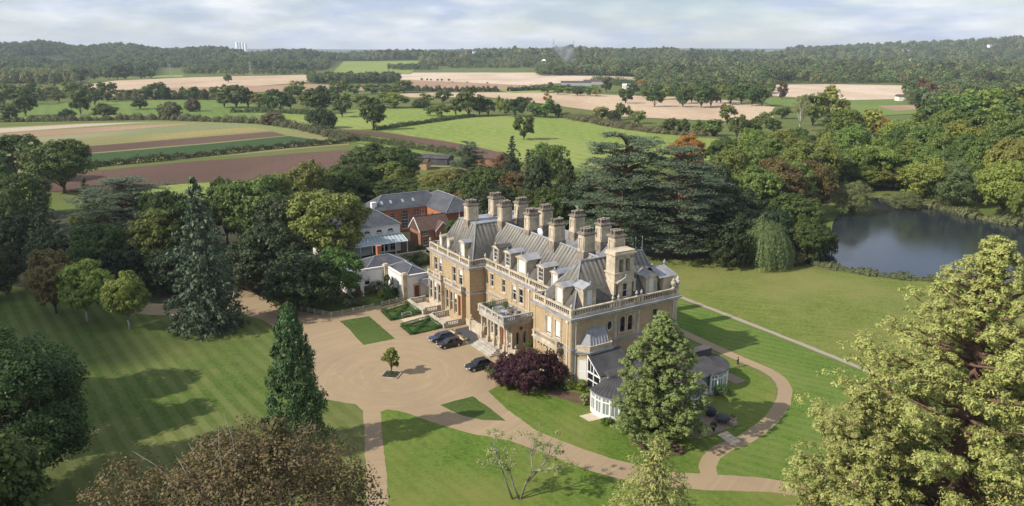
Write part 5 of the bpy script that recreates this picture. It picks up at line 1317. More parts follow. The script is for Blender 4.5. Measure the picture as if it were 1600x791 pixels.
def cedar(h, r, tiers, mat, leaf=.5, k=34, seed_flat=.18, bark='bark_red', lo=.16):
    """broad cedar: level plates of foliage on long limbs"""
    S, SR_ = [], []; limbs = [([(0, 0, -.3), (0, 0, h * .5), (.3, 0, h * .93)], [h * .042, h * .03, h * .008])]
    for i in range(tiers):
        f = i / (tiers - 1); z = h * (lo + (.97 - lo) * f)
        ln = r * (1.0 - .22 * max(0, f - .25) / .6 - .30 * max(0, f - .85) / .15 - .2 * max(0, .15 - f) / .15)
        n = RNG.integers(4, 7) if f < .9 else 4; a0 = RNG.uniform(0, 7)
        for q in range(n):
            a = a0 + 2 * math.pi * q / n + RNG.normal() * .25; l = ln * RNG.uniform(.65, 1.08)
            dv = np.array((math.cos(a), math.sin(a), 0)); pv = np.array((-dv[1], dv[0], 0)); zt = z + RNG.normal() * h * .018
            tipz = zt + l * RNG.uniform(-.05, .12)
            limbs.append((curve_to((0, 0, zt - .06 * h), tuple(dv * l * .8 + np.array((0, 0, tipz - .3))), .15), [h * .013, h * .011, h * .008, h * .005, h * .002]))
            m = int(9 + 16 * l / r)
            u = RNG.uniform(.22, 1.0, m); wv = RNG.normal(size=m) * .26 * l * (.35 + .65 * np.sin(math.pi * np.clip(u, 0, .97)))
            p = dv * (l * u)[:, None] + pv * wv[:, None]; p[:, 2] = zt + (tipz - zt) * u + RNG.normal(size=m) * .25 - .05 * np.abs(wv)
            S.append(p); SR_.append(RNG.uniform(.09, .16, m) * r)
    S, SR_ = np.concatenate(S), np.concatenate(SR_)
    P, d = sub_leaves(S, SR_, k, seed_flat, .05, .1)
    crown = leaf_mesh('crown', P, np.tile((0, 0, 1.), (len(P), 1)) + d * .25, leaf, M[mat], up=.5, jit=.4, aspect=.5, along=d * np.array((1, 1, .2)))
    return limb_mesh('trunk', limbs, M[bark]), crown

def weeping(h, r, strands, leaf, mat, bark='bark', dome=.55, low=.04):
    """hanging strands over a dome"""
    PP, AA = [], []
    hub = [(RNG.uniform(0, 1) ** .5 * r * .62, RNG.uniform(0, 2 * math.pi)) for _ in range(34)]
    hf = RNG.uniform(.72, 1.06, len(hub))
    for i in range(strands):
        hi = RNG.integers(len(hub)); q, a = hub[hi]
        x0, y0 = q * math.cos(a) + RNG.normal() * r * .10, q * math.sin(a) + RNG.normal() * r * .10
        rr = min(math.hypot(x0, y0), r * .8); a = math.atan2(y0, x0)
        zt = h * (dome + (1 - dome) * max(0, 1 - rr / r) ** .6) * hf[hi] * RNG.uniform(.92, 1.03)
        zb = max(h * low, zt - h * RNG.uniform(.25, .75))
        m = max(3, int((zt - zb) / (leaf * .55)))
        t = np.linspace(0, 1, m); ro = np.minimum(rr + r * .34 * t ** .8, r)
        p = np.stack([np.cos(a) * ro, np.sin(a) * ro, zt + (zb - zt) * t ** 1.2], 1) + RNG.normal(size=(m, 3)) * leaf * .25
        PP.append(p); AA.append(np.stack([np.full(m, math.cos(a)), np.full(m, math.sin(a)), np.full(m, .15)], 1))
    P, A = np.concatenate(PP), np.concatenate(AA)
    crown = leaf_mesh('crown', P, A, leaf, M[mat], up=.2, jit=.5, aspect=.34, along=np.tile((0, 0, -1.), (len(P), 1)), alj=.3)
    limbs = [([(0, 0, -.2), (0, 0, h * .45)], [h * .035, h * .025])] + [(curve_to((0, 0, h * .35), (q * math.cos(a), q * math.sin(a), h * .8), .2), [h * .016, h * .012, h * .009, h * .006, h * .003]) for q, a in hub[:12]]
    return limb_mesh('trunk', limbs, M[bark]), crown

def boughs(h, r, n, k, leaf, mat, bark='bark_red', size=1.5, z0=.06, taper=1.5, tufts=9, width=1.0):
    """old conifer: separate upswept boughs, each a mass of needle tufts, with dark gaps and bare limbs between"""
    S, SR_, O, limbs = [], [], [], []
    tr = h * .02
    limbs.append(([(0, 0, -.3), (.1, 0, h * .45), (.0, .1, h * .95)], [tr * 1.5, tr, tr * .2]))
    for i in range(n):
        f = (i + RNG.uniform(0, 1)) / n; z = h * (z0 + (.985 - z0) * f)
        env = r * max(.05, 1 - f ** taper) * (1 if f > .12 else .75 + 2 * f)
        a = i * 2.39996 + RNG.normal() * .25; l = env * RNG.uniform(.62, 1.12)
        dv = np.array((math.cos(a), math.sin(a), 0.)); tip = dv * l + np.array((0, 0, z + l * RNG.uniform(.0, .16)))
        base = np.array((0, 0, max(.4, z - l * .28)))
        limbs.append((curve_to(base, tip, -.12, 4), [tr * .34, tr * .28, tr * .2, tr * .14, tr * .06]))
        m = max(2, int(l / 1.7))
        for u in np.linspace(.42 if l > 3 else .2, 1., m):
            c = base + (tip - base) * u + np.array((0, 0, -.12 * l * math.sin(math.pi * u) * .5)); q = size * RNG.uniform(.7, 1.25) * (.75 + .25 * u) * (.55 + .45 * (1 - f))
            d = rdir(tufts, .45); S.append(c + d * q * np.array((1, 1, .62))); SR_.append(np.full(tufts, q * .5) * RNG.uniform(.75, 1.2, tufts)); O.append(d)
    S, SR_, O = np.concatenate(S), np.concatenate(SR_), np.concatenate(O)
    ok = S[:, 2] > .3; S, SR_, O = S[ok], SR_[ok], O[ok]
    P, d = sub_leaves(S, SR_, k, .8, .35, .3)
    crown = leaf_mesh('crown', P, d + np.repeat(O, k, 0) * .6, leaf, M[mat], up=.5, jit=.35, aspect=.4, along=d, alj=.5)
    return limb_mesh('trunk', limbs, M[bark]), crown

# leaf colours
foliage('oak', [(.034, .056, .014), (.054, .083, .019), (.082, .108, .026)])
foliage('oak_dark', [(.026, .05, .012), (.04, .07, .016), (.058, .09, .021)], gain=1.2)
foliage('oak_yellow', [(.085, .105, .022), (.13, .145, .032), (.18, .175, .045)])
foliage('mid_green', [(.058, .092, .02), (.092, .132, .028), (.135, .168, .04)])
foliage('bright_green', [(.05, .105, .018), (.07, .14, .025), (.098, .17, .034)], gain=1.2)
foliage('lime', [(.115, .145, .026), (.155, .182, .034), (.195, .21, .046)], gain=1.5)
foliage('dark_yew', [(.018, .028, .010), (.028, .041, .014), (.04, .054, .018)], .12)
foliage('dark_conifer', [(.022, .038, .017), (.035, .054, .023), (.05, .07, .03)], .12)
foliage('blue_fir', [(.028, .046, .026), (.042, .064, .036), (.062, .086, .05)], .12)
foliage('cedar', [(.05, .074, .042), (.072, .10, .056), (.10, .13, .076)], .14, gain=1.6)
foliage('willow', [(.10, .125, .045), (.135, .158, .058), (.17, .185, .075)], gain=1.3)
foliage('silver', [(.17, .19, .115), (.22, .24, .15), (.28, .29, .19)])
foliage('brown_red', [(.09, .05, .024), (.14, .08, .035), (.10, .085, .03)])
foliage('orange', [(.23, .10, .022), (.31, .15, .03), (.22, .15, .035)])
foliage('copper', [(.030, .011, .014), (.046, .015, .018), (.066, .023, .024)], .2, gain=1.15)
foliage('bronze', [(.085, .068, .028), (.115, .088, .036), (.145, .105, .048), (.098, .095, .034)], .2, gain=1.25)
foliage('pine', [(.15, .195, .055), (.19, .235, .068), (.235, .275, .088), (.21, .21, .07)], .22, gain=1.65)
foliage('spruce_light', [(.085, .125, .038), (.115, .158, .048), (.15, .19, .062)], .2)
foliage('feather', [(.14, .175, .05), (.19, .225, .068), (.25, .27, .095)], .22)
foliage('cypress', [(.03, .062, .02), (.05, .088, .028), (.078, .115, .038)], .15)
foliage('magnolia', [(.12, .16, .055), (.18, .22, .08), (.25, .28, .12)], .2)
foliage('maple_pink', [(.15, .095, .045), (.19, .14, .05), (.14, .145, .04)])
foliage('hedge', [(.028, .045, .014), (.045, .066, .02), (.07, .085, .03)])
foliage('scrub', [(.06, .07, .028), (.10, .10, .042), (.14, .12, .06)])
foliage('box_green', [(.03, .065, .015), (.045, .085, .02), (.06, .105, .025)])
foliage('shrub_yellow', [(.17, .2, .03), (.23, .26, .04), (.29, .29, .06)])
foliage('reed', [(.10, .10, .045), (.15, .14, .065), (.09, .11, .04)])
foliage('poplar', [(.13, .145, .05), (.17, .18, .065), (.12, .15, .05)])

# one model of each kind; (trunk, crown, height, radius)
PROTO = {}
def proto(kind, h, r, gen): PROTO.setdefault(kind, []).append((*gen, h, r))
for v in range(3):
    near = broadleaf(16, 7.5, 1.9, 13 + v, 30, 56, .52, 'oak', lobe_r=.42); proto('oak', 16, 7.5, near)
for key, mt in (('oak_yellow', 'oak_yellow'), ('mid', 'mid_green'), ('lime', 'lime'), ('brown', 'brown_red'), ('orange', 'orange')):
    for v in range(2): proto(key, 16, 7.5, broadleaf(16, 7.5, 1.6, 12 + v * 3, 30, 54, .52, mt, lobe_r=.42))
proto('bright', 11, 5, broadleaf(11, 5, 1.6, 13, 26, 46, .42, 'bright_green', lobe_r=.4))
proto('young', 9, 4.2, broadleaf(9, 4.2, 1.5, 13, 26, 44, .38, 'lime', 'bark_pale', lobe_r=.42)); proto('young', 9, 4.2, broadleaf(9, 4.2, 1.6, 11, 26, 44, .38, 'lime', 'bark_pale'))
proto('pinkish', 9, 4.2, broadleaf(9, 4.2, .9, 13, 26, 44, .38, 'maple_pink'))
for v in range(2): proto('yew', 13, 7, broadleaf(13, 7, .2, 15, 26, 46, .5, 'dark_yew', keep=.55))
for v in range(2): proto('fir', 22, 7, conifer(22, 7, 24, 13, 15, .72, 'blue_fir', z0=.02, prof=.72, droop=.32, clump=.15))
proto('spruce', 18, 4.5, conifer(18, 4.5, 22, 10, 15, .6, 'dark_conifer', z0=.06, prof=.9, droop=.2, clump=.17))
proto('spruce', 18, 4.5, conifer(18, 4.5, 20, 9, 16, .62, 'dark_conifer', z0=.1, prof=.75, droop=.3, clump=.19))
proto('column', 18, 3.5, column(18, 3.5, 560, .5, 'dark_conifer', power=.5))
proto('column_brown', 18, 3.5, column(18, 3.5, 560, .5, 'hedge', power=.5))
for v in range(2): proto('cedar', 24, 13, cedar(24, 13, 12 + v, 'cedar', .5, 40))
proto('willow', 12, 7, weeping(12.5, 7, 1300, .42, 'willow', dome=.42))
proto('silver', 14, 8, broadleaf(14, 8, .8, 15, 30, 44, .5, 'silver', droop=.2, aspect=.4)); proto('silver_lime', 14, 8, broadleaf(14, 8, .6, 15, 30, 44, .5, 'willow', droop=.25, aspect=.4))
for v in range(2): proto('bush', 4, 4.2, broadleaf(4, 4.2, .1, 12, 22, 30, .4, 'scrub'))
proto('bush_green', 4, 4.2, broadleaf(4, 4.2, .1, 12, 22, 30, .4, 'hedge'))
proto('sapling', 6, 2.6, broadleaf(6, 2.6, 1.6, 7, 14, 26, .4, 'mid_green'))
proto('bare', 15, 5, broadleaf(15, 5, 3, 9, 14, 9, .4, 'poplar', 'bark_pale', twigs=60))
# plainer, more ragged models for trees far out in the fields
LOD = {}
for key, mt in (('oak', 'oak'), ('oak_yellow', 'oak_yellow'), ('mid', 'mid_green'), ('lime', 'lime'), ('brown', 'brown_red'), ('orange', 'orange')):
    LOD[key] = [(*broadleaf(16, 7.5, 1.0, 8 + 2 * v, 15, 20, 1.05, mt, lobe_r=.4, spread=(.5, .86), keep=.45), 16.5, 8.2) for v in range(3 if key in ('oak', 'mid') else 2)]
USED = {}
RT = random.Random(21)
def tree(kind, spec, label, group=None, cat='tree', name=None, rot=None, v=None, parts=True, z=0.):
    X, Y, h, r = spec
    ps = LOD[kind] if Y > 330 and kind in LOD else PROTO[kind]; i = USED.get(kind, 0); USED[kind] = i + 1
    tm, cm, ph, pr_ = ps[(i if v is None else v) % len(ps)]
    nm = name or {'bush': 'bush', 'bush_green': 'bush', 'cedar': 'cedar_tree', 'fir': 'fir_tree', 'spruce': 'spruce_tree', 'column': 'cypress_tree', 'column_brown': 'cypress_tree', 'willow': 'willow_tree', 'silver': 'willow_tree', 'silver_lime': 'willow_tree', 'yew': 'yew_tree', 'oak': 'oak_tree', 'sapling': 'sapling'}.get(kind, 'broadleaf_tree')
    if nm == 'bush': cat = 'bush'
    o = empty(nm, (X, Y, z), rot if rot is not None else RT.uniform(0, 6.28), label, cat, group)
    o['look'] = kind
    o.scale = (r / pr_, r / pr_, h / ph)
    link('trunk', tm, o); link('crown', cm, o)
    return o

# ------------------------------------------------------------------ foreground trees, each a model of its own
def own_tree(name, gen, loc, label, rot=0., cat='tree', scale=1.0):
    o = empty(name, (*loc, 0), rot, label, cat); o.scale = (scale,) * 3
    link('trunk', gen[0], o); link('crown', gen[1], o); return o
own_tree('pine_tree', boughs(33.5, 15.0, 230, 26, .32, 'pine', size=1.4, taper=1.9), (44.5, 67.0), 'big pale yellow-green pine filling the right foreground', 1.3)
own_tree('pine_tree', boughs(19.3, 6.4, 90, 26, .32, 'pine', size=1.15, taper=1.9), (34.2, 66.5), 'lower rounded pine bough mass left of the big right pine', .4)
own_tree('beech_tree', broadleaf(18.8, 13.2, 1.0, 46, 60, 36, .26, 'bronze', 'bark_pale', keep=.6, twigs=40, lobe_r=.26, flat=.95, spread=(.55, .86), sub_r=(.05, .095), trunk_k=.6), (-22.0, 53.0), 'bronze-leaved tree with pale twigs along the bottom edge of the picture')
own_tree('birch_tree', broadleaf(22.0, 1.6, 15.5, 7, 14, 20, .22, 'bronze', 'bark_pale', keep=.2, twigs=24, trunk_k=.3), (-19.5, 56.0), 'thin bare-topped birch poking above the bronze tree')
own_tree('oak_tree', broadleaf(23.0, 10.4, .0, 30, 44, 56, .36, 'oak_dark', keep=.6, lobe_r=.32, sub_r=(.07, .13)), (-56.0, 75.0), 'huge dark oak at the left edge beside the striped lawn')
own_tree('arborvitae_tree', column(20.0, 3.9, 900, .42, 'cypress', power=.52, base=.55, rough=.13), (-27.4, 87.1), 'tall dense green cypress standing at the edge of the forecourt')
own_tree('fir_tree', boughs(17.8, 6.0, 230, 24, .31, 'spruce_light', 'bark', size=.84, z0=.04, taper=2.5), (19.2, 90.5), 'tall bushy light green fir in front of the conservatory')
own_tree('feathery_tree', conifer(15.0, 7.8, 26, 20, 34, .34, 'feather', z0=.02, prof=.66, droop=.55, clump=.14, aspect=.32, upcurl=.0), (13.4, 62.5), 'feathery drooping conifer at the bottom edge below the path')
# bare-limbed magnolia on the front lawn
def magnolia():
    limbs, S = [], []
    stems = [((-.6, 0, 0), [(-1.4, .2, 2.2), (-1.9, .3, 4.2), (-2.6, .6, 6.2)]), ((.2, 0, 0), [(-.5, .1, 1.6), (-.9, .4, 3.4), (-1.6, .2, 4.8)]), ((.3, 0, 0), [(.9, .3, 1.8), (1.7, .5, 3.3), (1.5, .7, 5.2), (1.9, 1.0, 6.6)]), ((.9, .3, 1.8), [(2.2, .6, 3.2), (3.2, .5, 4.6), (3.7, .9, 5.8)]), ((1.7, .5, 3.3), [(2.9, -.2, 3.9), (4.2, -.3, 4.2)])]
    for a, pts in stems:
        L = [a] + pts; n = len(L); limbs.append((L, [.11 * (1 - .72 * i / (n - 1)) + .02 for i in range(n)]))
        for q in range(12):
            e = np.array(pts[-1]) + RNG.normal(size=3) * np.array((1.2, 1.2, .6)) + np.array((0, 0, .4))
            limbs.append(([pts[-2], tuple((np.array(pts[-2]) + e) / 2 + RNG.normal(size=3) * .2), tuple(e)], [.035, .025, .01])); S.append(e)
    S = np.array(S); P, d = sub_leaves(S, RNG.uniform(.35, .75, len(S)), 60, .7, .3, .1)
    return limb_mesh('trunk', limbs, M['bark_grey'], 6), leaf_mesh('crown', P, d, .22, M['magnolia'], up=.5, jit=.5, aspect=.5)
own_tree('magnolia_tree', magnolia(), (0.66, 76.41), 'open pale-limbed tree on the front lawn with bare curving stems', .0)
# off to the left, just outside the frame, the oak's neighbours
tree('oak', (-82, 92, 27, 11), 'second dark oak beside the big oak at the left edge')
tree('oak', (-68, 60, 24, 11), 'dark oak in front of the big oak at the left edge')
tree('oak', (-49, 57, 20, 8), 'dark lower oak at the bottom left corner')
tree('oak', (-73, 86, 25, 9), 'dark oak behind the big oak at the left edge')

# ------------------------------------------------------------------ the park belt: left of the house
T = tree
T('fir', (-55.9, 131.0, 27.6, 7.4), 'massive blue-green fir sweeping to the ground beside the wooden bench', v=0)
T('pinkish', (-89.1, 139.4, 13.2, 4.8), 'reddish maple at the left end of the three small lawn trees')
T('young', (-80.6, 135.1, 11.5, 4.8), 'yellow-green middle tree of the three small lawn trees', v=1)
T('young', (-70.6, 131.0, 11.1, 4.0), 'yellow-green tree with a clear trunk, rightmost of the three small lawn trees', v=0)
T('bright', (-35.4, 145.6, 11.6, 5.7), 'bright green tree inside the fenced front garden')
T('cedar', (-92.5, 177.2, 20.0, 15.4), 'spreading dark cedar among the left park trees', v=0)
T('yew', (-41.7, 142.0, 12.0, 7.6), 'broad dark yew by the drive behind the fenced garden', v=0)
T('yew', (-51.2, 155.3, 15.0, 7.5), 'dark yew behind the drive, left of the broad yew', v=1)
T('oak_yellow', (-42.8, 171.1, 20.0, 10.0), 'yellowing lime tree beside the white villa', v=1)
T('oak', (-52.1, 270.8, 18.0, 9.9), 'great round dark green tree behind the coach house', v=1)
T('oak', (-41.9, 269.7, 17.0, 9.7), 'dark green tree right of the great round tree behind the coach house', v=2)
T('oak_yellow', (-61.6, 219.9, 19.0, 7.6), 'yellow-brown tree left of the great round tree', v=0)
T('mid', (-65.6, 189.8, 20.0, 9.0), 'tall green tree behind the fir and the yews', v=0)
T('oak', (-191.3, 288.7, 20.0, 11.0), 'dark round tree on the left edge in front of the ploughed field')
T('oak', (-160.4, 267.2, 20.0, 11.8), 'large dark oak in front of the strip fields on the left')
T('spruce', (-104.9, 165.3, 19.0, 5.2), 'drooping dark green conifer near the left edge', v=1)
T('mid', (-78.4, 160.3, 16.0, 7.7), 'light green tree between the left cedar and the fir', v=1)
T('oak', (-87.6, 155.3, 15.0, 5.7), 'dark green tree behind the three small lawn trees')
T('spruce', (-112.3, 195.9, 17.0, 4.2), 'pointed conifer left of the dark cedar', v=0)
T('lime', (-99.6, 173.7, 15.0, 4.5), 'pale yellow-green tree in front of the left cedar', v=1)
BELT = 'one of the crowded dark park trees filling the belt left of the house'
for k, s in (('oak', (-137.2, 209.2, 18.0, 7.2)), ('yew', (-115.3, 169.8, 14.0, 5.9)), ('yew', (-100.5, 159.2, 12.0, 5.6)), ('oak', (-125.0, 183.0, 16.0, 4.8)), ('yew', (-96.6, 160.3, 10.0, 5.6)), ('yew', (-82.4, 154.6, 11.0, 6.1)), ('oak', (-81.8, 173.4, 19.0, 6.0)), ('oak', (-70.8, 161.5, 20.0, 4.9)), ('yew', (-71.1, 153.1, 10.0, 6.1)), ('yew', (-55.6, 153.4, 12.0, 6.1)), ('oak', (-75.8, 195.0, 18.0, 5.9)), ('yew', (-53.3, 172.3, 18.0, 6.7)), ('oak', (-55.1, 231.4, 16.0, 7.9)), ('mid', (-61.8, 196.2, 20.0, 5.1)), ('oak', (-52.1, 245.3, 15.0, 6.3)), ('oak', (-157.3, 223.6, 20.0, 8.6)), ('yew', (-106.2, 148.0, 12.0, 5.2)), ('oak', (-103.2, 193.8, 14.0, 5.0))):
    T(k, s, BELT, 'dark park trees left of the house')
# behind the house
T('cedar', (-14.3, 252.1, 20.0, 7.5), 'narrow layered dark cedar behind the coach house roof', v=1)
T('spruce', (0.0, 276.1, 19.0, 5.2), 'pointed dark conifer against the green pasture behind the mansion', v=0)
T('mid', (12.8, 270.1, 19.0, 7.1), 'round tree with a pale trunk against the green pasture', v=0)
T('column', (7.7, 215.4, 20.0, 6.1), 'dark grey-green cypress left of the big cedar')
T('column_brown', (15.4, 210.2, 20.0, 4.7), 'olive-brown cypress next to the big cedar')
T('oak_yellow', (-23.3, 248.5, 12.0, 9.6), 'yellow-brown tree in front of the barns', v=1)
T('brown', (0.0, 221.4, 15.0, 6.7), 'brownish tree behind the mansion chimneys', v=0)
T('oak', (-12.0, 178.0, 11.0, 4.5), 'small dark tree by the coach house corner')
T('orange', (74.7, 318.9, 15.0, 8.4), 'orange autumn tree behind the big cedars', v=0)
for k, s in (('oak', (-30.2, 243.4, 9.0, 8.4)), ('oak', (-7.6, 224.6, 17.0, 7.7)), ('yew', (-5.2, 202.6, 15.0, 7.0)), ('brown', (-11.8, 229.3, 9.0, 6.9)), ('oak', (3.5, 203.3, 14.0, 6.2)), ('yew', (17.5, 195.0, 18.0, 5.1)), ('oak', (9.9, 192.0, 16.0, 5.0)), ('spruce', (5.4, 253.9, 17.0, 4.3)), ('brown', (-2.5, 290.6, 11.0, 6.2)), ('mid', (21.1, 235.4, 14.0, 6.1))):
    T(k, s, 'one of the mixed trees crowded behind the mansion and coach house', 'trees behind the mansion')
for k, s in (('oak', (-63.1, 246.7, 11.0, 8.5)), ('mid', (-53.6, 241.4, 11.0, 9.3)), ('oak', (-46.3, 235.1, 10.0, 8.1)), ('oak', (-36.3, 242.5, 10.0, 9.4)), ('yew', (-40.7, 237.2, 8.0, 8.2)), ('mid', (-24.5, 238.5, 9.0, 8.2)), ('oak', (-17.4, 240.0, 10.0, 8.3)), ('yew', (-27.7, 230.4, 8.0, 7.0)), ('oak', (-12.9, 231.5, 7.0, 7.0)), ('oak', (-66.5, 225.5, 13.0, 7.8)), ('yew', (-54.5, 204.6, 12.0, 7.1)), ('oak', (-49.8, 249.3, 14.0, 7.5)), ('mid', (-40.5, 250.3, 13.0, 7.5))):
    T(k, s, 'one of the mixed trees crowded behind the mansion and coach house', 'trees behind the mansion')
# the big cedars right of the chimneys
T('cedar', (28.2, 186.9, 30.0, 15.3), 'big flat-tiered cedar with a bare red-brown trunk behind the mansion', v=1, rot=1.0)
T('cedar', (41.2, 181.9, 26.8, 14.9), 'second spreading grey-green cedar, right of the trunk-showing cedar', v=0, rot=2.2)
T('willow', (59.5, 173.8, 11.4, 7.4), 'weeping willow at the edge of the meadow by the lake')
T('brown', (78.5, 221.2, 19.0, 8.0), 'reddish brown bare-looking tree beside the lake', v=1)
T('brown', (92.7, 231.3, 17.0, 7.9), 'brown autumn tree at the head of the lake', v=0)
T('silver', (144.1, 316.8, 17.2, 8.8), 'silver-grey round willow above the lake head')
T('oak', (86.8, 307.4, 16.0, 7.6), 'dark green tree right of the orange tree', v=2)
T('yew', (57.3, 191.0, 17.0, 8.3), 'dark evergreen mass between the cedars and the willow', v=0)
T('yew', (54.2, 178.7, 14.0, 6.5), 'dark evergreen right of the second big cedar')
T('yew', (51.0, 172.7, 10.0, 5.6), 'low dark evergreen under the edge of the second big cedar')
T('yew', (63.1, 180.5, 13.0, 5.5), 'dark evergreen standing behind the weeping willow')
T('oak', (72.0, 188.4, 15.0, 7.4), 'dark tree leaning over the near end of the lake')
T('oak', (71.2, 177.5, 10.0, 5.4), 'low dark green tree overhanging the lake edge')
T('bush_green', (72.1, 177.2, 5.3, 3.9), 'dark bush on the lake bank beside the weeping willow')
T('bush_green', (78.5, 184.4, 6.0, 3.5), 'dark bush hanging over the left end of the lake')
T('bush', (67.4, 173.8, 3.2, 2.8), 'low brownish scrub at the foot of the lake bank')
T('oak_yellow', (68.4, 187.1, 9.0, 3.3), 'small yellowing tree behind the weeping willow', v=0)
T('silver_lime', (106.0, 231.0, 10.3, 5.8), 'pale weeping tree on the far corner of the lake')
T('silver_lime', (126.8, 239.8, 5.5, 4.8), 'low yellow-green bush-shaped willow on the far lake shore')
T('silver_lime', (144.9, 243.9, 14.8, 8.6), 'pale drooping tree on the far shore of the lake')
T('lime', (151.4, 228.2, 17.4, 8.2), 'golden yellow tree on the far shore near the right edge', v=1)
T('lime', (137.0, 248.1, 16.1, 8.5), 'light green tree behind the far lake shore', v=0)
T('mid', (151.2, 217.6, 12.4, 4.7), 'green tree at the right edge of the far shore', v=0)
for k, s, lab in (('oak', (161.1, 364.4, 23.0, 12.0), 'large dark green tree at the top of the lake wood'), ('orange', (181.3, 370.1, 18.0, 8.7), 'orange-topped tree in the lake wood'), ('oak', (154.1, 303.3, 20.0, 9.0), 'dark rounded tree right of the orange-topped tree'), ('mid', (159.9, 288.3, 21.0, 8.6), 'green tree in the middle of the lake wood'), ('oak', (213.7, 350.9, 24.0, 11.5), 'big dark tree at the upper right of the lake wood'), ('mid', (309.6, 488.0, 25.0, 15.9), 'tall light green tree at the right edge of the wood'), ('brown', (180.8, 307.4, 16.0, 6.5), 'greyish brown tree among the lake wood greens'), ('oak_yellow', (110.1, 308.2, 19.0, 8.6), 'yellow-green tree left of the silver willow'), ('lime', (126.9, 307.7, 17.0, 3.9), 'slim yellow tree next to the silver willow'), ('bare', (178.6, 473.0, 25.0, 5.9), 'thin half-bare pale tree above the lake wood'), ('lime', (223.3, 539.1, 25.0, 13.5), 'tall yellow-green tree standing over the lake wood'), ('mid', (201.3, 510.8, 23.0, 10.7), 'tall green tree beside the half-bare tree'), ('oak', (117.5, 311.2, 20.0, 9.2), 'dark tree below the half-bare pale tree')):
    T(k, s, lab)
for k, s in (('mid', (82.5, 256.9, 19.0, 8.5)), ('mid', (69.7, 235.4, 20.0, 7.9)), ('mid', (92.9, 272.5, 21.0, 9.0)), ('oak_yellow', (107.7, 266.0, 19.5, 8.8)), ('mid', (95.8, 252.1, 20.0, 8.4)), ('oak', (119.4, 276.0, 12.5, 9.2)), ('lime', (132.7, 276.0, 18.3, 9.2)), ('mid', (130.3, 276.0, 9.7, 9.2)), ('oak_yellow', (136.9, 276.0, 13.0, 9.2)), ('mid', (144.4, 276.0, 17.6, 9.2)), ('mid', (162.6, 303.6, 24.0, 10.0)), ('mid', (186.2, 323.1, 25.0, 10.6)), ('mid', (185.3, 280.3, 26.0, 9.3)), ('oak_yellow', (162.1, 247.0, 23.7, 8.2)), ('mid', (158.5, 254.0, 20.8, 8.4)), ('oak', (155.2, 262.0, 16.6, 8.7)), ('lime', (158.5, 256.0, 15.2, 8.5)), ('mid', (166.6, 243.0, 19.0, 8.1)), ('lime', (163.3, 343.3, 24.0, 11.3)), ('mid', (129.5, 285.5, 22.0, 9.4)), ('mid', (71.3, 215.0, 18.6, 7.2)), ('yew', (54.0, 198.5, 21.0, 6.7)), ('mid', (86.1, 230.0, 16.4, 7.7)), ('oak_yellow', (140.7, 276.0, 10.6, 7.7)), ('mid', (148.8, 269.0, 17.5, 8.9)), ('mid', (230.0, 332.5, 27.0, 10.9)), ('oak', (172.1, 240.0, 11.2, 8.0)), ('yew', (51.0, 192.0, 15.7, 6.5)), ('yew', (75.0, 218.0, 9.1, 7.3)), ('mid', (78.5, 222.0, 15.7, 6.2)), ('lime', (95.0, 305.9, 20.0, 8.4)), ('mid', (161.3, 281.9, 20.0, 7.8)), ('mid', (128.2, 276.0, 17.2, 7.6)), ('mid', (194.9, 306.7, 25.0, 10.1)), ('oak_yellow', (187.3, 275.3, 23.0, 9.1)), ('mid', (252.7, 435.1, 27.0, 14.2)), ('lime', (276.5, 450.8, 28.0, 14.7)), ('mid', (331.4, 505.8, 29.0, 16.4)), ('oak', (211.0, 379.4, 25.0, 12.4)), ('mid', (192.8, 356.5, 23.0, 11.7)), ('lime', (168.3, 327.0, 22.0, 10.8)), ('mid', (142.9, 329.0, 24.0, 10.8)), ('lime', (178.9, 300.8, 23.0, 9.9)), ('lime', (162.4, 248.0, 20.1, 8.3)), ('mid', (164.3, 269.5, 22.0, 8.9))):
    T(k, s, 'one of the mixed green trees of the wood round the lake', 'wood round the lake')
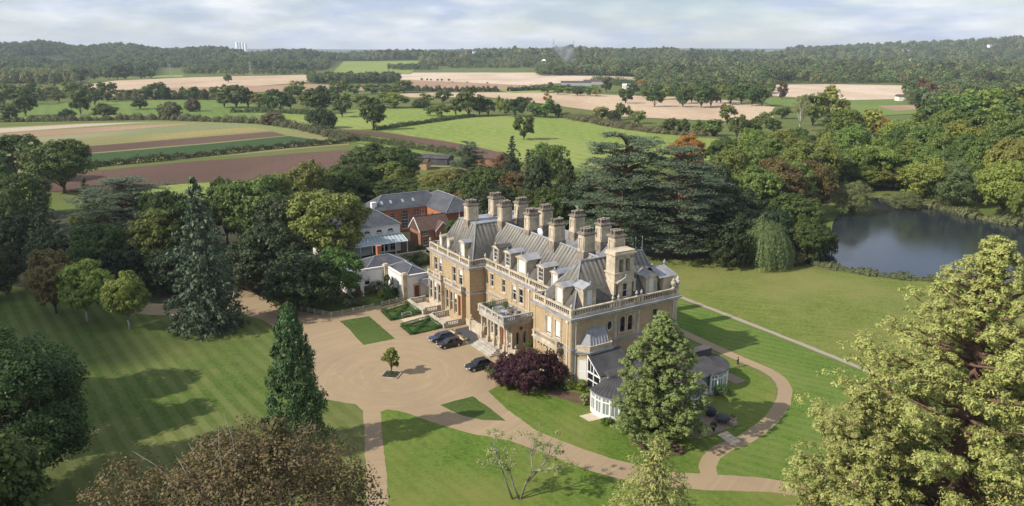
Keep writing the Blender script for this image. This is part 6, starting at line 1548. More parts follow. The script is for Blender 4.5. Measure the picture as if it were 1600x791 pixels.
# ------------------------------------------------------------------ trees out in the fields
F4 = [('oak', (-372.5, 586.0, 21.8, 9.9), 'big dark oak at the left end of the long meadow'), ('oak', (-356.4, 541.7, 12.8, 8.0), 'low dark tree at the far left beside the big meadow oak'), ('mid', (-463.0, 700.0, 20.2, 8.3), 'tree at the left edge above the strip fields'), ('oak_yellow', (-491.7, 820.5, 13.9, 12.6), 'yellowish tree behind the left end of the meadow'), ('mid', (-449.8, 785.0, 18.7, 8.8), 'upright tree behind the meadow, left of the paired oaks'), ('oak_yellow', (-436.0, 740.1, 11.8, 8.3), 'low yellow-green tree in the hedge behind the meadow'), ('oak', (-335.6, 595.7, 19.3, 8.0), 'left one of the paired dark oaks in the meadow'), ('oak', (-300.5, 563.9, 11.3, 10.3), 'right one of the paired dark oaks in the meadow'), ('oak', (-395.5, 752.4, 20.0, 11.1), 'dark oak behind the paired oaks'), ('oak', (-456.6, 828.0, 13.6, 9.9), 'dark tree in the hedge behind the paired oaks'), ('oak', (-317.2, 654.3, 9.0, 8.1), 'small spreading oak alone in the long meadow'), ('oak', (-362.7, 785.0, 18.1, 12.6), 'round dark tree in the hedge below the tan field'), ('mid', (-381.5, 785.0, 10.8, 6.8), 'bushy tree left of the round dark tree in the hedge'), ('oak', (-349.5, 785.0, 10.8, 6.8), 'tree right of the round dark tree in the hedge'), ('mid', (-338.1, 791.9, 13.0, 5.3), 'slim tree in the hedge below the tan field'), ('oak', (-322.8, 781.6, 13.5, 8.2), 'dark tree at the end of the hedge below the tan field'), ('mid', (-316.7, 820.5, 11.7, 7.1), 'pale tree left of the big oaks behind the meadow'), ('oak', (-240.3, 668.9, 21.5, 14.1), 'largest oak behind the right end of the meadow'), ('oak_yellow', (-218.1, 661.5, 15.1, 8.4), 'yellow-brown tree between two big oaks behind the meadow'), ('oak', (-188.0, 622.6, 18.4, 9.8), 'dark oak right of the yellow-brown tree'), ('lime', (-228.1, 820.5, 17.3, 10.9), 'pale green tree at the end of the brown field'), ('oak', (-155.0, 609.9, 22.4, 12.8), 'big dark oak in the green pasture'), ('oak', (-128.0, 576.6, 19.1, 8.9), 'oak with a clear trunk in the green pasture'), ('mid', (-187.1, 828.0, 18.1, 10.4), 'tree behind the pasture oaks'), ('oak', (-430.7, 1174.3, 12.8, 6.9), 'lone tree in the left tan field'), ('brown', (-772.1, 1254.6, 15.3, 10.5), 'tawny tree at the edge of the poplar wood')]
for k, s, l in F4: T(k, s, l)
for k, s, l in (('bush', (-251.9, 563.9, 10.5, 9.1), 'brown-grey bush at the end of the meadow'), ('bush', (-262.7, 631.3, 8.7, 6.9), 'round brown bush in the meadow'), ('bush_green', (-322.5, 553.4, 6.6, 5.6), 'small green bush in the meadow hedge'), ('bush_green', (-122.9, 495.0, 11.2, 9.4), 'large bush on the pasture edge above the ploughed field'), ('bush', (-163.2, 521.1, 7.0, 8.5), 'grey-brown thicket beside the strip field corner')): T(k, s, l)
F5 = [('oak', (-87.7, 482.9, 21.5, 8.3), 'oak with a clear trunk in the pasture, left of the hedge'), ('oak', (6.7, 430.1, 15.1, 7.0), 'lone oak in the middle of the broad green pasture'), ('oak', (-32.9, 582.2, 22.0, 12.3), 'large oak in the hedge along the green pasture'), ('oak', (-18.3, 589.9, 13.6, 6.8), 'dark oak beside the large hedge oak'), ('oak_yellow', (-53.5, 582.2, 10.8, 7.5), 'yellowish oak in the pasture, left of the large hedge oak'), ('oak', (-65.5, 728.2, 13.6, 9.4), 'dark oak behind the yellowish pasture oak'), ('lime', (-9.6, 616.2, 13.6, 4.3), 'slim pale tree in the hedge row'), ('oak', (2.5, 582.2, 14.8, 9.2), 'broad dark tree in the hedge behind the lone oak'), ('mid', (25.1, 572.9, 14.6, 11.3), 'broad light green tree at the end of the hedge'), ('orange', (33.8, 728.2, 10.0, 5.1), 'tawny treetop behind the broad light green tree'), ('lime', (-102.7, 668.9, 13.7, 12.7), 'pale yellow-green tree clump behind the pasture'), ('mid', (-126.4, 901.9, 15.3, 13.9), 'dark clump of trees on the edge of the brown field'), ('oak', (-198.5, 920.1, 14.6, 9.3), 'round tree at the left of the brown field'), ('mid', (-158.4, 875.9, 12.7, 12.3), 'green tree between the brown field trees'), ('bush_green', (-79.1, 668.9, 6.3, 8.5), 'low dark bush behind the yellowish oak'), ('mid', (41.7, 901.9, 12.8, 11.6), 'tree beside the farm sheds'), ('oak_yellow', (64.2, 546.6, 11.7, 7.1), 'round dark bush-like tree in the hedge by the tan field'), ('mid', (78.5, 555.1, 12.7, 4.9), 'slim light tree in the hedge by the tan field'), ('lime', (86.1, 563.9, 9.7, 3.6), 'small pale tree next to the slim hedge tree'), ('oak', (106.7, 722.4, 15.3, 8.3), 'oak at the near corner of the farmyard'), ('oak', (126.2, 678.9, 19.2, 8.8), 'oak in the tan field casting a clear shadow'), ('oak', (151.0, 678.9, 16.1, 5.9), 'second oak in the tan field near the wood'), ('oak', (95.1, 461.5, 10.2, 5.1), 'dark round tree at the right end of the pasture hedge'), ('mid', (104.1, 463.9, 8.9, 4.2), 'tree right of the dark hedge-end tree'), ('oak', (110.4, 901.9, 17.7, 6.9), 'dark tree behind the farm sheds'), ('orange', (151.6, 901.9, 16.5, 8.8), 'tawny tree behind the white farm building'), ('mid', (64.8, 888.7, 10.9, 7.7), 'tree left of the farmyard corner oak')]
for k, s, l in F5: T(k, s, l)
F6 = [('oak', (164.9, 668.9, 22.1, 9.4), 'dark oak left of the tree row on the tan field'), ('oak_yellow', (196.1, 722.4, 20.6, 10.1), 'yellow-green oak in the row above the tan field'), ('mid', (215.4, 722.4, 19.4, 11.3), 'broad tree in the row above the tan field'), ('oak', (224.2, 689.3, 19.7, 8.2), 'last oak of the row above the tan field'), ('brown', (275.7, 785.0, 18.1, 6.4), 'lone tawny tree in front of the pale right field'), ('sapling', (150.4, 673.9, 6.5, 2.8), 'sapling standing in the tan field'), ('mid', (145.3, 515.1, 14.6, 6.5), 'light green tree below the tan field'), ('oak', (127.4, 430.1, 14.5, 5.2), 'dark tree below the tan field, near the pasture corner'), ('mid', (143.3, 449.8, 12.2, 5.4), 'green tree at the corner of the tan field'), ('oak', (104.3, 461.5, 9.3, 4.1), 'dark tree at the left of the pasture corner'), ('mid', (119.0, 449.8, 10.4, 6.7), 'spreading green tree at the pasture corner'), ('oak', (199.3, 563.9, 8.9, 6.8), 'dark tree at the right end of the tan field'), ('brown', (399.1, 743.2, 22.4, 12.5), 'brown-green tree beside the right farmhouse'), ('oak', (418.2, 809.6, 17.7, 8.5), 'dark pine-like tree left of the right farmhouse'), ('oak', (406.4, 722.4, 12.7, 8.1), 'dark tree right of the right farmhouse'), ('oak', (170.0, 728.2, 18.0, 7.7), 'tree at the left end of the row above the tan field')]
for k, s, l in F6: T(k, s, l)
for s in ((-143.4, 1229.4, 5.0, 2.4), (-133.6, 1221.2, 4.7, 2.0), (-127.0, 1213.1, 4.6, 2.0), (-116.1, 1205.2, 4.6, 2.2), (-108.6, 1197.3, 5.2, 2.2), (-97.0, 1189.5, 5.5, 2.3), (-89.6, 1166.8, 2.5, 1.6), (-66.9, 1152.2, 2.5, 1.6), (-36.1, 1123.9, 3.1, 1.7)):
    T('sapling', s, 'small young tree in the row on the pale harvested field', 'saplings on the pale field')
for s in ((-666.6, 1280.8, 14.6, 7.5), (-652.3, 1280.8, 16.3, 9.3), (-643.5, 1289.8, 14.3, 7.5), (-625.9, 1308.2, 14.5, 10.0), (-622.7, 1336.7, 14.5, 9.7), (-655.3, 1174.3, 22.3, 13.1), (-675.8, 1254.6, 13.6, 7.0)):
    T('oak', s, 'dark tree in the row along the far edge of the left tan field', 'row of trees by the left tan field')

# hedgerow trees that fill the lines between the fields
for k, s in (('mid', (-460.9, 713.8, 16.7, 9.0)), ('oak', (-477.3, 765.1, 17.4, 8.6)), ('mid', (-486.8, 798.9, 10.1, 10.1)), ('oak', (-562.0, 867.5, 11.9, 9.7)), ('oak', (-380.3, 700.0, 15.0, 6.9)), ('mid', (-406.0, 798.9, 9.7, 6.7)), ('oak', (-393.7, 791.9, 9.6, 6.7)), ('mid', (-369.5, 778.3, 14.5, 7.0)), ('oak', (-353.8, 778.3, 14.5, 7.9)), ('mid', (-338.9, 778.3, 9.8, 5.7)), ('oak', (-311.6, 778.3, 11.1, 6.1)), ('mid', (-252.5, 673.9, 14.5, 7.9))):
    T(k, s, 'one of the hedgerow trees between the long meadow and the left tan field', 'hedgerow trees behind the long meadow')
for k, s in (('oak', (-229.9, 668.9, 18.4, 7.9)), ('mid', (-204.1, 640.3, 13.8, 5.9)), ('oak', (-187.7, 649.6, 13.5, 6.0)), ('mid', (-180.4, 673.9, 16.3, 7.9)), ('oak', (-168.8, 705.5, 15.5, 8.3)), ('mid', (-230.9, 806.0, 13.3, 8.4)), ('oak', (-252.3, 806.0, 9.7, 6.3)), ('mid', (-177.6, 867.5, 12.4, 9.0)), ('lime', (-133.8, 678.9, 11.2, 9.9)), ('mid', (-114.8, 673.9, 13.4, 9.8)), ('oak', (-139.1, 843.4, 13.4, 7.8)), ('mid', (-127.4, 813.2, 10.3, 9.6))):
    T(k, s, 'one of the hedgerow trees between the left pasture and the brown field', 'hedgerow trees by the brown field')
for k, s in (('lime', (-80.0, 711.0, 10.6, 8.4)), ('mid', (-63.3, 589.9, 7.9, 5.3)), ('oak', (-43.3, 589.9, 14.4, 6.1)), ('oak', (-25.0, 589.9, 14.4, 6.1)), ('lime', (-4.7, 597.7, 12.6, 5.2)), ('oak', (9.9, 673.9, 9.7, 8.7)), ('mid', (17.2, 578.4, 12.2, 6.8)), ('oak', (32.8, 574.7, 10.2, 5.2))):
    T(k, s, 'one of the trees crowded along the hedge at the top of the broad pasture', 'hedgerow trees above the broad pasture')
for k, s in (('mid', (51.6, 867.5, 11.2, 7.8)), ('oak', (71.8, 847.3, 8.1, 7.6)), ('mid', (85.2, 839.5, 10.4, 7.5)), ('lime', (90.6, 828.0, 11.4, 5.8)), ('oak', (135.4, 859.3, 13.9, 8.9)), ('mid', (143.0, 806.0, 12.8, 9.5)), ('lime', (153.0, 778.3, 13.2, 9.2)), ('oak', (169.0, 791.9, 13.0, 7.8)), ('oak', (176.0, 678.9, 18.7, 8.0)), ('mid', (200.6, 705.5, 18.4, 8.3)), ('oak', (215.5, 689.3, 19.1, 8.1)), ('mid', (159.3, 716.7, 16.9, 6.4))):
    T(k, s, 'one of the trees in the belt between the farm and the tan field', 'trees between farm and tan field')
for k, s in (('mid', (113.3, 457.9, 9.0, 5.5)), ('oak', (134.5, 436.5, 12.2, 5.2)), ('mid', (165.5, 496.4, 11.1, 5.9)), ('oak', (159.6, 463.9, 9.1, 5.5)), ('mid', (87.1, 525.7, 9.2, 5.9)), ('bush_green', (72.3, 543.3, 6.4, 4.9))):
    T(k, s, 'one of the leafy trees along the right-hand hedge of the broad pasture', 'trees along the right pasture hedge')

# tell the crowded trees apart by their kind and by the nearest thing one can find
KW = {'oak': 'dark green tree', 'mid': 'mid-green tree', 'yew': 'blackish evergreen', 'lime': 'pale yellow-green tree', 'oak_yellow': 'yellowing tree', 'brown': 'brown-leaved tree', 'spruce': 'pointed conifer', 'bush_green': 'low green bush'}
def name_apart():
    # landmark name, ground position
    short = {'massive blue-green fir': 'massive fir', 'spreading dark cedar': 'left spreading cedar', 'yellowing lime tree beside': 'yellow lime by the villa', 'great round dark': 'great round tree', 'broad dark yew': 'broad yew by the drive', 'reddish maple': 'reddish lawn maple', 'drooping dark green conifer': 'drooping left conifer', 'large dark oak in front of the strip': 'large strip-field oak', 'white villa': 'white villa', 'red brick coach': 'coach house', 'small brown brick cottage': 'cottage', 'narrow layered': 'narrow layered cedar', 'pointed dark conifer against': 'pointed pasture conifer', 'round tree with a pale trunk': 'pale-trunked round tree', 'big flat-tiered': 'big flat-tiered cedar', 'second spreading': 'second big cedar', 'weeping willow at': 'weeping willow', 'silver-grey round': 'silver willow', 'orange autumn tree': 'orange autumn tree', 'golden yellow tree': 'golden lakeside tree', 'pale drooping tree': 'pale drooping lakeside tree', 'thin half-bare': 'half-bare pale tree', 'large dark green tree at the top': 'large dark tree atop the lake wood', 'orange-topped': 'orange-topped tree', 'big dark tree at the upper right': 'big upper-right wood tree', 'greyish brown tree': 'greyish brown wood tree', 'small spreading oak alone': 'lone meadow oak', 'lone tree in the left tan': 'lone tan-field tree', 'largest oak behind': 'largest meadow oak', 'round dark tree in the hedge': 'round dark hedge tree', 'oak with a clear trunk in the pasture': 'clear-trunked pasture oak', 'lone oak in the middle': 'lone pasture oak', 'large oak in the hedge': 'large hedge oak', 'broad light green tree': 'broad light green hedge-end tree', 'oak at the near corner': 'farmyard corner oak', 'oak in the tan field casting': 'shadow-casting tan-field oak', 'long dark farm shed': 'long dark farm shed', 'dark round tree at the right end': 'hedge-end round tree', 'dark oak left of the tree row': 'dark oak of the tan-field row', 'pale weeping tree on the far': 'pale weeping lake-corner tree', 'reddish brown bare': 'reddish brown lakeside tree', 'big dark oak at the left end': 'big left meadow oak', 'pale yellow-green tree clump': 'pale pasture clump', 'pale lattice pylon at the left': 'left pylon', 'big dark oak in the green': 'big dark pasture oak', 'dark evergreen mass': 'dark evergreen mass'}
    pos = {}
    for o in COL.objects:
        l = o.get('label')
        if not l or o.parent: continue
        for k, v in short.items():
            if l.startswith(k):
                x, y = o.location.x, o.location.y
                if abs(x - HX) < .01 and abs(y - HY) < .01: x, y = {'white villa': W(92, 2)[:2], 'coach house': W(110, 22)[:2], 'cottage': W(90, 20)[:2]}[v]
                pos[v] = (x, y)
    used = set(); rest = [o for o in COL.objects if o.get('group') and 'one of the' in o.get('label', '')]
    for o in sorted(rest, key=lambda q: (q['group'], q.location.x)):
        x, y = o.location.x, o.location.y; kind = KW[o['look']]; best = []
        for n, (lx, ly) in pos.items():
            da = (x / y - lx / ly) * 800; dd = (y - ly) / y * 300
            rel = ('right of' if da > 0 else 'left of') if abs(da) > abs(dd) * .6 else ('behind' if dd > 0 else 'in front of')
            best.append((abs(da) + abs(dd), rel, n))
        best.sort()
        for c in [f'{kind} {r} the {n}' for _, r, n in best[:3]] + [f'{kind} {r} the {n}, {r2} the {n2}' for _, r, n in best[:4] for _, r2, n2 in best[:5] if n != n2]:
            if c not in used: break
        used.add(c); o['label'] = c
name_apart()
for o in COL.objects:
    if 'look' in o: del o['look']
# ------------------------------------------------------------------ hedges
def hedge(name, line, w, h, dens, leaf, mat, label, seed=0, bump=.35):
    L = smooth_line(line, 6); P, O = [], []
    for i in range(len(L) - 1):
        a, b = np.array(L[i]), np.array(L[i + 1]); d = np.linalg.norm(b - a); n = max(2, int(d * dens * 3)); t = (b - a) / d; nv = np.array((-t[1], t[0]))
        u = RNG.uniform(0, 1, n); ang = RNG.uniform(-.15, math.pi + .15, n)
        s0 = u * d + i * 3.1
        k = 1 + bump * np.sin(s0 * .7 + i) * np.sin(s0 * .23 + 1.3 * i) + RNG.normal(size=n) * .09
        c = a + t * (u * d)[:, None] + nv * (np.cos(ang) * w / 2 * k)[:, None]
        z = np.maximum(np.sin(ang), 0) ** .6 * h * k * RNG.uniform(.55, 1.02, n)
        P.append(np.column_stack([c, z])); O.append(np.column_stack([nv[0] * np.cos(ang), nv[1] * np.cos(ang), np.abs(np.sin(ang))]))
    P, O = np.concatenate(P), np.concatenate(O); o0 = P.mean(0) * np.array((1, 1, 0))
    o = link(name, leaf_mesh(name, P - o0, O, leaf * .8, M[mat], jit=.45)); o.location = o0
    return tag(o, label, 'hedge')
hedge('hedge', [(-195.57, 309.55), (-183.81, 326.92), (-151.46, 356.79), (-124.58, 387.26), (-91.00, 414.34)], 3, 3.0, 26, .9, 'hedge', 'long dark hedge between the green crop and the ploughed field')
hedge('hedge', [(-360.35, 537.12), (-307.14, 546.86), (-256.67, 556.96), (-213.56, 541.95), (-166.81, 523.12), (-129.50, 481.19), (-88.70, 420.20)], 7, 3.4, 26, 1.2, 'scrub', 'scrubby hedge between the meadow and the strip fields', bump=.6)
hedge('hedge', [(-87.01, 481.19), (-65.29, 518.61), (-46.25, 551.87), (-29.05, 578.29)], 3.5, 2.6, 26, .9, 'hedge', 'dark hedge running up the left side of the broad pasture')
hedge('hedge', [(38.73, 578.29), (58.05, 532.37), (80.94, 481.19), (100.51, 459.04), (121.88, 452.09)], 9, 3.2, 34, 1.2, 'scrub', 'wide scrubby hedge between the broad pasture and the tan field', bump=.6)
hedge('hedge', [(-105.10, 445.34), (-78.06, 420.20), (-49.49, 389.81), (-22.99, 361.17), (-11.64, 342.22)], 4, 3.0, 28, .9, 'hedge', 'dark hedge below the narrow brown strip')
hedge('hedge', [(-156.97, 945.94), (-77.31, 931.62), (-15.46, 931.62)], 8, 5, 14, 2.2, 'hedge', 'tree-lined hedge along the front of the brown earth field', bump=.6)
hedge('hedge', [(-3.87, 931.62), (47.82, 960.70), (95.22, 917.72)], 8, 5, 14, 2.2, 'hedge', 'hedge in front of the far farm paddock', bump=.6)
hedge('hedge', [(-409.29, 768.26), (-327.85, 788.05), (-234.34, 740.34)], 7, 5, 12, 2.0, 'scrub', 'uneven hedge behind the long green meadow', bump=.7)
hedge('hedge', [(-227.92, 619.72), (-196.84, 619.72), (-149.42, 595.36)], 5, 3.0, 16, 1.4, 'hedge', 'short hedge across the left pasture', bump=.5)
hedge('hedge', [(129.50, 1204.26), (169.84, 1024.58), (222.00, 891.11), (265.82, 819.69)], 14, 8, 14, 2.4, 'oak', 'leafy belt between the farm and the tan field', bump=.6)
hedge('reed_bank', [(71.94, 174.37), (76.57, 170.01), (83.17, 164.84), (90.40, 161.88), (96.50, 159.96)], 2.2, 1.1, 60, .5, 'reed', 'reedy bank along the near edge of the lake', bump=.7)
hedge('reed_bank', [(128.95, 258.24), (132.71, 248.14), (138.83, 239.76), (142.70, 225.43), (149.60, 215.07)], 4, 1.6, 40, .8, 'reed', 'pale reedy margin along the far edge of the lake', bump=.7)

# ------------------------------------------------------------------ shrubs and borders near the house
def shrub(loc, r, h, mat, label, leaf=.22, n=1500, cat='shrub', group=None, name='shrub'):
    c = rdir(26, .3); C = c * np.array((r, r, h * .62)) * RNG.uniform(.6, .85, (26, 1)) + np.array((0, 0, h * .45))
    P, d = sub_leaves(C, RNG.uniform(.25, .42, 26) * min(r, h), n // 26, .85, .2)
    P[:, 2] = np.abs(P[:, 2])
    o = link(name, leaf_mesh(name, P, d, leaf, M[mat], aspect=.55)); o.location = (loc[0], loc[1], .02)
    return tag(o, label, cat, group)
def own_shrub(loc, r, h, mat, label, lobes=12): 
    g = broadleaf(h, r, .3, lobes, 30, 40, .27, mat, 'bark', keep=.5, lobe_r=.42, droop=.15)
    return own_tree('japanese_maple', g, loc, label)
own_shrub((0.00, 106.62), 3.4, 5.0, 'copper', 'dark purple maple left of the pair by the porch')
own_shrub((3.71, 105.94), 4.2, 6.0, 'copper', 'larger dark purple maple nearer the corner of the house')
shrub((-2.53, 110.14), 1.6, 1.9, 'bright_green', 'small green bush between the black car and the purple maple')
shrub(W(12.6, 1.2), 1.4, 3.2, 'oak', 'dark green bush against the porch wall behind the purple maples')
shrub((8.21, 105.94), 1.5, 3.0, 'hedge', 'dark upright bush at the foot of the right pavilion')
shrub((6.68, 106.62), 1.4, 2.4, 'scrub', 'tangled dark bush beside the rain pipe')
shrub((9.07, 105.72), 1.0, 1.8, 'shrub_yellow', 'bright yellow-green bush at the house corner')
shrub((10.73, 104.61), 1.1, 1.8, 'lime', 'rounded yellow-green bush beside the bay')
shrub((10.53, 100.36), .7, 1.5, 'magnolia', 'small pale bush by the conservatory wall')
shrub((13.08, 94.53), 1.0, .7, 'bright_green', 'low green plants at the foot of the round conservatory')
shrub((31.35, 103.63), 1.4, 1.4, 'box_green', 'dark low shrub against the far conservatory')
sheet('flower_bed', rough_edge([(6.06, 105.94), (8.99, 104.61), (11.95, 103.30), (10.77, 99.95), (7.56, 102.02), (4.80, 103.73)], .1, 31, .5), .022, M['soil'], 'bare soil bed along the foot of the house')
sheet('flower_bed', rough_edge([(15.61, 89.60), (18.13, 92.00), (21.94, 89.60), (22.15, 86.03), (18.62, 85.41)], .2, 32, .6), .022, M['soil'], 'reddish bare earth under the light green fir')
for p, r, h, mt, lab in (((-33.21, 144.59), .9, 1.2, 'silver', 'grey-green bush inside the garden fence'), ((-31.38, 144.59), 1.0, 1.3, 'willow', 'tan rounded bush inside the garden fence'), ((-29.43, 144.59), .8, 1.1, 'mid_green', 'small green bush by the garden fence corner'), ((-31.92, 148.53), 1.6, 1.4, 'scrub', 'spreading brownish bush in front of the lodge porch'), ((-30.29, 151.14), 1.5, 1.8, 'scrub', 'dark tangled bush below the lodge window'), ((-28.77, 152.67), 1.7, 2.6, 'hedge', 'large dark bush against the lodge wall'), ((-24.46, 150.39), 1.2, 1.6, 'dark_yew', 'dark rounded bush by the lodge wing'), ((-27.24, 150.01), 1.0, 1.2, 'shrub_yellow', 'yellow-green bush in the lodge garden'), ((-26.12, 149.64), .9, 1.5, 'lime', 'light green bush beside the pointed evergreen'), ((-25.01, 147.80), 1.6, .9, 'oak', 'low wide bush behind the short fence')):
    shrub(p, r, h, mt, lab)
g = column(4.6, 1.1, 120, .3, 'bright_green', power=.35, base=.6); own_tree('evergreen_shrub', g, (-25.87, 150.01), 'upright pointed evergreen against the lodge wall', cat='shrub')
for p, r, h, lab in ((W(74, 6), 2.2, 2.6, 'dark rounded bush left in the court behind the lodge'), (W(75, 10), 2.4, 2.6, 'dark rounded bush right in the court behind the lodge'), (W(84, 13.8), 1.6, 2.2, 'bush on the path beside the cottage'), (W(101, 24), 2.2, 3.0, 'green bush below the arched windows of the coach house'), (W(82, 2), 1.8, 2.4, 'bush in front of the villa verandah')):
    shrub(p, r, h, 'mid_green' if 'green' in lab else 'hedge', lab, .3)
hedge('hedge', [W(80.5, 14.5)[:2], W(84, 18)[:2], W(84, 25)[:2]], 1.2, 1.5, 80, .3, 'hedge', 'clipped hedge along the cottage path', bump=.05)
# box parterres with clipped ribs
def parterre(c, label):
    n = len(c); mid = (sum(p[0] for p in c) / n, sum(p[1] for p in c) / n)
    P, O = [], []
    def run(a, b, w=.55, h=.6, dn=170):
        a, b = np.array(a), np.array(b); L = np.linalg.norm(b - a); m = int(L * dn); t = (b - a) / L; nv = np.array((-t[1], t[0]))
        u = RNG.uniform(0, L, m); q = RNG.uniform(-1, 1, m); top = RNG.uniform(0, 1, m) < .6
        off = np.where(top, q * w / 2, np.sign(q) * w / 2); z = np.where(top, h, RNG.uniform(.05, h, m)) + RNG.normal(size=m) * .03
        P.append(np.column_stack([a + t * u[:, None] + nv * off[:, None], z])); O.append(np.column_stack([nv[0] * off, nv[1] * off, np.where(top, 1., .1)]))
    ins = [(mid[0] + (p[0] - mid[0]) * .93, mid[1] + (p[1] - mid[1]) * .93) for p in c]
    for i in range(n): run(ins[i], ins[(i + 1) % n])
    for p in ins: run(p, mid, .5, .5)
    o = empty('parterre', (*mid, 0), 0, label, 'flower bed')
    P, O = np.concatenate(P), np.concatenate(O)
    link('box_hedge', leaf_mesh('box_hedge', P - np.array((*mid, 0)), O, .16, M['box_green'], jit=.35), o)
    me = bpy.data.meshes.new('bed'); me.from_pydata([(p[0] - mid[0], p[1] - mid[1], .03) for p in c], [], [tuple(range(n))]); me.update(); link('bed', me, o, M['turf_dark'])
parterre([(-25.84, 140.46), (-21.11, 145.31), (-17.21, 139.69), (-23.04, 135.02)], 'clipped box parterre nearer the lodge')
parterre([(-20.87, 132.30), (-15.86, 136.79), (-12.73, 131.60), (-18.28, 127.68)], 'clipped box parterre nearer the parked cars')

# ------------------------------------------------------------------ cars
def car(name, loc, rot, L, Wd, H, paint, label, suv=False):
    r = empty(name, loc, rot, label, 'car', 'cars parked on the forecourt')
    hw = Wd / 2
    gl = .24 if suv else .18            # clearance
    belt = H * (.60 if suv else .63)
    st = [(-L / 2, .80, .52, belt * .78), (-L / 2 + .12, .92, .36, belt * .9), (-L / 2 + .75, 1.0, gl, belt * .97), (-L * .2, 1.0, gl, belt * 1.0), (L * .15, 1.0, gl, belt * 1.02), (L / 2 - .55, .99, gl, belt * 1.04), (L / 2 - .1, .93, .34, belt * 1.02), (L / 2, .84, .5, belt * .86)]
    b = MB(); n = len(st); V = []
    for x, w, zs, zb in st:
        w *= hw
        V += [(x, -w * .9, zs), (x, -w, zs + (zb - zs) * .45), (x, -w * .96, zb - .06), (x, -w * .86, zb), (x, w * .86, zb), (x, w * .96, zb - .06), (x, w, zs + (zb - zs) * .45), (x, w * .9, zs)]
    Fq = [(i * 8 + k, i * 8 + (k + 1) % 8, (i + 1) * 8 + (k + 1) % 8, (i + 1) * 8 + k) for i in range(n - 1) for k in range(8)] + [tuple(range(7, -1, -1)), tuple((n - 1) * 8 + k for k in range(8))]
    b.add(V, Fq); body = b.build('body', M[paint], r, False)
    m = body.modifiers.new('bevel', 'BEVEL'); m.width = .05; m.segments = 2; m.limit_method = 'ANGLE'
    # cabin: glass sides, painted roof and pillars
    x0, x1, x2, x3 = -L * .22, -L * .06, L * .30, L * (.44 if suv else .43)
    wb, wt = hw * .87, hw * .66
    zr = H - .04
    g = MB(); g.add([(x0, -wb, belt - .01), (x3, -wb, belt - .01), (x3, wb, belt - .01), (x0, wb, belt - .01), (x1, -wt, zr), (x2, -wt, zr), (x2, wt, zr), (x1, wt, zr)], [(0, 1, 5, 4), (1, 2, 6, 5), (2, 3, 7, 6), (3, 0, 4, 7), (4, 5, 6, 7)])
    gw = g.build('windows', M['glass'], r)
    rf = MB(); rf.add([(x1 - .05, -wt - .03, zr), (x2 + .05, -wt - .03, zr), (x2 + .05, wt + .03, zr), (x1 - .05, wt + .03, zr), (x1 + .12, -wt + .06, zr + .06), (x2 - .1, -wt + .06, zr + .06), (x2 - .1, wt - .06, zr + .06), (x1 + .12, wt - .06, zr + .06)], [(0, 1, 5, 4), (1, 2, 6, 5), (2, 3, 7, 6), (3, 0, 4, 7), (4, 5, 6, 7), (3, 2, 1, 0)])
    rf.build('roof', M[paint], r)
    pl = MB()
    for sg in (-1, 1):
        for fa in (0.0, .40, .74, 1.0):
            xb, xt = x0 + (x3 - x0) * (fa if fa not in (.40, .74) else fa), x1 + (x2 - x1) * fa
            pl.tube([(xb, sg * (wb + .008), belt - .02), (xt, sg * (wt + .008), zr + .01)], .04 if 0 < fa < 1 else .055, 4)
    pl.build('pillars', M[paint], gw)
    for sg in (-1, 1):
        for xw in (-L * .31, L * .29):
            wr = .37 if suv else .33
            w = MB(); w.lathe(0, 0, [(wr * .62, -.1), (wr * .94, -.11), (wr, -.07), (wr, .07), (wr * .94, .11), (wr * .62, .1)], 18)
            wo = w.build('wheel', M['rubber'], r, True); wo.location = (xw, sg * (hw - .1), wr); wo.rotation_euler = (R(90), 0, 0)
            q = MB(); q.lathe(0, 0, [(wr * .64, -.105), (wr * .64, .105)], 14)
            q.build('rim', M['alloy'], wo)
        MB().box(-L / 2 + .0, -L / 2 + .32, sg * hw * .80 - .19 if sg > 0 else sg * hw * .80 - .1, sg * hw * .80 + .1 if sg > 0 else sg * hw * .80 + .19, belt * .70, belt * .84).build('headlight', M['lamp_clear'], r)
        MB().box(L / 2 - .22, L / 2 - .01, sg * hw * .78 - .13, sg * hw * .78 + .13, belt * .78, belt * .98).build('tail_light', M['lamp_red'], r)
        MB().box(x1 - .55, x1 - .38, sg * (hw + .06) - .1, sg * (hw + .06) + .1, belt, belt + .14).build('mirror', M[paint], r)
    MB().box(-L / 2 - .02, -L / 2 + .02, -.26, .26, .42, .54).build('number_plate', M['plate_white'], r)
    MB().box(-L / 2 - .01, -L / 2 + .05, -hw * .5, hw * .5, belt * .66, belt * .78).build('grille', M['rubber'], r)
    return r
car('car', W(28.0, -7.6), HROT, 4.7, 1.8, 1.42, 'car_navy', 'navy blue car parked furthest from the camera, nearest the box hedges')
car('car', W(24.6, -7.7), HROT, 4.45, 1.8, 1.5, 'car_black', 'dark hatchback parked beside the navy car')
car('car', W(13.7, -8.0), HROT, 4.4, 1.92, 1.66, 'car_black', 'black sport utility car parked alone by the purple maples', True)

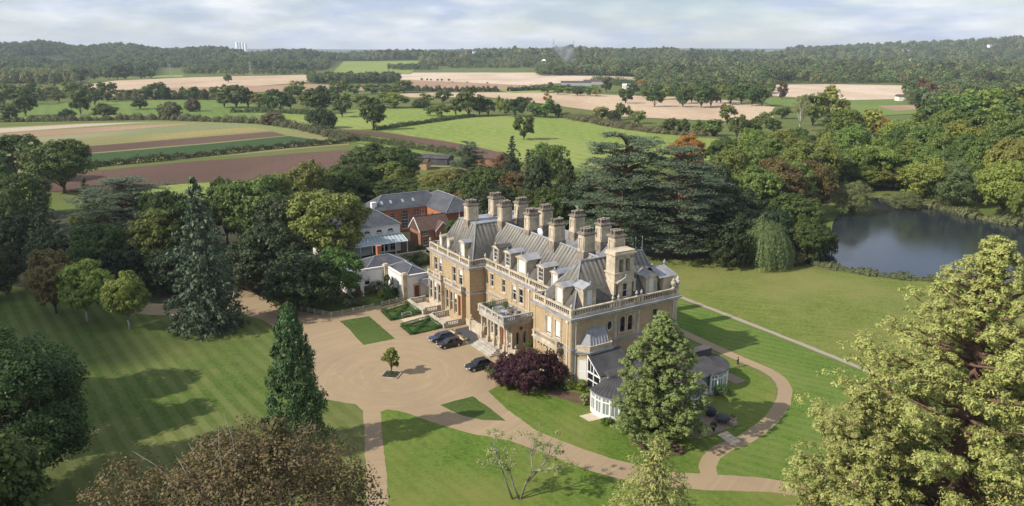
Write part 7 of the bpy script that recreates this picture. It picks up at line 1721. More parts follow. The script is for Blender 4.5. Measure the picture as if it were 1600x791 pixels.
# ------------------------------------------------------------------ person on the lawn
def person(loc, rot, label):
    r = empty('person', loc, rot, label, 'person')
    V = {'pelvis': (0, 0, .95), 'waist': (0, 0, 1.12), 'chest': (.02, 0, 1.34), 'neck': (.02, 0, 1.5), 'chin': (.04, 0, 1.58), 'head': (.04, 0, 1.68), 'top': (.03, 0, 1.77),
         'shl': (.02, .19, 1.43), 'ell': (-.06, .25, 1.16), 'wrl': (.06, .24, .94), 'hal': (.10, .23, .86), 'shr': (.02, -.19, 1.43), 'elr': (.08, -.26, 1.16), 'wrr': (.22, -.22, 1.02), 'har': (.28, -.2, .97),
         'hil': (0, .1, .9), 'knl': (.16, .11, .52), 'anl': (.08, .11, .1), 'tol': (.26, .12, .05), 'hir': (0, -.1, .9), 'knr': (-.04, -.11, .5), 'anr': (-.28, -.11, .14), 'tor': (-.14, -.12, .05)}
    E = [('pelvis', 'waist'), ('waist', 'chest'), ('chest', 'neck'), ('neck', 'chin'), ('chin', 'head'), ('head', 'top'), ('chest', 'shl'), ('shl', 'ell'), ('ell', 'wrl'), ('wrl', 'hal'), ('chest', 'shr'), ('shr', 'elr'), ('elr', 'wrr'), ('wrr', 'har'), ('pelvis', 'hil'), ('hil', 'knl'), ('knl', 'anl'), ('anl', 'tol'), ('pelvis', 'hir'), ('hir', 'knr'), ('knr', 'anr'), ('anr', 'tor')]
    rad = dict(pelvis=.14, waist=.13, chest=.15, neck=.055, chin=.075, head=.10, top=.06, shl=.065, ell=.045, wrl=.033, hal=.035, shr=.065, elr=.045, wrr=.033, har=.035, hil=.09, knl=.06, anl=.042, tol=.04, hir=.09, knr=.06, anr=.042, tor=.04)
    ks = list(V); me = bpy.data.meshes.new('body'); me.from_pydata([V[k] for k in ks], [(ks.index(a), ks.index(b)) for a, b in E], []); me.update()
    o = link('body', me, r, M['skin'])
    m = o.modifiers.new('skin', 'SKIN')
    if not me.skin_vertices: me.attributes.new('skin', 'FLOAT', 'POINT')
    for i, k in enumerate(ks):
        sv = me.skin_vertices[0].data[i]; sv.radius = (rad[k], rad[k]); sv.use_root = (k == 'pelvis')
    m2 = o.modifiers.new('sub', 'SUBSURF'); m2.levels = 1; m2.render_levels = 2
    def cl(name, chains, mat):
        b = MB()
        for ch, k in chains: b.tube([V[c] for c in ch], [rad[c] * k for c in ch], 10)
        b.build(name, M[mat], r, True)
    cl('jacket', [(('pelvis', 'waist', 'chest', 'neck'), 1.22), (('shl', 'ell', 'wrl'), 1.35), (('shr', 'elr', 'wrr'), 1.35), (('shl', 'chest', 'shr'), 1.1)], 'cloth_dark')
    cl('shorts', [(('waist', 'pelvis'), 1.18), (('hil', 'knl'), 1.25), (('hir', 'knr'), 1.25)], 'cover_dark')
    cl('shoes', [(('anl', 'tol'), 1.25), (('anr', 'tor'), 1.25)], 'rubber')
    b = MB(); b.lathe(.03, 0, [(.09, 1.66), (.118, 1.70), (.112, 1.76), (.08, 1.81), (.0, 1.83)], 10); b.build('hair', M['hair_brown'], r, True)
person((*(36.61, 113.62), .01), R(-40), 'person in dark top and shorts walking beside the curving path')

# ------------------------------------------------------------------ fence, benches, beds
def fence(line, label):
    r = empty('post_and_rail_fence', (*line[0], 0), 0, label, 'fence'); o = line[0]
    for i in range(len(line) - 1):
        a, b = Vector((*line[i], 0)), Vector((*line[i + 1], 0)); L = (b - a).length; n = max(1, round(L / 2.2)); d = (b - a) / L
        for k in range(n + (1 if i == len(line) - 2 else 0)):
            p = a + d * L * k / n - Vector((*o, 0)); MB().box(p.x - .08, p.x + .08, p.y - .08, p.y + .08, 0, 1.15).build('post', M['fence_wood'], r)
        for k in range(n):
            p, q = a + d * L * k / n - Vector((*o, 0)), a + d * L * (k + 1) / n - Vector((*o, 0))
            for z in (.4, .68, .97):
                MB().add([(p.x, p.y, z - .055), (q.x, q.y, z - .055), (q.x, q.y, z + .055), (p.x, p.y, z + .055), (p.x - d.y * .05, p.y + d.x * .05, z - .055), (q.x - d.y * .05, q.y + d.x * .05, z - .055), (q.x - d.y * .05, q.y + d.x * .05, z + .055), (p.x - d.y * .05, p.y + d.x * .05, z + .055)], [(0, 1, 2, 3), (7, 6, 5, 4), (3, 2, 6, 7), (1, 0, 4, 5)]).build('rail', M['fence_wood'], r)
fence([(-38.65, 148.68), (-41.83, 146.93), (-45.85, 144.59), (-41.67, 141.17), (-38.44, 139.00), (-34.71, 137.20), (-31.03, 139.52), (-27.61, 142.05)], 'wooden post and rail fence round the small front garden')
fence([(-26.10, 143.41), (-23.40, 145.65), (-22.23, 146.65)], 'short length of wooden fence in front of the lodge')
sheet('lawn', rough_edge([(-45.57, 144.59), (-38.61, 148.53), (-33.87, 150.01), (-27.99, 143.55), (-34.87, 137.90), (-38.57, 139.52)], .05, 41, .8), .022, M['turf_dark'], 'small fenced grass plot in front of the lodge')
sheet('lawn', rough_edge([(-28.25, 146.36), (-22.98, 150.01), (-22.27, 147.44), (-26.05, 143.55)], .05, 42, .8), .022, M['turf_dark'], 'grass behind the short fence by the lodge')
def bench(loc, rot, label, w=1.6, back=True):
    r = empty('bench', (*loc[:2], .02), rot, label, 'bench')
    for k in range(4): MB().box(-w / 2, w / 2, -.25 + k * .14, -.14 + k * .14, .43, .47).build('seat_slat', M['bench_wood'], r)
    for x in (-w / 2 + .05, w / 2 - .05):
        for y in (-.22, .25): MB().box(x - .04, x + .04, y - .04, y + .04, 0, .43 if y < 0 or not back else .92).build('leg', M['bench_wood'], r)
        if back: MB().box(x - .04, x + .04, -.26, .2, .64, .69).build('arm_rest', M['bench_wood'], r)
    if back:
        MB().box(-w / 2, w / 2, .22, .28, .86, .93).build('top_rail', M['bench_wood'], r)
        for k in range(7):
            x = -w / 2 + .15 + k * (w - .3) / 6; MB().box(x - .03, x + .03, .23, .27, .47, .86).build('back_slat', M['bench_wood'], r)
bench((-59.91, 130.06), R(30), 'weathered wooden bench beside the massive blue-green fir', 1.9)
bench(W(42.3, -8.0), HROT, 'weathered wooden bench between the two box parterres', 2.0)
bench(W(38.6, -8.4), HROT + math.pi, 'low backless bench facing the parterre bench', 2.4, False)
sheet('paving', [W(39.2, -9.6)[:2], W(41.6, -9.6)[:2], W(41.6, -4.6)[:2], W(39.2, -4.6)[:2]], .022, M['slab'], 'paved walk between the two box parterres')
# small tree in its square bed in the middle of the court
p_ = (-19.10, 110.63)
bd = empty('planting_bed', (*p_, .02), R(-12), 'square edged bed in the middle of the gravel court', 'flower bed')
for a in range(4):
    e_ = MB().box(-1.35, 1.35, 1.25, 1.4, 0, .16).build('edging', M['stone_grey'], bd); e_.rotation_euler.z = a * math.pi / 2
MB().box(-1.24, 1.24, -1.24, 1.24, .0, .1).build('soil', M['soil'], bd)
P, d = sub_leaves(np.column_stack([RNG.uniform(-1, 1, (30, 2)), np.full(30, .15)]), np.full(30, .25), 26, .6, .3); link('ground_plants', leaf_mesh('ground_plants', P, d, .14, M['dark_conifer']), bd)
own_tree('young_tree', broadleaf(5.0, 1.4, 1.3, 11, 14, 26, .22, 'lime', keep=.3, lobe_r=.34, spread=(.5, .95)), p_, 'small tree with yellow-green leaves in the bed of the gravel court')
# stone troughs by the tarmac
for s, t, lab in ((29.6, -4.2, 'stone trough of plants nearer the left wing'), (25.9, -4.3, 'stone trough of plants nearer the porch steps')):
    r = empty('stone_trough', W(s, t, .02), HROT, lab, 'planter')
    MB().box(-.4, .4, -.75, .75, 0, .5).build('trough', M['stone'], r)
    P, d = sub_leaves(np.column_stack([RNG.uniform(-.3, .3, 14), RNG.uniform(-.6, .6, 14), np.full(14, .58)]), np.full(14, .2), 30, .8, .3); link('plants', leaf_mesh('plants', P, d, .12, M['mid_green']), r)
# balustraded areas in front of the left pavilion
for s0, s1, lab in ((42.0, 48.8, 'stone balustraded terrace nearer the lodge in front of the left wing'), (33.0, 38.6, 'stone balustraded terrace nearer the porch in front of the left wing')):
    r = empty('terrace', (HX, HY, 0), HROT, lab, 'terrace')
    MB(fr_st).box(s0, s1, -4.4, -1.0, 0, .12).build('floor', M['slab'], r)
    MB(fr_st).box(s0 - .2, s1 + .2, -4.75, -4.4, 0, .95).build('low_wall', M['stone_grey'], r)
    MB(fr_st).box(s0 - .3, s1 + .3, -4.85, -4.3, .952, 1.08).build('coping', M['stone'], r)
    balustrade(side(s0 + .2), r, -4.3, -1.0, 0, .122, 1.15, .3, piers=[-4.1, -1.2], step=.36, mat='stone_grey')
    balustrade(left(s1 - .2), r, -4.3, -1.0, 0, .122, 1.15, .3, piers=[-4.1, -1.2], step=.36, mat='stone_grey')
# terrace garden over the porch
def pot(loc, k, mat, plant, label, pr=.5, ph=.7, parent=None):
    r = empty('potted_plant', loc, 0, label, 'plant')
    MB().lathe(0, 0, [(.16 * k, 0), (.24 * k, .4 * k), (.26 * k, .42 * k), (.22 * k, .42 * k)], 10).build('pot', M[mat], r, True)
    C = rdir(10, .5) * pr * .6 + np.array((0, 0, .42 * k + ph * .5)); P, d = sub_leaves(C, np.full(10, pr * .5), 40, .9, .2); link('foliage', leaf_mesh('foliage', P, d, .16, M[plant]), r)
for s, t, k, mt, pl, lab, pr, ph in ((22.2, -.6, 1.1, 'cover_dark', 'oak', 'large dark green potted plant on the porch roof terrace', .9, 1.0), (20.2, .8, 1.1, 'terracotta', 'mid_green', 'yellow-green potted shrub at the back of the porch terrace', .9, .9), (23.0, -1.5, .9, 'stone_grey', 'scrub', 'grey-green potted plant at the left corner of the porch terrace', .6, .6), (17.6, .6, .9, 'terracotta', 'flower_leaf', 'red flowered pot on the porch terrace', .5, .4), (16.2, 1.2, .9, 'terracotta', 'bronze', 'brownish potted plant at the right of the porch terrace', .6, .5), (21.2, 1.6, .9, 'stone_grey', 'hedge', 'dark potted shrub against the wall of the porch terrace', .6, .8), (19.6, -1.2, .8, 'stone_grey', 'silver', 'pale potted plant at the front of the porch terrace', .5, .5)):
    if pl == 'flower_leaf' and pl not in M: foliage('flower_leaf', [(.5, .06, .06), (.45, .1, .09), (.1, .12, .03)])
    pot(W(s, t, 6.217), k, mt, pl, lab, pr, ph)
tb = empty('terrace_table', W(18.6, -.2, 6.217), HROT, 'dark round garden table on the porch terrace', 'table')
MB().lathe(0, 0, [(.55, .70), (.55, .74)], 14).build('table_top', M['metal_grey'], tb); MB().lathe(0, 0, [(.3, 0), (.05, .05), (.05, .70)], 8).build('pedestal', M['cover_dark'], tb)

# ------------------------------------------------------------------ patio by the conservatory
def planks(name, s0, s1, t0, t1, label, n, along='t', z=.06):
    r = empty(name, (HX, HY, 0), HROT, label, 'patio')
    for k in range(n):
        if along == 't': a, b_ = s0 + (s1 - s0) * k / n, s0 + (s1 - s0) * (k + 1) / n; MB(fr_st).box(a + .02, b_ - .02, t0, t1, 0, z).build('board', M['deck_wood'], r)
        else: a, b_ = t0 + (t1 - t0) * k / n, t0 + (t1 - t0) * (k + 1) / n; MB(fr_st).box(s0, s1, a + .02, b_ - .02, 0, z).build('board', M['deck_wood'], r)
planks('timber_patio', -21.6, -16.8, 5.6, 13.4, 'timber patio with covered furniture outside the small round bay', 14)
planks('timber_patio', -12.2, -8.8, 22.9, 25.2, 'small timber patio beyond the far rounded end', 7)
for k in range(4):
    a = -22.0 - k * .75
    o = sheet('paving_slab', [W(a, 8.7 - k * .12)[:2], W(a - .68, 8.6 - k * .12)[:2], W(a - .68, 10.4 - k * .1)[:2], W(a, 10.5 - k * .1)[:2]], .04, M['slab'], 'stepping slab between the patio and the path')
sheet('paving', [W(-8.0, -3.9)[:2], W(-10.1, -3.7)[:2], W(-10.3, -1.6)[:2], W(-8.2, -1.5)[:2]], .03, M['slab'], 'pale paved square outside the round conservatory')
def lump(name, loc, prof, mat, label, cat, n=10):
    r = empty(name, loc, HROT, label, cat); MB().lathe(0, 0, prof, n).build('cover', M[mat], r, True); return r
bq = lump('barbecue', W(-17.6, 12.0, .06), [(.55, .1), (.75, .35), (.78, .8), (.6, 1.15), (.2, 1.3), (.0, 1.3)], 'cover_dark', 'barbecue under a dark grey cover against the round bay', 'barbecue')
MB().lathe(0, 0, [(.3, 0), (.3, .1)], 8).build('base', M['rubber'], bq)
tb = lump('garden_table', W(-19.8, 12.0, .06), [(1.0, .55), (1.1, .62), (1.05, .74), (.0, .78)], 'cover_dark', 'round garden table under a dark cover on the timber patio', 'table', 14)
for a in range(4): MB().box(.6 * math.cos(a * 1.57) - .05, .6 * math.cos(a * 1.57) + .05, .6 * math.sin(a * 1.57) - .05, .6 * math.sin(a * 1.57) + .05, 0, .58).build('leg', M['rubber'], tb)
pe = empty('urn_planter', W(-21.2, 12.6, .06), HROT, 'stone urn planter with reddish flowers at the patio corner', 'planter')
MB().box(-.4, .4, -.4, .4, 0, .5).build('pedestal', M['stone'], pe); MB().lathe(0, 0, [(.22, .5), (.14, .6), (.3, .85), (.42, 1.05), (.4, 1.1), (.2, 1.06)], 10).build('bowl', M['stone'], pe, True)
P, d = sub_leaves(np.array([(0, 0, 1.25)] * 6) + RNG.normal(size=(6, 3)) * .15, np.full(6, .28), 40, .8, .2); link('flowers', leaf_mesh('flowers', P, d, .12, M['brown_red']), pe)
for s, t, lab in ((-20.4, 7.2, 'dark potted shrub on the shady end of the patio'), (-21.0, 9.0, 'low dark pot on the patio edge'), (-18.6, 6.6, 'dark leafy pot by the fir on the patio')): pot(W(s, t, .06), 1.1, 'cover_dark', 'hedge', lab, .5, .6)

# ------------------------------------------------------------------ far away: woods, pylons, towers, houses, smoke
def far(px, d): return ((px - 800) / 1222. * d, d)
def far_proto(mat, seed, h=13, r=5.6, leaf=1.5, subs=46, k=7, th=.6):
    C = rdir(subs, .35) * np.array((r, r, (h - th) / 2)) * RNG.uniform(.6, .92, (subs, 1)) + np.array((0, 0, (h + th) / 2))
    P, d = sub_leaves(C, np.full(subs, r * .3), k, .8, .25)
    me = leaf_mesh('far_crown', P, d + unit(C.repeat(k, 0) - np.array((0, 0, h / 2))) * .6, leaf, M[mat], up=.3, jit=.4, aspect=.75)
    return bpy.data.objects.new('far_crown', me)
for nm, cs in (('far_dark', [(.034, .05, .016), (.05, .068, .022), (.07, .088, .03)]), ('far_mid', [(.05, .072, .022), (.07, .095, .03), (.09, .11, .038)]), ('far_olive', [(.085, .095, .032), (.115, .12, .042), (.135, .13, .052)])): foliage(nm, cs, .2, .38, .035, 1.9)
FARP = {k: [far_proto(m, 1, **kw) for m, kw in v] for k, v in dict(
    mixed=[('far_dark', {}), ('far_mid', {}), ('far_mid', dict(h=11, r=6)), ('far_olive', {}), ('far_dark', dict(h=15, r=4.6))],
    dark=[('far_dark', {}), ('far_dark', dict(h=15, r=5)), ('far_mid', {}), ('far_dark', dict(h=11, r=6))],
    poplar=[('poplar', dict(h=17, r=4)), ('poplar', dict(h=15, r=4.4)), ('far_olive', {})]).items()}
def gn_wood(name, pts, sc, kind, label):
    pts = np.array(pts); z = terrain(pts[:, 0], pts[:, 1])
    me = bpy.data.meshes.new(name); me.vertices.add(len(pts)); me.vertices.foreach_set('co', np.column_stack([pts, z - .3]).astype(np.float32).ravel()); me.update()
    at = me.attributes.new('tree_scale', 'FLOAT', 'POINT'); at.data.foreach_set('value', np.asarray(sc, dtype=np.float32))
    o = link(name, me); tag(o, label, kind='stuff')
    ng = bpy.data.node_groups.new(name, 'GeometryNodeTree')
    ng.interface.new_socket('Geometry', in_out='INPUT', socket_type='NodeSocketGeometry'); ng.interface.new_socket('Geometry', in_out='OUTPUT', socket_type='NodeSocketGeometry')
    gi, go = ng.nodes.new('NodeGroupInput'), ng.nodes.new('NodeGroupOutput')
    jn = ng.nodes.new('GeometryNodeJoinGeometry')
    for p in FARP[kind]:
        oi = ng.nodes.new('GeometryNodeObjectInfo'); oi.inputs['Object'].default_value = p; oi.inputs['As Instance'].default_value = True
        ng.links.new(oi.outputs['Geometry'], jn.inputs[0])
    ip = ng.nodes.new('GeometryNodeInstanceOnPoints'); ip.inputs['Pick Instance'].default_value = True
    mp = ng.nodes.new('GeometryNodeMeshToPoints')
    nk = len(FARP[kind]); fld = .5 + .3 * np.sin(pts[:, 0] / 71. + pts[:, 1] / 113. + 1.3 * np.sin(pts[:, 1] / 160.)) + .25 * np.sin(pts[:, 0] / 29. - pts[:, 1] / 41.) + RNG.normal(size=len(pts)) * .16
    ka = me.attributes.new('tree_kind', 'INT', 'POINT'); ka.data.foreach_set('value', np.clip(fld * nk, 0, nk - 1).astype(np.int32))
    ri = ng.nodes.new('GeometryNodeInputNamedAttribute'); ri.data_type = 'INT'; ri.inputs[0].default_value = 'tree_kind'
    rr = ng.nodes.new('FunctionNodeRandomValue'); rr.data_type = 'FLOAT_VECTOR'; rr.inputs[0].default_value = (0, 0, 0); rr.inputs[1].default_value = (0, 0, 6.28)
    na = ng.nodes.new('GeometryNodeInputNamedAttribute'); na.data_type = 'FLOAT'; na.inputs[0].default_value = 'tree_scale'
    ng.links.new(gi.outputs[0], mp.inputs[0]); ng.links.new(mp.outputs[0], ip.inputs['Points']); ng.links.new(jn.outputs[0], ip.inputs['Instance'])
    ng.links.new(ri.outputs[0], ip.inputs['Instance Index']); ng.links.new(rr.outputs[0], ip.inputs['Rotation']); ng.links.new(na.outputs[0], ip.inputs['Scale'])
    ng.links.new(ip.outputs[0], go.inputs[0])
    o.modifiers.new('trees', 'NODES').node_group = ng
    return o
# near edge of the unbroken woods: (column, distance)
EDGE = [(-330, (-727.02, 1097.43)[1]), (0, (-753.46, 1137.83)[1]), (110, (-796.93, 1204.26)[1]), (130, (-920.90, 1393.69)[1]), (235, (-963.73, 1459.15)[1]), (240, (-1255.77, 1905.41)[1]), (292, (-1255.77, 1905.41)[1]), (296, (-1036.01, 1569.60)[1]), (480, (-1151.12, 1745.50)[1]), (515, (-1184.01, 1795.76)[1]), (620, (-1255.77, 1905.41)[1]), (640, (-1336.78, 2029.22)[1]), (845, (-1381.34, 2097.31)[1]), (852, (-1010.74, 1530.98)[1]), (990, (-941.83, 1425.68)[1]), (1010, (-714.49, 1078.28)[1]), (1190, (-657.78, 991.63)[1]), (1200, (-753.46, 1137.83)[1]), (1410, (-753.46, 1137.83)[1]), (1430, (-679.35, 1024.58)[1]), (1530, (-690.67, 1041.89)[1]), (1540, (-714.49, 1078.28)[1]), (1930, (-690.67, 1041.89)[1])]
ex, ed = np.array([e[0] for e in EDGE]), np.array([e[1] for e in EDGE])
GAPS = [(1290, 1370, 1950, 2160), (1470, 1600, 2250, 2420), (60, 150, 1750, 1900), (960, 1060, 1750, 1900), (690, 790, 2150, 2330), (1380, 1450, 1500, 1600), (350, 470, 1900, 2080)]
def woods():
    out = {'left': [], 'centre': [], 'right': []}; scl = {k: [] for k in out}
    for d0, d1, area, s in ((900, 1500, 105, 1.1), (1500, 2100, 140, 1.2), (2100, 3000, 230, 1.3), (3000, 4200, 480, 1.5), (4200, 6000, 1200, 1.8)):
        wv = 2 * .93; n = int(wv * (d1 ** 2 - d0 ** 2) / 2 / area)
        d = np.sqrt(RNG.uniform(d0 ** 2, d1 ** 2, n)); px = RNG.uniform(-330, 1930, n)
        k = d > np.interp(px, ex, ed) + RNG.normal(size=n) * 6
        k &= ~((((px > 280) & (px < 650)) | ((px > 920) & (px < 1230))) & (d > 2900))
        k &= ~((px > 512) & (px < 656) & (d > 1560) & (d < 2350))            # the green hill field
        k &= ~((px > 1130) & (px < 1205) & (d > 1150) & (d < 1330))          # a clearing
        X, Y = (px - 800) / 1222. * d, d
        for g0, g1, r0, r1 in GAPS: k &= ~((px > g0) & (px < g1) & (d > r0) & (d < r1))
        clump = np.sin(X / 140. + 1) * np.sin(Y / 170. + 2) + .5 * np.sin(X / 61. + Y / 83.)
        k &= (clump > -1.05) | (d < 1700)
        for nm, lo, hi in (('left', -999, 500), ('centre', 500, 1000), ('right', 1000, 9999)):
            q = k & (px >= lo) & (px < hi); out[nm].append(np.column_stack([X[q], Y[q]])); scl[nm].append(RNG.uniform(.6, 1.4, q.sum()) * s * (1 + .25 * np.sin(X[q] / 47. + Y[q] / 90.)))
    for nm, kind, lab in (('left', 'dark', 'dense dark woodland covering the hill on the left'), ('centre', 'mixed', 'belt of woodland across the middle distance'), ('right', 'mixed', 'rolling mixed woodland climbing the hill on the right')):
        gn_wood('woodland', np.concatenate(out[nm]), np.concatenate(scl[nm]), kind, lab)
woods()
def patch(x0, x1, y0, y1, n, s, kind, label):
    """small wood whose foot shows between these pixel columns; y0, y1 are distances"""
    d = RNG.uniform(y0, y1, n); px = RNG.uniform(x0, x1, n)
    gn_wood('copse', np.column_stack([(px - 800) / 1222. * d, d]), RNG.uniform(.8, 1.2, n) * s, kind, label)
patch(-40, 112, (-753.46, 1137.83)[1] - 20, (-863.34, 1305.74)[1], 260, 1.15, 'poplar', 'pale plantation of poplars at the far left')
patch(480, 622, (-753.46, 1137.83)[1], (-828.81, 1252.97)[1], 260, .95, 'dark', 'dark oval copse in front of the far fields')
patch(606, 682, (-1218.83, 1848.97)[1] - 40, (-1295.01, 1965.38)[1], 120, .9, 'dark', 'small dark copse below the green hill field')
patch(700, 850, (-1275.09, 1934.94)[1], (-1336.78, 2029.22)[1] + 60, 240, .95, 'mixed', 'even-topped plantation behind the pale field')
patch(840, 1010, (-963.73, 1459.15)[1], (-1062.57, 1610.19)[1], 300, 1.15, 'dark', 'dark tree belt right of the large pale field')
patch(1000, 1210, (-560.00, 842.21)[1], (-690.67, 1041.89)[1], 330, .95, 'mixed', 'mixed trees between the farm and the right pale field')
patch(-60, 130, (-465.62, 697.98)[1], (-647.50, 975.92)[1], 70, .8, 'mixed', 'scrubby trees left of the long meadow')
patch(280, 480, (-986.67, 1494.21)[1], (-1120.01, 1697.96)[1], 150, .8, 'mixed', 'line of trees along the top of the left tan field')
patch(1430, 1640, (-465.62, 697.98)[1], (-647.50, 975.92)[1], 330, 1.0, 'mixed', 'trees rising behind the lake wood on the right')
def hill_field(name, cols, d0, d1, mat, label):
    n = 14; V = []
    for i in range(n + 1):
        d = d0 + (d1 - d0) * i / n
        for k in range(n + 1):
            x, y = far(cols[0] + (cols[1] - cols[0]) * k / n + i * 1.5, d); V.append((x, y, float(terrain(np.array(x), np.array(y))) + .8))
    F = [(i * (n + 1) + k, i * (n + 1) + k + 1, (i + 1) * (n + 1) + k + 1, (i + 1) * (n + 1) + k) for i in range(n) for k in range(n)]
    tag(link(name, np_mesh(name, V, F, M[mat])), label, kind='structure')
hill_field('field', (515, 640), 1560, 2330, 'field_green', 'pale green field sloping up between the far woods')
hill_field('field', (1134, 1196), 1165, 1320, 'margin', 'small grassy clearing in the right woods')
for (g0, g1, r0, r1), mt, lab in zip(GAPS, ('field_tan', 'margin', 'field_green2', 'field_pale', 'field_green', 'margin', 'field_tan'), ('pale field opening in the middle of the right woods', 'grass field high on the right hill', 'green clearing in the left hill wood', 'pale clearing in the woods right of the smoke', 'green field on the central wooded rise', 'grassy gap low in the right woods', 'tan field between the woods left of centre')): hill_field('field', (g0 + 8, g1 - 8), r0 + 5, r1 - 5, mt, lab)
# pylons
def pylon(px, d, h, label, arm=5.):
    x, y = far(px, d); z = float(terrain(np.array(x), np.array(y)))
    r = empty('pylon', (x, y, z), R(20), label, 'pylon', 'electricity pylons'); b = MB(); w = h * .11
    for sx in (-1, 1):
        for sy in (-1, 1): b.tube([(sx * w, sy * w, 0), (sx * w * .35, sy * w * .35, h * .6), (0, 0, h)], [.28, .22, .15], 4)
    for k in range(7):
        z0, z1 = h * k / 9, h * (k + 1) / 9; f0, f1 = w * (1 - .65 * min(1, z0 / (h * .6))), w * (1 - .65 * min(1, z1 / (h * .6)))
        for sx in (-1, 1): b.tube([(sx * f0, -f0, z0), (-sx * f1, -f1, z1)], .13, 3); b.tube([(-f0, sx * f0, z0), (-f1, -sx * f1, z1)], .13, 3)
    b.build('tower', M['metal_grey'], r)
    for zf, l in ((.66, 1.), (.8, .85), (.93, .7)):
        c = MB(); c.tube([(-arm * l, 0, h * zf), (arm * l, 0, h * zf)], .2, 4); c.tube([(-arm * l, 0, h * zf), (0, 0, h * zf + 1.2), (arm * l, 0, h * zf)], .12, 3); c.build('cross_arm', M['metal_grey'], r)
pylon(262, (-900.88, 1363.10)[1], 24, 'pale lattice pylon at the left by the small green field'); pylon(388, (-941.83, 1425.68)[1], 28, 'pale lattice pylon right of the lone tree in the tan field')
pylon(865, 2500, 50, 'lattice pylon on the central wooded rise, left of two'); pylon(896, 2650, 48, 'lattice pylon on the central wooded rise, right of two'); pylon(1362, 2300, 46, 'lattice pylon standing above the right woods')
# tower blocks on the horizon
for i, (px, top, w) in enumerate(((371, 68.5, 20), (375, 69, 20), (379.5, 69.5, 18), (384, 70, 17))):
    x, y = far(px, 6400 + i * 60); h = 50 + (77.5 - top) / 1180 * 6400 - float(terrain(np.array(x), np.array(y)))
    r = empty('tower_block', (x, y, float(terrain(np.array(x), np.array(y)))), R(53), ('leftmost', 'second', 'third', 'rightmost')[i] + ' of four white tower blocks on the left horizon', 'building', 'tower blocks on the horizon')
    MB().box(-w / 2, w / 2, -w / 2, w / 2, 0, h).build('wall', M['concrete_white'], r)
    MB().box(-w / 4, w / 4, -w / 4, w / 4, h, h + 5).build('roof_plant', M['concrete_white'], r)
# white houses among the far woods
for px, d, w, h, lab in ((1548, 2900, 26, 10, 'white house on the crest of the right hill'), (1590, 2950, 18, 8, 'small white house at the right end of the hill crest'), (1415, 2850, 24, 9, 'long pale house on the left shoulder of the right hill'), (1186, 1900, 9, 7, 'white house in the right woods, left of a pair'), (1196, 1905, 8, 6, 'white house in the right woods, right of a pair'), (850, 1950, 8, 8, 'white box-shaped building above the central plantation'), (742, 2450, 14, 9, 'pale house on top of the central wooded rise'), (1424, 2100, 6, 6, 'small white house deep in the right woods')):
    x, y = far(px, d); z = float(terrain(np.array(x), np.array(y)))
    r = empty('far_house', (x, y, z + 9), R(10), lab, 'house')
    MB().box(-w / 2, w / 2, -6, 6, -9, h).build('wall', M['concrete_white'], r)
    b = MB(); b.add([(-w / 2 - .5, -6.5, h), (w / 2 + .5, -6.5, h), (w / 2 + .5, 6.5, h), (-w / 2 - .5, 6.5, h), (-w / 2 + 3, 0, h + 4), (w / 2 - 3, 0, h + 4)], [(0, 1, 5, 4), (2, 3, 4, 5), (0, 4, 3), (1, 2, 5)]); b.build('roof', M['blue_slate'] if w > 9 else M['concrete_white'], r)
    for k in range(4): MB().box(-w / 2 + 1.5 + k * (w - 4) / 3, -w / 2 + 2.7 + k * (w - 4) / 3, -6.08, -6, h - 4, h - 1.5).build('window', M['glass'], r)
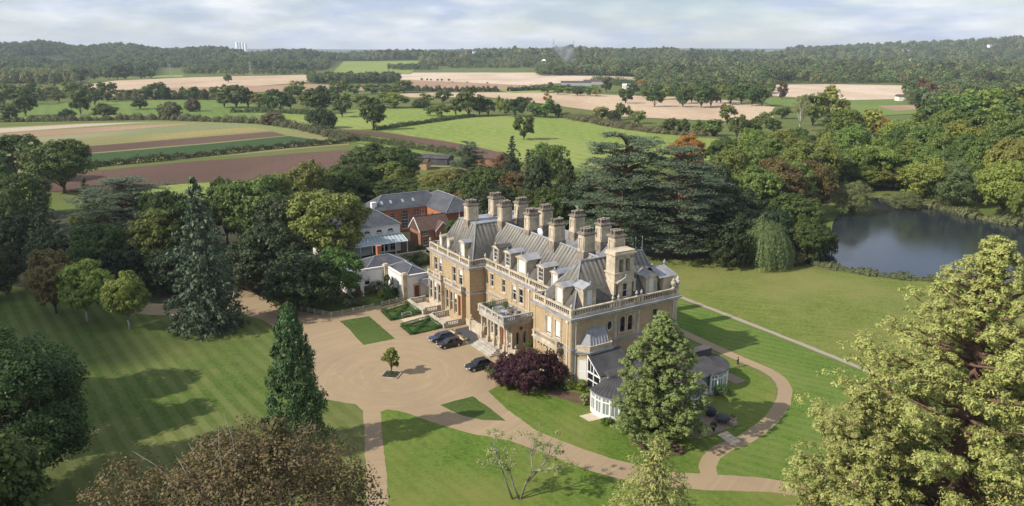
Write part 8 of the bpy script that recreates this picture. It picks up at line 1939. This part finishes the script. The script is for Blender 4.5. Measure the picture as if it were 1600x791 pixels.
# smoke drifting from a bonfire in the wood
def smoke():
    m, nt, out = new_mat('smoke')
    t = N(nt, 'ShaderNodeTexCoord').outputs['Object']
    f = noise(nt, t, .05, 4, .6)
    d = N(nt, 'ShaderNodeMath', operation='MULTIPLY'); nt.links.new(ramp(nt, f, [(.42, 0.), (.7, 1.)]), d.inputs[0]); d.inputs[1].default_value = .07
    v = N(nt, 'ShaderNodeVolumePrincipled'); v.inputs['Color'].default_value = (.85, .9, 1, 1); nt.links.new(d.outputs[0], v.inputs['Density']); nt.links.new(v.outputs[0], out.inputs['Volume'])
    b = MB(); n = 12; pts = []; prof = [(4, 0), (9, 10), (16, 24), (22, 40), (20, 55), (8, 62)]
    for r_, z in prof:
        for k in range(n): pts.append((-z * .55 + r_ * math.cos(2 * math.pi * k / n), r_ * .7 * math.sin(2 * math.pi * k / n), z))
    fs = [(i * n + k, i * n + (k + 1) % n, (i + 1) * n + (k + 1) % n, (i + 1) * n + k) for i in range(len(prof) - 1) for k in range(n)] + [tuple(range(n - 1, -1, -1)), tuple((len(prof) - 1) * n + k for k in range(n))]
    b.add(pts, fs); o = b.build('smoke', m); x, y = far(899, 1700); o.location = (x, y, 4)
    tag(o, 'thin blue smoke rising from the central woods', kind='stuff')
smoke()
# ------------------------------------------------------------------ unseen puffs added towards the sun to shade the left lawn
def shade_cloud(target, alt, size, n, label):
    k = alt / to_sun.z
    c = (target[0] + to_sun.x * k, target[1] + to_sun.y * k, alt)
    m, nt, out = new_mat('shade_cloud')
    d = N(nt, 'ShaderNodeBsdfDiffuse'); d.inputs['Color'].default_value = (.9, .9, .9, 1)
    t = N(nt, 'ShaderNodeBsdfTransparent'); x = N(nt, 'ShaderNodeMixShader'); x.inputs[0].default_value = .15
    nt.links.new(t.outputs[0], x.inputs[1]); nt.links.new(d.outputs[0], x.inputs[2]); nt.links.new(x.outputs[0], out.inputs[0])
    b = MB()
    for i in range(n):
        px, py = RNG.normal() * size[0] * .42, RNG.normal() * size[1] * .42
        r = RNG.uniform(.25, .5) * min(size[0], size[1])
        b.lathe(px, py, [(r * math.sin(math.pi * (q + .02) / 8.1), RNG.uniform(-4, 4) * 0 - r * .3 * math.cos(math.pi * (q + .02) / 8.1)) for q in range(9)], 14)
    o = b.build('shade_cloud', m, None, True); o.location = c
    tag(o, label, kind='stuff')
shade_cloud((-100, 112), 420, (62, 95), 26, 'out-of-view puffs added to shade the left lawn')
# ------------------------------------------------------------------ haze
hz, nt, out = new_mat('haze')
v = N(nt, 'ShaderNodeVolumePrincipled'); v.inputs['Color'].default_value = (.78, .88, 1, 1); v.inputs['Density'].default_value = 8.5e-5; v.inputs['Anisotropy'].default_value = .1
nt.links.new(v.outputs[0], out.inputs['Volume'])
o = MB().box(-15200, 15200, -15200, 15200, -1.2, 150).build('haze', hz); tag(o, 'pale blue haze over the whole landscape', kind='stuff')
